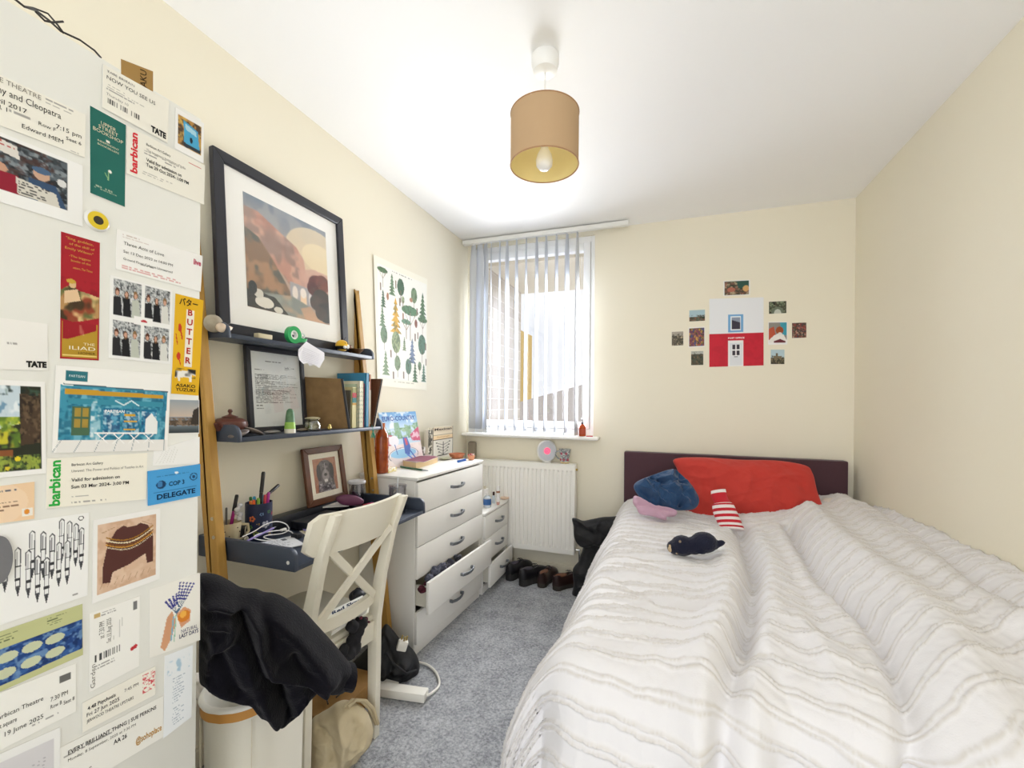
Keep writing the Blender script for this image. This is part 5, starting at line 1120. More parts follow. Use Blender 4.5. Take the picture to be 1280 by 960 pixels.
B().ball(c + Vector((.003, .001, -.014)), .0042, n=10).obj('knot', M('tassel_teal'), tsx)
b = B()
for k in range(26):
    t_ = rs.rand() * 6.28; r_ = rs.rand() ** .5; b.tube([c + Vector((.003, .001, -.016)), c + Vector((.003 + .006 * r_ * math.cos(t_), .001 + .008 * r_ * math.sin(t_), -.030)), c + Vector((.003 + .009 * r_ * math.cos(t_), .001 + .016 * r_ * math.sin(t_), -.044 - .004 * rs.rand()))], .0009, 4)
b.obj('threads', M('tassel_teal'), tsx, kind='stuff')

# ================= desk things =================
def onz(px, py, z): return P(px, py, 'Z', z)
def pen(label, a_, b_, r, col, cap=None, tip=None, group='pens in the floral holder', name='pen'):
    a_, b_ = Vector(a_), Vector(b_); t = thing(name, label, 'pen', a_, group=group); d = b_ - a_
    B().tube([a_, a_ + d * .02, a_ + d * .66], [r * .6, r, r], 10).obj('barrel', M('pen' + col, col, .35), t)
    cc = cap or col; B().tube([a_ + d * .661, a_ + d * .97, b_], [r * 1.12, r * 1.12, r * .8], 10).obj('cap', M('pencap' + cc, cc, .35), t); return t
# mug with pens
c = onz(276, 668, DZ); c = Vector((-1.452, 1.122, DZ)); mg = thing('mug', 'cream speckled mug of pens at the left end of the desk', 'mug', c)
mm = M('mug_glaze', '#dccfae', .3, var=(45, '#cdbd98')); B().lathe([(0, .001), (.028, .001), (.031, .004), (.040, .088), (.0375, .088), (.029, .007), (0, .006)], c, 36).obj('mug_body', mm, mg)
B().tube([c + Vector((.018, .030, .075)), c + Vector((.028, .052, .070)), c + Vector((.028, .056, .045)), c + Vector((.018, .040, .022)), c + Vector((.012, .028, .020))], .005, 10).obj('handle', mm, mg)
b = B()
for k in range(7): t_ = -1.3 + k * .35; zz = .02 + .06 * ((k * 5) % 7) / 7; b.ball(c + Vector(((.0315 + zz * .1) * math.cos(t_), (.0315 + zz * .1) * math.sin(t_), zz)), .0025, n=6)
b.obj('speckles', M('mug_speck', '#5b4a3a', .4), mg, kind='stuff')
pen('magenta pen with black top standing in the cream mug', c + Vector((0, -.004, .012)), c + Vector((-.004, .034, .178)), .0055, '#a8237f', '#232226', group='pens in the cream mug')
pen('thin grey pencil at the left in the cream mug', c + Vector((.004, -.012, .012)), c + Vector((-.004, -.006, .140)), .0032, '#5c5a58', group='pens in the cream mug', name='pencil')
pen('short dark marker in the cream mug', c + Vector((-.012, -.006, .012)), c + Vector((-.02, -.018, .118)), .007, '#35333a', group='pens in the cream mug', name='marker_pen')
cr_ = B()
for k in range(5): cr_.ball(c + Vector((.008 + .006 * math.cos(k * 2), .03 + .010 * math.sin(k * 1.7), .095 + k * .011)), .010, (.8, 1, .9), 10)
soften(cr_.obj('cellophane', M('cellophane', '#d6d6da', .15), label='crumpled clear cellophane sticking out of the cream mug', cat='wrapper'), .0025, 1, (.01, .006))
key = B(); key.tube([c + Vector((.030, .040, .066 - k * .016 + 0)) + Vector((.004 * math.sin(k * 2), .003 * math.cos(k * 3), 0)) for k in range(5)], .0022, 6); key.ball(c + Vector((.037, .040, .015)), .013, (.35, .8, 1.2), 12); key.obj('keyring', M('key_silver', '#b9b2a2', .3, .7), label='silver keyring hanging on the handle of the cream mug', cat='keyring')
# floral pencil holder
c = Vector((-1.435, y_at(325, -1.435), DZ)); ph_ = thing('pencil_holder', 'tall navy floral pencil holder full of pens on the desk', 'pencil holder', c)
B().lathe([(0, .001), (.045, .001), (.045, .138), (.0425, .138), (.0425, .004), (0, .004)], c, 40).obj('holder_body', M('floral_navy', '#1f2745', .45), ph_)
fl = [(-.2, .06, .016, '#a9abb8'), (.35, .035, .010, '#7d3a4a'), (-.9, .03, .012, '#7c8a3e'), (.55, .095, .009, '#a33a42'), (-.5, .10, .008, '#6f8fb5'), (1.0, .06, .012, '#b0413e'), (-1.2, .085, .013, '#c7683a'), (-1.35, .055, .010, '#4f7a44'), (.1, .105, .008, '#4f7a44'), (-.75, .065, .006, '#e3b23a'), (.8, .025, .009, '#56703a'), (.2, .02, .007, '#c99a2f')]
for i, (t_, z, r_, col) in enumerate(fl):
    b = B(); nrm = Vector((math.cos(t_), math.sin(t_), 0)); tan = Vector((-math.sin(t_), math.cos(t_), 0))
    for k in range(5):
        an = k * 2 * PI / 5 + t_; b.ball(c + nrm * .0445 + tan * (r_ * .55 * math.cos(an)) + Vector((0, 0, z + r_ * .55 * math.sin(an))), r_ * .36, (1, 1, 1), 8, AX((0, 0, 0), nrm * .2, tan, (0, 0, 1)))
    b.obj('flower', M('flower' + col, col, .6), ph_)
pd = [(-.030, .016, '#e8622c', 'orange felt pen in the floral holder', .128), (-.026, -.004, '#f08a3c', 'light orange felt pen in the floral holder', .122), (-.022, .026, '#7aa33c', 'lime green felt pen in the floral holder', .134), (-.012, -.024, '#3e7a3e', 'dark green felt pen in the floral holder', .132), (.004, .024, '#c23a4c', 'red felt pen in the floral holder', .140), (.002, -.026, '#3aa5d0', 'sky blue felt pen in the floral holder', .130), (.016, .004, '#6f9fb8', 'grey blue felt pen in the floral holder', .136), (.020, .020, '#b03a9c', 'purple felt pen in the floral holder', .146), (.030, .006, '#f0c828', 'yellow felt pen in the floral holder', .140)]
for (dy, dx, col, lb, h) in pd: pen(lb, c + Vector((dx * .6, dy * .6, .01)), c + Vector((dx * 1.05, dy * 1.2, h + .026)), .0048, col)
pen('long black marker rising above the floral holder', c + Vector((-.004, -.004, .02)), c + Vector((-.02, .036, .245)), .0062, '#201f22', name='marker_pen')
pen('black pen leaning out sideways from the floral holder', c + Vector((-.010, .010, .135)), c + Vector((-.035, .120, .178)), .0058, '#201f22', name='marker_pen')
# white charging cable
def onl(px, py, dz=0):
    """on the desk, or lifted in front of the pencil holder where the loops rise"""
    p = P(px, py, 'Z', DZ + .003 + dz)
    return p if p.x > -1.375 else P(px, py, 'X', -1.375)
def cr_path(pts, z=DZ + .0025, x=None):
    out = []
    k = len(pts); q = [onl(p[0], p[1], p[2] if len(p) > 2 else 0) for p in pts]
    for i in range(k - 1):
        p0, p1, p2, p3 = q[max(i - 1, 0)], q[i], q[i + 1], q[min(i + 2, k - 1)]
        for t in np.linspace(0, 1, 8, endpoint=False): out.append(.5 * ((2 * p1) + (-p0 + p2) * t + (2 * p0 - 5 * p1 + 4 * p2 - p3) * t * t + (-p0 + 3 * p1 - 3 * p2 + p3) * t ** 3))
    return out + [q[-1]]
wc = thing('charging_cable', 'white charging cable lying in loops on the desk', 'cable', onz(350, 660, DZ))
B().tube(cr_path([(303, 671), (318, 664), (331, 656, .02), (345, 652, .03), (357, 655, .02), (361, 662, .006), (352, 667, 0), (335, 669), (330, 672), (345, 675), (360, 672), (366, 667), (358, 663, .004), (340, 664), (322, 668), (318, 673), (335, 676), (352, 674), (362, 671)]), .0020, 7).obj('wire', M('cable_white', '#eceae8', .35), wc)
p = onl(354, 662, .01); B().box(p.x - .005, p.y - .012, p.z - .004, p.x + .005, p.y + .012, p.z + .004, .0015).obj('plug', M('cable_white'), wc)
pn = thing('lilac_pen', 'lilac pen lying on the desk beside the white cable', 'pen', onz(330, 668, DZ)); B().tube([onl(309, 676), onl(342, 660)], .0035, 10).obj('barrel', M('lilac', '#9d8fd0', .35), pn); B().tube([onl(342, 660), onl(345, 658.5)], [.0035, .001], 10).obj('nib', M('nib_grey', '#777777', .3, .8), pn)
def flat(name, q, z, art, label, cat, texts=(), th=.001, **k): return sheet(name, [onz(x, y_, z + th) for x, y_ in q], (0, 0, 1), art, texts, label=label, cat=cat, thick=th, **k)
a = Art(60, 40, '#d9dbdf', 70); a.dashes(.05, .1, .9, .9, 8, '#85888f', .45); a.rect(.6, .08, .75, .3, '#55585f')
flat('foil_packet', [(323, 680), (364, 671), (381, 681), (346, 689)], DZ, a, 'silver printed blister packet lying at the front of the desk', 'packet', th=.003, edge='#c9cbd0')
bxp = onz(371, 673, DZ); b = B().box(bxp.x - .018, bxp.y - .012, DZ + .0005, bxp.x + .012, bxp.y + .016, DZ + .018, .002); b.obj('small_black_box', M('box_black'), label='small black box beside the silver blister packet', cat='box')
a = Art(30, 20, '#8f83bd', 71); flat('lilac_card', [(377, 659), (392, 655), (396, 664), (380, 664)], DZ + .008, a, 'small lilac card on the desk left of the chair back', 'card')
a = Art(30, 20, '#e7dcc2', 72); a.dashes(.1, .2, .9, .8, 4, '#9a8d74'); flat('paper_slip', [(374, 664), (390, 662), (408, 672), (398, 679)], DZ + .002, a, 'cream paper slips on the desk left of the chair back', 'paper')
a = Art(30, 20, '#c9a06c', 73); flat('brown_card', [(380, 672), (395, 668), (420, 678), (408, 683)], DZ + .0005, a, 'brown card sticking out under the cream paper slips', 'card')
pn = thing('white_pen', 'white pen lying between the cable and the chair back', 'pen', onz(372, 657, DZ)); B().tube([onz(365, 660.5, DZ + .004), onz(385, 651, DZ + .004)], .003, 8).obj('barrel', M('cable_white'), pn)
rl = thing('ruler', 'long wooden ruler lying across the back of the desk', 'ruler', onz(378, 650, DZ)); B().bar(onz(362, 657, DZ + .003), onz(390, 643, DZ + .003), .018, .002).obj('ruler_blade', M('ruler_wood', '#a98a55', .5), rl, smooth=False)
# eye shadow palette, purple pouch, small things
a = Art(60, 30, '#c7c3bf', 74)
for i in range(6):
    for j in range(2): a.rect(.05 + i * .155, .10 + j * .44, .18 + i * .155, .46 + j * .44, ['#d6cfc8', '#a98f86', '#cdbfc9', '#9fb3a9', '#bfa79a', '#e3dccf'][(i + 2 * j) % 6])
pz = DZ + .04
sheet('palette_card', [P(389, 621, 'Z', pz + .01), P(432, 617, 'Z', pz + .01), P(436, 633, 'Z', pz), P(388, 636, 'Z', pz)], (.2, 0, 1), a, label='tilted make-up palette of small colour pans below the dog portrait', cat='palette', thick=.006)
a_ = P(402, 628, 'Z', DZ + .0); bx('palette_box', (-1.42, 1.36, DZ + .0005, -1.30, 1.56, DZ + .034), M('box_black'), bev=.004, label='dark box lying under the make-up palette on the desk', cat='box')
puff('purple_pouch', [(420, 622), (432, 618), (446, 620), (455, 626), (450, 631), (434, 632), (424, 629)], (-1.36, 1.62, DZ + .03), facing((-1.36, 1.62, DZ))[1], .014, M('pouch_purple', '#6d3a56', .5), folds=[(424, 626), (448, 627), 2, .005][:0], rings=12, N=60, label='shiny purple pouch beside the clear tumbler on the desk', cat='pouch', zmin=DZ + .001)
for (px, py, r_, col, lb) in ((452, 633, .010, '#b3243c', 'red lipstick tube lying on the desk by the tumbler'), (470, 628, .009, '#2f6fb5', 'blue tube lying on the desk behind the chair back'), (461, 631, .009, '#d23a6a', 'pink tube lying on the desk behind the chair back'), (458, 622, .008, '#26232b', 'black tube lying on the desk behind the clear tumbler')):
    p = P(px, py, 'Z', DZ + r_ + .012 * 0); B().tube([p + Vector((-.01, -.028, 0)), p + Vector((.008, .024, 0))], r_, 12).obj('cosmetic_tube', M('cos' + col, col, .3), label=lb, cat='tube')
# tumblers
tg = glass_mat('clear_plastic', '#dedde0', .03, .18)
def tumbler(label, c, r0, r1, h, lid):
    t = thing('tumbler', label, 'tumbler', c); b = B().lathe([(0, .001), (r0, .001), (r1, h), (r1 - .002, h), (r0 - .002, .005), (0, .005)], c, 36); b.obj('cup', tg, t)
    if lid == 'flat': B().lathe([(r1 - .003, h - .006), (r1 + .003, h - .006), (r1 + .004, h + .001), (r1 + .001, h + .006), (0, h + .007)], c, 36).obj('lid', M('lid_grey', '#c9c7c8', .25, alpha=.75), t)
    return t
c = Vector((-1.36, y_at(447, -1.36), DZ)); tumbler('clear plastic tumbler with flat lid beside the dog portrait', c, .027, .037, .142, 'flat')
c = Vector((-1.17, 1.735, DZ)); t = tumbler('clear glass tumbler with straw at the far end of the desk', c, .036, .040, .125, None)
B().tube([c + Vector((.0, -.012, .008)), c + Vector((-.004, .008, .165))], .0035, 8).obj('straw', M('straw_clear', '#dfe3e6', .2, alpha=.7), t)
B().lathe([(.036, .125), (.0415, .125), (.0415, .131), (.034, .133)], c, 32).obj('rim', tg, t)
# ================= things on the tall chest =================
CZ = .892 + .0005
# record sleeve leaning on the wall
a = Art(150, 150, '#b9d3e3', 80); a.grad(0, 0, 1, .35, '#5f9ad0', '#cfe0ea'); a.mottle(a.box(0, 0, 1, .3), ['#f0f4f6'], 6, .8)
a.mottle(a.pm([(0, .24), (.3, .3), (.6, .3), (1, .2), (1, .5), (0, .5)]), ['#8fae7a', '#5f8a5a'], 9, .8); a.poly([(.33, .2), (.45, .2), (.5, .46), (.32, .44)], '#6f9a6a', .7); a.poly([(.6, .24), (.7, .26), (.78, .46), (.62, .46)], '#7fa37a', .7)
a.poly([(0, .36), (.3, .44), (.3, .60), (0, .66)], '#b0405a'); a.rect(.04, .42, .10, .6, '#6a5a7a'); a.rect(.14, .44, .2, .58, '#e7d6dc'); a.poly([(.72, .44), (1, .30), (1, .58), (.75, .56)], '#c64a6a'); a.mottle(a.box(.75, .4, 1, .58), ['#ecd4dc'], 12, .8); a.rect(0, .6, 1, 1, '#e9dcd8'); a.mottle(a.box(0, .62, 1, 1), ['#dcc9c2'], 6, .6)
a.ell(.47, .80, .40, .14, '#4a5568'); a.ell(.47, .79, .38, .12, '#e6e2e8'); a.ell(.47, .79, .34, .095, '#8fc4e3'); a.poly([(.07, .80), (.87, .80), (.78, .93), (.2, .95)], '#d9cfd0'); a.ell(.47, .77, .34, .085, '#8fc4e3')
a.ell(.27, .53, .12, .10, '#e9e7ec'); a.line(.27, .6, .3, .77, .02, '#4a6ab0'); a.poly([(.50, .48), (.62, .48), (.68, .66), (.62, .82), (.50, .78)], '#3a5fb0'); a.poly([(.54, .50), (.60, .50), (.62, .62), (.56, .64)], '#c8465a'); a.line(.62, .7, .8, .94, .03, '#3a5fb0'); a.line(.55, .8, .72, .93, .03, '#4f74c4')
sl = [P(470, 512, 'X', -1.49), P(521, 512, 'X', -1.49), P(531, 580, 'X', -1.42), P(478, 588, 'X', -1.42)]
y0, y1 = P(474, 512, 'X', -1.47).y, P(521, 512, 'X', -1.47).y
y0 = 2.02; y1 = 2.40
sheet('record_sleeve', [(-1.495, y0, CZ + .313), (-1.495, y1, CZ + .313), (-1.43, y1, CZ + .001), (-1.43, y0, CZ + .001)], (.98, 0, .2), a, [('EURO-COUNTRY', .5, .16, .085, '#2c4f9c', dict(al='c', wid=.88, bold=.025))], label='square colourful record sleeve reading EURO-COUNTRY leaning on the wall', cat='record', thick=.004)
# amber drink bottle
c = Vector((-1.40, 1.928, CZ)); ab = thing('drink_bottle', 'tall orange amber bottle behind the ladder desk leg', 'bottle', c)
prof = [(0, .001), (.030, .001), (.036, .006)] + [(.036 - .002 * (i % 2), .012 + .012 * i) for i in range(12)] + [(.036, .185), (.031, .208), (.019, .226), (.016, .24), (0, .24)]
B().lathe(prof, c, 32).obj('bottle_body', M('amber_plastic', '#c25a16', .12, trans=.35, coat=.3, var=(30, '#9c3f0f')), ab); B().lathe([(.017, .2405), (.017, .262), (0, .262)], c, 24).obj('cap', M('bottle_cap', '#b9622c', .4), ab)
# book standing with its cover to the room
a = Art(60, 90, '#e6d9c0', 81); a.rect(0, 0, 1, .16, '#d9cbb0'); a.rect(.03, .27, .97, .40, '#ecd2a8'); a.rect(.0, .40, 1, .42, '#4a3b2c'); a.rect(.0, .42, 1, 1, '#e3dfd3'); a.rect(.03, .25, .97, .265, '#4a3b2c')
for s_ in (-1, 1):
    for k in range(4): a.line(.5, .60 + k * .1, .5 + s_ * (.30 - .04 * k), .52 + k * .1, .02, '#4a4a44'); a.ell(.5 + s_ * (.32 - .04 * k), .51 + k * .1, .04, .022, '#5a5a50')
a.line(.5, .5, .5, .94, .025, '#3f3f3a'); a.ell(.5, .93, .3, .02, '#55554c'); a.rect(0, 0, .02, 1, '#4a3b2c'); a.rect(.98, 0, 1, 1, '#4a3b2c')
bt_ = thing('book', 'patterned beige book standing face out at the wall end', 'book', (-1.44, 2.50, CZ))
by0, by1 = y_at(541, -1.435), y_at(565, -1.435); by0, by1 = 2.345, 2.475
by0, by1 = P(541, 560, 'X', -1.43).y, P(566, 560, 'X', -1.43).y
B().box(-1.462, by0, CZ, -1.4312, by1, CZ + .205).obj('page_block', M('pages#e9e3d2', '#e9e3d2', .8), bt_, smooth=False)
sheet('cover', [(-1.431, by0 - .001, CZ + .206), (-1.431, by1 + .001, CZ + .206), (-1.431, by1 + .001, CZ), (-1.431, by0 - .001, CZ)], (1, 0, 0), a, [('Mexican', .5, .11, .08, '#3a2f25', dict(al='c', wid=.85, bold=.03)), ('Favourites', .5, .35, .05, '#b08a4c', dict(al='c', wid=.6))], parent=bt_, thick=.001)
sp0 = P(535.5, 560, 'X', -1.43).y; a = Art(14, 70, '#dcd6c6', 82); a.mottle(None, ['#5a5648', '#3a382f'], 8, .85)
b2 = thing('book', 'dark patterned book spine just left of the face out book', 'book', (-1.44, sp0 + .02, CZ)); B().box(-1.46, sp0, CZ, -1.4322, by0 - .004, CZ + .195).obj('page_block', M('pages#e9e3d2'), b2, smooth=False)
sheet('spine', [(-1.432, sp0, CZ + .195), (-1.432, by0 - .004, CZ + .195), (-1.432, by0 - .004, CZ), (-1.432, sp0, CZ)], (1, 0, 0), a, parent=b2, thick=.0006)
a = Art(14, 30, '#ecebe6', 83); a.mottle(None, ['#6a675f'], 7, .7); yy = P(530, 570, 'X', -1.43).y
sk_b = B().box(-1.455, yy, CZ, -1.433, yy + .02, CZ + .09, .002); sk_b.obj('small_carton', M('carton_grey', '#d9d7d0', .6, var=(60, '#7f7c74', .05)), label='small upright grey printed carton left of the two books', cat='box')
# block book, pen, box
def onc(px, py, z=CZ): return P(px, py, 'Z', z)
c4 = [onc(494, 581), onc(520, 586), onc(547, 578), onc(522, 572.5)]
kb = thing('thick_book', 'thick pale wood coloured block book lying on the chest', 'book', c4[1]); b = B(); b.add([v for v in c4] + [v + Vector((0, 0, .032)) for v in c4], [(0, 1, 2, 3), (4, 7, 6, 5), (0, 4, 5, 1), (1, 5, 6, 2), (2, 6, 7, 3), (3, 7, 4, 0)]); b.obj('page_block', M('block_pages', '#e2c79a', .7, bump=(200, .2, .001)), kb, smooth=False)
b = B(); b.add([v + Vector((0, 0, .0325)) for v in c4] + [v + Vector((0, 0, .036)) for v in c4], [(0, 1, 2, 3), (4, 7, 6, 5), (0, 4, 5, 1), (1, 5, 6, 2), (2, 6, 7, 3), (3, 7, 4, 0)]); b.obj('cover', M('block_cover', '#cdb8bb', .5), kb, smooth=False)
mg2 = [onc(505, 576, CZ + .037), onc(530, 578, CZ + .037), onc(549, 571, CZ + .037), onc(525, 570, CZ + .037)]
a = Art(20, 20, '#8a4a5f', 84); sheet('leaflet', mg2, (0, 0, 1), a, label='thin maroon leaflet lying on the thick pale book', cat='leaflet', thick=.002)
pn = thing('green_pen', 'dark green pen lying on the front of the tall chest', 'pen', onc(500, 584)); B().tube([onc(501, 583.5, CZ + .006), onc(528, 587.5, CZ + .006)], .0055, 12).obj('barrel', M('pen_green', '#245c3c', .3), pn); B().tube([onc(528, 587.6, CZ + .006), onc(535, 588.4, CZ + .005)], [.0045, .003], 10).obj('cap', M('pen_greycap', '#9aa0a8', .3), pn)
wbp = onc(484, 590); bx('dotted_box', (wbp.x - .03, wbp.y - .03, CZ, wbp.x + .03, wbp.y + .045, CZ + .022), M('dotted_card', '#f0eee8', .6, var=(70, '#d9c46a', .08)), bev=.002, label='low white box with yellow dots at the chest near end', cat='box')
c = onc(556, 574.5); sd = B().lathe([(0, .001), (.02, .001), (.042, .009), (.046, .014), (.043, .0145), (.02, .005), (0, .004)], c, 32).obj('shell_dish', M('shell_green', '#a5a58a', .35, bump=(60, .4, .002), var=(30, '#c9c8b0')), label='greenish shell dish on the tall chest beside the terracotta dish', cat='dish')
c = onc(571, 572.5); B().lathe([(0, .001), (.040, .001), (.052, .026), (.055, .030), (.051, .031), (.046, .026), (.037, .006), (0, .006)], c, 36).obj('terracotta_dish', M('terracotta', '#b8734f', .7), label='shallow terracotta saucer at the far end of the tall chest', cat='dish')
c = onc(578, 578); B().bar(c + Vector((-.02, -.03, .008)), c + Vector((.012, .025, .014)), .012, .014, bev=.003).obj('lip_balm', M('balm_blue', '#2f62b5', .3), label='small blue tube lying against the terracotta saucer', cat='tube')
c = onc(589, 575); tpv = thing('mini_pot', 'tiny terracotta pot of beads at the chest corner', 'pot', c); B().lathe([(0, .001), (.017, .001), (.025, .030), (.022, .031), (.016, .006), (0, .006)], c, 28).obj('pot_body', M('terracotta2', '#cf8f6c', .7), tpv)
b = B()
for k in range(16): t_ = k * 2.4; r_ = .003 + .004 * (k % 5); b.ball(c + Vector((r_ * math.cos(t_), r_ * math.sin(t_), .031 + .003 * (k % 3))), .005, n=8)
b.obj('beads', M('beads', '#e9d9cf', .3, var=(90, '#b8243f', .04)), tpv, kind='stuff')
p0 = P(590, 565, 'Y', 3.17); B().box(p0.x - .032, 3.15, .80, p0.x + .032, 3.199, .955, .018, seg=4).obj('wall_sensor', M('taupe_plastic', '#8f8473', .5), label='taupe rounded box on the back wall behind the chest', cat='device')

# ================= things on the low chest =================
LZ = .538 + .0005
def lathe_bottle(name, label, px, py, parts, x=None):
    c = onc(px, py, LZ) if x is None else Vector((x, y_at(px, x), LZ)); t = thing(name, label, 'bottle', c)
    for nm, pr, m in parts: B().lathe(pr, c, 24).obj(nm, m, t)
    return t
cl = M('bottle_clear', '#dfe9f2', .15, trans=.3); wh = M('bottle_white', '#ece9e6', .35)
lathe_bottle('pump_bottle', 'clear pump bottle with blue label on the low chest', 609, 634, [('bottle_body', [(0, .001), (.026, .001), (.028, .004), (.027, .068), (.012, .082), (0, .082)], cl), ('label_band', [(.0285, .02), (.0280, .06)], M('label_blue', '#2f5f9c', .4)), ('pump', [(.010, .0822), (.010, .10), (.004, .102), (.004, .118), (.011, .12), (.011, .128), (0, .128)], wh)])
lathe_bottle('dropper_bottle', 'little clear bottle with dark cap on the low chest', 617, 629, [('bottle_body', [(0, .001), (.012, .001), (.012, .05), (.007, .058), (0, .058)], cl), ('cap', [(.008, .0582), (.008, .082), (0, .085)], M('cap_dark', '#3a1f1a', .3))])
lathe_bottle('cream_tube', 'tall white tube with copper band on the low chest', 622.5, 631, [('cap', [(0, .001), (.011, .001), (.012, .022), (0, .022)], M('cap_rose', '#c99a90', .4)), ('tube_body', [(.0122, .0222), (.013, .11), (.010, .135), (0, .136)], wh), ('band', [(.0135, .086), (.0132, .100)], M('band_copper', '#9c6a4c', .4))])
lathe_bottle('small_pot', 'short white bottle standing in front on the low chest', 606, 627, [('bottle_body', [(0, .001), (.018, .001), (.018, .085), (.010, .095), (0, .095)], wh), ('cap', [(.0105, .0952), (.0105, .115), (0, .116)], M('cap_cream', '#ddd6c0', .4))])
c = onc(631, 623.5, LZ); B().lathe([(0, .001), (.030, .001), (.034, .006), (.030, .014), (0, .016)], c, 28).obj('powder_compact', M('peach_plastic', '#dcbfa8', .4), label='round peach compact at the far end of the low chest', cat='compact')

# clothes spilling from the open drawer
ddk = M('dark_knit', '#33333d', .95, bump=(150, .6, .002), sheen=.2)
def clump(name, pts, mat, label, cat, vox=.005, cl=(.03, .012), it=3, parent=None, **k):
    if 'garment' in name: cl = (.022, .022); vox = .004
    b = B()
    for (p, r, s) in pts: b.ball(p, r, s, 14)
    o = b.obj(name, mat, parent, label=label, cat=cat, **k); return soften(o, vox, it, cl)
def dwp(px, py, x=-1.115): return P(px, py, 'X', x)
clump('grey_garment', [(dwp(545, 714), .028, (.8, 1.4, .9)), (dwp(553, 709), .026, (.9, 1.1, .9)), (dwp(536, 722), .02, (.9, 1.5, .8)), (dwp(548, 722), .03, (.9, 1.5, .9))], M('garment_slate', '#4a4c5a', .9, bump=(120, .5, .002)), 'slate grey garment spilling over the open drawer', 'clothes')
clump('black_garment', [(dwp(563, 703), .022, (.9, 1.2, .9)), (dwp(572, 697), .024, (.9, 1.3, .8)), (dwp(560, 710), .028, (.8, 1.4, .9)), (dwp(574, 705), .03, (.8, 1.5, .9))], ddk, 'black garment bunched in the open drawer behind the slate grey one', 'clothes')
clump('maroon_garment', [(dwp(526, 735, -1.13), .016, (1.2, 1.5, .6)), (dwp(534, 731, -1.13), .018, (1.2, 1.6, .6)), (dwp(529, 736, -1.13), .018, (1.2, 1.5, .5))], M('garment_maroon', '#4f1a28', .9, bump=(120, .5, .002)), 'maroon garment at the near end of the open drawer', 'clothes')

# ================= radiator top and window sill =================
RZ = rz1 + .0065
ac = thing('alarm_clock', 'round white clock glowing pink on the radiator', 'clock', P(684, 578, 'Y', 3.13)); cc = P(683.5, 563, 'Y', 3.13); cc.z = RZ + .085
nrm = Vector((.50, -.86, .08)).normalized(); t1 = Vector((0, 0, 1)).cross(nrm).normalized(); t2 = nrm.cross(t1); T = AX(cc, t1, t2, nrm)
B().lathe([(0, -.022), (.060, -.020), (.078, -.008), (.082, .004), (.078, .010), (.072, .012)], (0, 0, 0), 48, T, sx=.92).obj('clock_case', M('clock_white', '#e6e6e4', .35), ac)
B().lathe([(.0715, .012), (.05, .009), (0, .007)], (0, 0, 0), 48, T, sx=.92).obj('clock_face', M('clock_face', '#c9ccd3', .35), ac)
B().lathe([(.024, .0105), (0, .0115)], (0, 0, 0), 32, T).obj('glowing_button', M('pink_glow', '#ff5a78', .4, emit=('#ff4a70', .9)), ac)
B().lathe([(.024, .0115), (.026, .0115), (.026, .010)], (0, -.030, 0), 32, T, sx=.8, sy=.5).obj('lower_ring', M('clock_ring', '#b3b6bd', .35), ac)
B().lathe([(0, 0), (.034, 0), (.034, .006), (.026, .010), (0, .010)], (cc.x - .004, cc.y + .012, RZ), 32, sy=.7).obj('clock_foot', M('clock_white'), ac)
c = P(706, 578, 'Y', 3.125); c.z = RZ; mu = thing('mug', 'grey patterned mug with red flowers on the radiator', 'mug', c)
mm2 = M('mug_pattern', '#7e8587', .3, var=(60, '#c9cccb', .03)); B().lathe([(0, .001), (.028, .001), (.029, .016), (.033, .045), (.043, .105), (.0405, .105), (.030, .045), (.026, .006), (0, .006)], c, 36).obj('mug_body', mm2, mu)
B().tube([c + Vector((-.036, -.012, .090)), c + Vector((-.062, -.02, .086)), c + Vector((-.066, -.02, .062)), c + Vector((-.050, -.014, .040)), c + Vector((-.032, -.008, .032))], .005, 10).obj('handle', mm2, mu)
for k in range(5):
    an = -PI / 2 - .9 + k * .45; z = .075 if k % 2 else .03; r_ = .0345 if z < .05 else .040; q = c + Vector((r_ * math.cos(an) * .97, r_ * math.sin(an) * .97, z)); b = B()
    for j in range(5): b.ball(q + Vector((-math.sin(an), math.cos(an), 0)) * .006 * math.cos(j * 1.257) + Vector((0, 0, .006 * math.sin(j * 1.257))), .004, n=8)
    b.obj('flower', M('flower_rose', '#b33a55', .4), mu)
B().lathe([(.0295, .003), (.0298, .014)], c, 36).obj('foot_band', M('mug_foot', '#d9c48a', .4), mu)
c = P(728, 541, 'Y', 3.15); c.z = WZ0 - .0025; c.x = P(728, 535, 'Y', 3.15).x; pb = thing('pump_bottle', 'amber pump bottle with black top on the window sill', 'bottle', c)
am = M('amber_sill', '#c2572a', .2, trans=.2); B().lathe([(0, .001), (.022, .001), (.024, .004), (.024, .070), (.018, .082), (.010, .088), (0, .088)], c, 28).obj('bottle_body', am, pb)
B().lathe([(.0245, .015), (.0245, .055)], c, 28).obj('label_band', M('label_rust', '#b04a2c', .5), pb)
bk_ = M('pump_black', '#2a2f38', .3); B().lathe([(.011, .0882), (.011, .104), (.004, .106), (.004, .120), (.008, .122), (.008, .130), (0, .130)], c, 20).bar(c + Vector((0, 0, .126)), c + Vector((-.006, -.024, .124)), .006, .006).obj('pump', bk_, pb)
c = P(735, 543, 'Y', 3.12); c.z = WZ0 - .0025; c.x = P(737, 540, 'Y', 3.12).x; B().bar(c + Vector((-.025, 0, .004)), c + Vector((.022, .008, .004)), .010, .007, bev=.002).obj('lighter', M('lighter_red', '#c9304f', .3), label='small red stick lying on the window sill by the amber bottle', cat='stick')

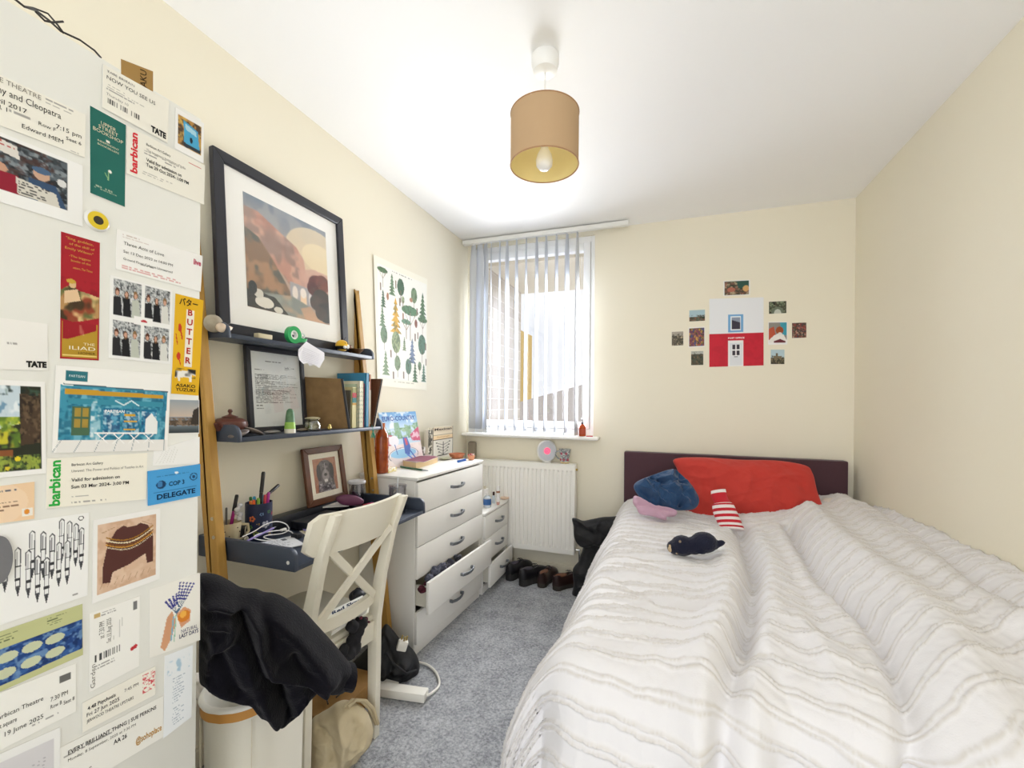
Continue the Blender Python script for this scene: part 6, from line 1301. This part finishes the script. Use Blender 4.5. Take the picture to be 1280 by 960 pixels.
# ================= on the bed =================
redm = M('pillow_red', '#c23a30', .85, bump=(220, .25, .001), sheen=.1)
po = Vector((.44, 2.93, .75)); pnv = Vector((0, -.9, .42)).normalized()
def duv_z(x, y):
    i = int(np.argmin(np.abs(yb - y))); j = int(np.argmin(np.abs(xa - x))); return float(Z[i, j])
puff('pillow', [(843, 574), (875, 572), (925, 575), (970, 576), (1006, 582), (1016, 592), (1022, 615), (1034, 648), (1036, 656), (1012, 654), (985, 656), (950, 652), (915, 653), (880, 652), (855, 640), (850, 620), (851, 600), (846, 586)], po, pnv, .085, redm,
     folds=[[(868, 600), (905, 625), (918, 655), 10, -.012], [(920, 580), (925, 610), (920, 650), 9, .010], [(860, 580), (900, 592), (960, 590), 8, .008], [(985, 590), (1010, 620), (1030, 650), 8, -.010], [(900, 640), (960, 620), (1000, 600), 9, .008], [(880, 590), (890, 640), 5, -.008], [(940, 600), (1000, 610), 5, -.006]], noise=(.004, 5), crease=(.011, 1.5), ctr=(935, 615), rings=50, N=280, back=.45, power=2.5, label='large red pillow leaning on the headboard', cat='pillow', seed=4)
puff('pillow_beige', [(1026, 626), (1045, 624), (1068, 630), (1082, 640), (1072, 652), (1045, 656), (1026, 650)], (.93, 2.95, .66), (-.1, -.8, .5), .07, M('pillow_cream', '#e6ddd4', .85, bump=(200, .2, .001)), folds=[[(1040, 630), (1050, 645), (1060, 655), 4, -.01]], noise=(.004, 6), label='cream pillow end showing right of the red pillow', cat='pillow')
blm = M('blue_jersey', '#23476f', .75, bump=(260, .2, .0008), sheen=.15)
bl = puff('blue_cloth', [(822, 592), (836, 588), (846, 590), (858, 600), (868, 612), (874, 626), (868, 636), (852, 638), (835, 636), (818, 634), (803, 625), (793, 612), (794, 604), (806, 598)], (-.05, 2.66, .76), (.15, -.85, .5), .075, blm,
     folds=[[(800, 606), (820, 612), (835, 630), 5, .022], [(822, 594), (828, 612), (845, 622), 4, -.020], [(836, 590), (840, 606), (862, 618), 4, .022], [(812, 600), (830, 606), (850, 604), 3, -.018], [(845, 595), (852, 612), (850, 635), 4, -.018], [(858, 602), (862, 618), (868, 630), 4, .016], [(800, 616), (822, 626), (850, 632), 4, -.014], [(830, 618), (846, 612), (864, 610), 3, .014]], noise=(.009, 9), crease=(.026, 3.0), ctr=(834, 613), rings=44, N=240, back=.7, label='crumpled navy blue jersey heaped beside the red pillow', cat='clothes', seed=8)
pk = M('pink_knit', '#c6a0b4', .95, bump=(170, .7, .003), sheen=.3)
puff('pink_jumper', [(793, 620), (802, 626), (818, 633), (836, 635), (846, 639), (844, 645), (834, 646), (832, 650), (815, 645), (800, 642), (795, 634), (791, 628)], (-.10, 2.56, .70), (.15, -.8, .6), .035, pk, folds=[[(798, 632), (820, 638), (844, 640), 2.5, -.016], [(795, 624), (815, 634), 2, .010]], noise=(.002, 9), crease=(.006, 4), rings=30, N=170, label='folded pink ribbed jumper under the navy blue jersey', cat='clothes')
# striped bottle cover
hw = thing('hot_water_bottle', 'red and white striped knitted hot water bottle against pillow', 'hot water bottle', (.23, 2.70, .68))
kn = M('knit_red', '#c4202f', .95, bump=(220, .7, .002), sheen=.2); kw = M('knit_white', '#efe6e4', .95, bump=(220, .7, .002), sheen=.2)
o_, n_ = Vector((.24, 2.67, .75)), Vector((-.1, -.85, .5)).normalized()
Lp, Rp = [(888.5, 614), (889, 622), (893, 629), (893, 630), (890, 631), (891, 640), (894, 648), (898, 656), (900, 661)], [(907, 611.5), (909, 620), (911, 625), (914, 628), (917, 630), (921, 639), (925, 648), (929, 657), (931, 663)]
def band(t0, t1, m, nm):
    b = B(); V = []; F = []; K_ = 14; M_ = 6; Lq, Rq = np.array(Lp, float), np.array(Rp, float); tt = np.linspace(0, 1, len(Lp))
    for i in range(M_ + 1):
        t = t0 + (t1 - t0) * i / M_
        l = PP(np.interp(t, tt, Lq[:, 0]), np.interp(t, tt, Lq[:, 1]), o_, n_); r_ = PP(np.interp(t, tt, Rq[:, 0]), np.interp(t, tt, Rq[:, 1]), o_, n_); mid = (l + r_) / 2; hv = (r_ - l) / 2
        th = .012 + .012 * min(1, t * 3)
        for k in range(K_): an = k * 2 * PI / K_; V.append(mid + hv * math.cos(an) + n_ * (th * math.sin(an)))
    for i in range(M_):
        for k in range(K_): F.append((i * K_ + k, i * K_ + (k + 1) % K_, (i + 1) * K_ + (k + 1) % K_, (i + 1) * K_ + k))
    F += [tuple(range(K_)), tuple(M_ * K_ + k for k in range(K_))[::-1]]; b.add(V, F); return b.obj(nm, m, hw)
band(0, .06, kw, 'neck_trim'); band(.06, .42, kn, 'neck')
ed = np.linspace(.42, 1, 12)
for i in range(11): band(ed[i], ed[i + 1], kw if i % 2 == 0 else kn, 'stripe')
# dark plush seal
pl2 = M('plush_navy', '#11142a', .95, bump=(160, .9, .004), sheen=.12)
bo_ = Vector((.10, 1.98, 0)); zb_ = duv_z(.10, 1.98)
sl_ = thing('plush_seal', 'dark navy plush seal with pale nose lying on the duvet', 'soft toy', (.10, 1.98, zb_))
def bz(px, py, dz=.0): return P(px, py, 'Y', 1.98 + dz)
b = B(); b.ball(bz(880, 678), .050, (1.05, .9, .86), 20); b.ball(bz(867, 682), .043, (1, .95, .82), 20); b.ball(bz(853, 682), .046, (1.05, .95, .92), 20); b.ball(bz(845, 684), .034, (1.1, 1, .9), 20); b.ball(bz(890, 683), .022, (1.2, .8, .6), 14); b.ball(bz(852, 690, -.03), .014, (1.5, 1, .6), 12); b.ball(bz(876, 690, -.03), .014, (1.5, 1, .6), 12)
for t in np.linspace(0, 1, 6): b.ball(bz(890 + 12 * t, 684 - 6 * t), .013 + .003 * math.sin(PI * t), (1.1, .8, .8), 12)
soften(b.obj('body', pl2, sl_), .004, 4, (.008, .003))
B().ball(bz(838, 685, -.012), .018, (.6, 1, 1), 16).obj('muzzle', M('plush_sand', '#bfa988', .95, bump=(160, .7, .003)), sl_); B().ball(bz(836, 683, -.016), .006, n=10).obj('nose', M('nose_black', '#221e1e', .4), sl_)
B().ball(bz(850, 677, -.033), .0055, n=10).obj('eye', M('eye_glass', '#8a7a66', .2), sl_); B().ball(bz(846, 692, -.030), .0045, n=10).obj('eye', M('eye_glass'), sl_)

# ================= by the radiator: shoes and bag =================
blk = M('shoe_black', '#1d1c1f', .32); sol = M('shoe_sole', '#2b2928', .7); brn = M('shoe_oxblood', '#2b1a18', .28); lin_ = M('shoe_lining', '#6b4632', .8); gsole = M('shoe_sole_brown', '#322c26', .6)
def shoe(label, loc, rz, up, so, lining, chunky, group):
    t = thing('shoe', label, 'shoe', loc, rz, group); L_ = .265; h0 = .048 if chunky else .030
    out = [(0, -.008), (.003, -.018), (.011, -.028), (.03, -.036), (.09, -.030), (.15, -.040), (.20, -.046), (.24, -.038), (.262, -.018), (L_, 0), (.262, .018), (.24, .034), (.20, .040), (.15, .032), (.09, .026), (.03, .034), (.011, .027), (.003, .017), (0, .008)]
    B().prism([(x, y * .98) for x, y in out], 0, h0 * .95, bev=.003).obj('sole', so, t, w=False)
    hl = [(x * .30, y * .9) for x, y in out if x > -1]
    n = 22; V = []; F = []; st = [(x, w_, h * 1.25, op) for (x, w_, h, op) in [(-.001, .010, .052, 0), (.003, .020, .062, .2), (.012, .029, .070, .8), (.024, .034, .069, 1), (.045, .036, .064, 1), (.085, .034, .052, 1), (.12, .036, .056, .7), (.15, .040, .056, .1), (.19, .044, .046, 0), (.225, .040, .036, 0), (.25, .028, .026, 0), (.262, .010, .012, 0)]]
    for (x, w_, h, op) in st:
        for k in range(n):
            an = -.15 + (PI + .3) * k / (n - 1); y = w_ * math.cos(an); z = h0 + h * max(0, math.sin(an)) ** .95
            if op and abs(math.cos(an)) < .62: z = h0 + h * (.92 - .0) - (.034 * op) * (1 - abs(math.cos(an)) / .62)
            V.append((x, y, z))
    for i in range(len(st) - 1):
        for k in range(n - 1): F.append((i * n + k, i * n + k + 1, (i + 1) * n + k + 1, (i + 1) * n + k))
    F.append(tuple(range(n))); F.append(tuple((len(st) - 1) * n + k for k in range(n))[::-1])
    b = B(); b.add(V, F); uo = b.obj('upper', up, t, w=False, angle=70); sb = uo.modifiers.new('s', 'SUBSURF'); sb.levels = sb.render_levels = 1
    B().ball((.06, 0, h0 + .060), .030, (1.75, .84, .30), 16).obj('insole', lining, t, w=False)
    for j in range(3): B().tube([(.122 + j * .014, -.022, h0 + .070 - j * .003), (.122 + j * .014, 0, h0 + .084 - j * .004), (.122 + j * .014, .022, h0 + .070 - j * .003)], .0022, 6).obj('lace', M('lace_black', '#26242a', .7), t, w=False)
    B().tube([(.011, -.028, h0 - .001), (.003, -.018, h0 - .001), (-.001, 0, h0 - .001), (.003, .018, h0 - .001), (.011, .028, h0 - .001)], .002, 6).obj('welt', so, t, w=False)
    return t
def fl_(px, py): p = P(px, py, 'Z', 0); return (p.x, p.y, 0)
shoe('left black chunky shoe of the pair beside the low chest', fl_(634, 726), math.radians(66), blk, sol, M('lining_black', '#3c3742', .8), True, 'shoes in front of the radiator')
shoe('right black chunky shoe, second from the low chest', fl_(650, 733), math.radians(58), blk, sol, M('lining_black'), True, 'shoes in front of the radiator')
shoe('left dark brown shoe of the pair nearer the bed', fl_(675, 735), math.radians(80), brn, gsole, lin_, False, 'shoes in front of the radiator')
shoe('right dark brown shoe, closest of the four to the bed', fl_(692, 738), math.radians(52), brn, gsole, lin_, False, 'shoes in front of the radiator')
bgm = M('bag_black', '#111115', .6, bump=(60, .4, .003), sheen=.05)
bag = thing('black_bag', 'black cloth bag slumped between the radiator and bed', 'bag', (-.50, 2.92, 0))
o1, n1 = facing((-.52, 2.88, .2))
puff('bag_body', [(733, 680), (755, 676), (782, 690), (782, 725), (745, 748), (722, 748), (715, 744), (717, 730), (716, 712), (723, 702), (727, 690)], o1, n1, .09, bgm, folds=[[(735, 690), (730, 720), (722, 742), 4, -.015], [(745, 690), (742, 740), 4, .012]], noise=(.004, 7), crease=(.010, 2.4), rings=30, N=160, parent=bag, zmin=.001)
puff('bag_flap', [(715.6, 647.5), (728, 651), (740, 649), (760, 646), (782, 650), (782, 690), (745, 682), (735, 684), (725, 683), (718, 673), (716.7, 658)], o1 + n1 * .03, n1, .055, bgm, folds=[[(720, 652), (740, 665), (760, 668), 4, -.015], [(730, 655), (745, 658), 3, .012], [(722, 668), (745, 676), 3, .010]], noise=(.004, 8), crease=(.010, 2.4), rings=30, N=160, parent=bag)

# ================= bottom left: basket, black jumper, tote, leads =================
fwh = Vector((FW.x, FW.y, 0)).normalized(); rth = Vector((fwh.y, -fwh.x, 0)); fc_ = Vector((-.949, .790, 0)) - rth * .054
bk = thing('laundry_basket', 'white fabric laundry basket with wooden rim beside the wardrobe', 'laundry basket', fc_ + fwh * .13)
def ring_(g, n=96):
    """plan of the basket: bowed front, flat sides; g grows it outwards"""
    out = []
    for k in range(n):
        t_ = 2 * PI * k / n; c_, s_ = math.cos(t_), math.sin(t_); ex = .45
        u = (.090 + g) * abs(c_) ** ex * (1 if c_ > 0 else -1); v = (.125 + g) * abs(s_) ** ex * (1 if s_ > 0 else -1)
        v += .13; v -= .045 * max(0, -s_) * (1 - (u / (.090 + g)) ** 2) - .02 * max(0, -s_)
        out.append(fc_ + rth * u + fwh * v)
    return out
def ringwall(rows, m, nm, parent, cap=False, angle=60):
    b = B(); V = []; n = 96
    for g, z in rows: V += [Vector((p.x, p.y, z)) for p in ring_(g)]
    F = [(i * n + k, i * n + (k + 1) % n, (i + 1) * n + (k + 1) % n, (i + 1) * n + k) for i in range(len(rows) - 1) for k in range(n)]
    if cap: F.append(tuple(range(n))[::-1])
    b.add(V, F); return b.obj(nm, m, parent, angle=angle)
cvs = M('basket_canvas', '#e3dfd2', .85, bump=(160, .3, .001), sheen=.1)
ringwall([(-.022, .002), (-.012, .012), (-.006, .15), (-.003, .35), (0, .500)], cvs, 'fabric_body', bk, True)
ringwall([(0, .500), (.006, .500), (.006, .526), (0, .526), (0, .500)], M('rim_wood', '#c98f45', .4), 'wooden_rim', bk)
ringwall([(.0065, .522), (.009, .528), (.006, .533), (-.002, .533), (-.006, .52), (-.01, .42), (-.012, .36)], M('basket_lining', '#eceae2', .8, bump=(90, .3, .002)), 'lining', bk)
rg = ring_(.007)
for k in (56, 66, 78): B().tube([Vector((rg[k].x, rg[k].y, z)) - (rg[k] - fc_ - fwh * .13) * (.03 * (1 - z / .5)) for z in (.03, .15, .3, .495)], .0012, 5).obj('seam', M('seam_thread', '#d8cfbb', .9), bk)
p = fc_ - rth * .090 + fwh * .0; B().box(p.x - .012, p.y - .010, .497, p.x + .012, p.y + .010, .535, .004).obj('rim_tab', cvs, bk)
o2, n2 = facing((-1.10, .84, .6)); wlm = M('white_cloth', '#eae6de', .85, bump=(120, .4, .002))
puff('white_cloth', [(238, 846), (252, 844), (262, 852), (272, 862), (262, 868), (250, 872), (238, 870)], (-1.16, .76, .5), facing((-1.16, .76, .5))[1], .035, wlm, folds=[[(245, 850), (262, 864), 3, -.010]], noise=(.004, 9), rings=16, N=90, label='white cloth peeping out of the laundry basket', cat='clothes')
jm = M('jumper_black', '#0b0a0f', .97, bump=(190, .8, .003), sheen=.06, spec=.1, var=(5, '#131219'))
jp = thing('black_jumper', 'black knitted jumper heaped over the laundry basket with sleeve out', 'jumper', (-1.05, .86, .5))
o3, n3 = facing((-.915, .789, .62))
puff('jumper_body', [(249, 724), (253, 717.6), (270, 720), (284, 727), (300, 736), (319, 738), (330, 742), (345, 744), (360, 751), (380, 765), (398, 784), (418, 806), (436, 828), (441, 836), (437, 850), (430.5, 860), (420, 858), (409, 852), (398, 860), (388, 870), (377.7, 884), (365.5, 895), (349, 902), (335.7, 893.8), (322, 880), (311, 869), (292, 864), (268, 857), (252, 847.7), (249, 840), (249, 780)], o3, n3, .10, jm,
     folds=[[(240, 742), (275, 738), (312, 746), (326, 765), (328, 790), (340, 812), (365, 820), (400, 838), 7, .038], [(262, 765), (285, 758), (297, 764), (290, 778), (262, 800), 6, .026], [(300, 752), (316, 790), (330, 828), (350, 850), 7, -.036], [(345, 830), (355, 860), (362, 885), 7, -.040], [(340, 750), (372, 780), (410, 830), 12, .030], [(330, 850), (345, 885), 8, .028], [(365, 800), (385, 840), (400, 852), 8, -.022], [(250, 790), (280, 800), (300, 840), 8, -.022], [(255, 830), (300, 850), (325, 870), 8, .020], [(380, 860), (365, 880), (352, 895), 6, .022], [(270, 780), (262, 820), 6, .018]],
     noise=(.003, 4), crease=(.004, 3.2), ctr=(325, 808), rings=60, N=320, back=.8, power=2.6, parent=jp, seed=9)
# cuff at the sleeve end
cp, cq = PP(437, 832, o3, n3), PP(427, 858, o3, n3); ax_ = (PP(447, 848, o3, n3) - PP(432, 845, o3, n3)).normalized(); m_ = (cp + cq) / 2; hv = (cp - cq) / 2
b = B(); V = []; K_ = 40
for s_, sc_ in ((-.045, .85), (-.02, 1.06), (.018, 1.08), (.018, .90), (-.03, .8)):
    for k in range(K_):
        an = k * 2 * PI / K_; rib = 1 + .03 * (k % 2); V.append(m_ + ax_ * s_ + hv * (math.cos(an) * sc_ * rib) + n3 * (.045 * math.sin(an) * sc_ * rib))
b.add(V, [(i * K_ + k, i * K_ + (k + 1) % K_, (i + 1) * K_ + (k + 1) % K_, (i + 1) * K_ + k) for i in range(4) for k in range(K_)]); b.obj('cuff', jm, jp)
# cream tote bag
o4, n4 = facing((-1.03, 1.30, .1)); tm = M('tote_canvas', '#b5a585', .9, bump=(130, .4, .002), var=(10, '#c9bc9e', .3))
tt_ = thing('tote_bag', 'crumpled beige canvas tote bag on floor by the chair', 'bag', (-1.1, 1.3, 0))
puff('bag_body', [(388, 905), (398, 895), (410, 888), (421, 880), (433, 877), (448, 882), (460, 892), (466, 908), (465, 922), (455, 934), (443, 950), (420, 957), (395, 960), (385, 945)], o4, n4, .10, tm, folds=[[(425, 885), (432, 905), (428, 935), 5, .020], [(400, 900), (415, 905), (420, 925), 5, -.020], [(440, 885), (450, 910), (440, 945), 6, -.014], [(405, 935), (425, 945), 5, .012]], noise=(.004, 8), crease=(.009, 3), ctr=(425, 920), rings=30, N=180, parent=tt_, zmin=.001, back=.6)
hs = B()
for px_, w0 in ((445, 0), (450, 5)):
    pts = [PP(430 + w0, 884, o4 + n4 * .03, n4), PP(440 + w0, 875, o4, n4), PP(452 + w0, 876, o4 - n4 * .02, n4), PP(462 + w0, 886, o4 - n4 * .02, n4), PP(470 + w0 * .5, 905, o4 - n4 * .03, n4)]
    hs.tube(pts, .006, 8)
hs.obj('strap', tm, tt_)
# rucksack
o5, n5 = facing((-1.20, 1.72, .1)); rk = thing('black_rucksack', 'black rucksack on the floor under the ladder desk', 'bag', (-1.2, 1.75, 0)); rkm = M('rucksack_nylon', '#17181c', .6, bump=(70, .4, .003))
puff('bag_body', [(425, 862), (432, 840), (450, 822), (470, 800), (482, 782), (492, 790), (500, 800), (515, 812), (523, 824), (524, 838), (516, 848), (490, 852), (465, 858), (440, 866)], o5, n5, .10, rkm, folds=[[(480, 790), (490, 815), (485, 845), 4, -.02], [(500, 808), (512, 830), 4, .015], [(440, 840), (470, 830), (500, 835), 5, -.014]], noise=(.005, 7), crease=(.010, 2.6), ctr=(478, 832), rings=26, N=160, parent=rk, zmin=.002)
B().tube([PP(483, 815, o5 + n5 * .09, n5), PP(492, 830, o5 + n5 * .12, n5), PP(508, 842, o5 + n5 * .11, n5), PP(520, 838, o5 + n5 * .07, n5)], .006, 8).obj('strap', rkm, rk)
# extension lead
el = thing('extension_lead', 'white extension lead lying on the grey carpet', 'extension lead', P(500, 862, 'Z', 0)); ew = M('lead_white', '#e6e3da', .4)
A_, B_ = P(470, 861, 'Z', .02), P(533, 870, 'Z', .02); A_.z = B_.z = .022; B().bar(A_, B_, .052, .036, bev=.004).obj('socket_strip', ew, el)
cb2 = [B_ + Vector((.0, 0, 0)), P(540, 866, 'Z', .012), P(549, 856, 'Z', .008), P(546, 842, 'Z', .008), P(536, 832, 'Z', .008), P(525, 828, 'Z', .012), P(515, 826, 'Z', .03)]
dn = []
for i in range(len(cb2) - 1):
    p0, p1, p2, p3 = cb2[max(i - 1, 0)], cb2[i], cb2[i + 1], cb2[min(i + 2, len(cb2) - 1)]
    for t in np.linspace(0, 1, 7, endpoint=False): dn.append(.5 * ((2 * p1) + (-p0 + p2) * t + (2 * p0 - 5 * p1 + 4 * p2 - p3) * t * t + (-p0 + 3 * p1 - 3 * p2 + p3) * t ** 3))
B().tube(dn, .0055, 8).obj('cable', ew, el)
pg = thing('mains_plug', 'white mains plug with pins up resting on the rucksack', 'plug', PP(503, 806, o5 + n5 * .06, n5)); pc = PP(503, 806, o5 + n5 * .08, n5); rt_ = Vector((0, 0, 1)).cross(n5)
upv = (Vector((0, 0, 1)) + rt_ * .3).normalized(); sd_ = upv.cross(n5).normalized()
B().box(-.022, -.024, -.014, .022, .020, .014, .005, AX(pc, sd_, upv, n5)).obj('plug_body', ew, pg)
for (x, y_) in ((0, .0), (-.011, -.0), (.011, .0)): B().box(x - .003, .020, -.0015 + (.006 if x == 0 else -.004), x + .003, .040, .002 + (.006 if x == 0 else -.004), .0005, AX(pc, sd_, upv, n5)).obj('pin', M('brass'), pg)
# cardboard box and board under the desk
bx('cardboard_box', (-1.42, 1.30, .001, -1.16, 1.60, .085), M('cardboard', '#9a7443', .8, var=(12, '#87632f')), bev=.002, label='open brown cardboard box on the floor behind the tote bag', cat='box')
bx('white_board', (-1.43, 1.62, .001, -1.10, 1.655, .03), M('board_white', '#dedbd3', .5), bev=.002, label='white board lying on the floor behind the chair leg', cat='board')
B().tube([P(420, 872, 'Z', .10), P(432, 862, 'Z', .11), P(418, 850, 'Z', .12), P(404, 858, 'Z', .1), P(410, 880, 'Z', .095)], .003, 6).obj('black_cable', M('black_cable'), label='black cable trailing over the cardboard box', cat='cable')
# things on the chair seat
SZc = .468
a = Art(70, 50, '#ecebe6', 90); a.ell(.62, .62, .22, .22, '#2b2624'); a.ell(.62, .62, .15, .14, '#a8744c'); a.rect(.05, .5, .3, .9, '#d9d6ce')
q = [P(411, 772, 'Z', SZc + .0), P(446, 752, 'Z', SZc)]
sheet('magazine', [(-1.325, 1.235, SZc + .16), (-1.25, 1.375, SZc + .16), (-1.18, 1.345, SZc + .004), (-1.255, 1.205, SZc + .004)], (.75, -.4, .5), a, [('Red Slow', .08, .24, .17, '#26314f', dict(wid=.85, bold=.04))], label='white magazine with dark blue title leaning on the chair seat', cat='magazine', thick=.012) if False else None
seat_sheet = sheet('magazine', [P(409, 770, 'Z', SZc + .055), P(452, 749, 'Z', SZc + .055), P(458, 766, 'Z', SZc + .022), P(414, 795, 'Z', SZc + .022)], (.3, 0, 1), a, [('Red Slow', .08, .26, .18, '#26314f', dict(wid=.85, bold=.04))], label='white magazine with dark blue title lying on the chair seat', cat='magazine', thick=.016)
clump('mouse_pouch', [(P(447, 744, 'Z', SZc + .05), .03, (1, 1.2, .8)), (P(455, 740, 'Z', SZc + .05), .026, (1, 1.2, .9))], M('pouch_black', '#2b2d33', .5), 'small dark electronic pouch behind the magazine on the chair', 'pouch', .004, (.03, .004))
B().tube([P(441, 752, 'Z', SZc + .05), P(440, 741, 'Z', SZc + .08), P(446, 735, 'Z', SZc + .09), P(455, 737, 'Z', SZc + .08), P(459, 745, 'Z', SZc + .05)], .002, 6).obj('black_wire', M('black_cable'), label='thin black wire looping over the electronic pouch', cat='cable')
def sk2(px, py, d=0): return P(px, py, 'X', -1.02) + Vector((.7, -.7, 0)) * d
clump('black_tights', [(sk2(450, 780), .026, (1, 1, 1)), (sk2(446, 790), .027, (1, 1, 1)), (sk2(442, 800), .024, (1, 1, 1)), (sk2(443, 810), .024, (1, 1, 1)), (sk2(436, 815), .025, (1, 1, 1)), (sk2(430, 812), .02, (1, 1, 1)), (sk2(440, 783), .022, (1, 1, 1)), (sk2(455, 776), .016, (1, 1, 1))], M('tights_black', '#19181d', .85, bump=(120, .5, .002)), 'black tights hanging over the back edge of the chair seat', 'clothes', .004, (.025, .014))
clump('maroon_scarf', [(sk2(456, 773, .01), .010, (1.2, 1, .7)), (sk2(460, 776, .01), .007, (1.4, 1, .6)), (sk2(451, 771, .01), .007, (1, 1, 1))], M('scarf_maroon', '#5c1f33', .85), 'scrap of maroon cloth on top of the black tights', 'clothes', .003, (.02, .004))
SC.view_settings.exposure = 0.34
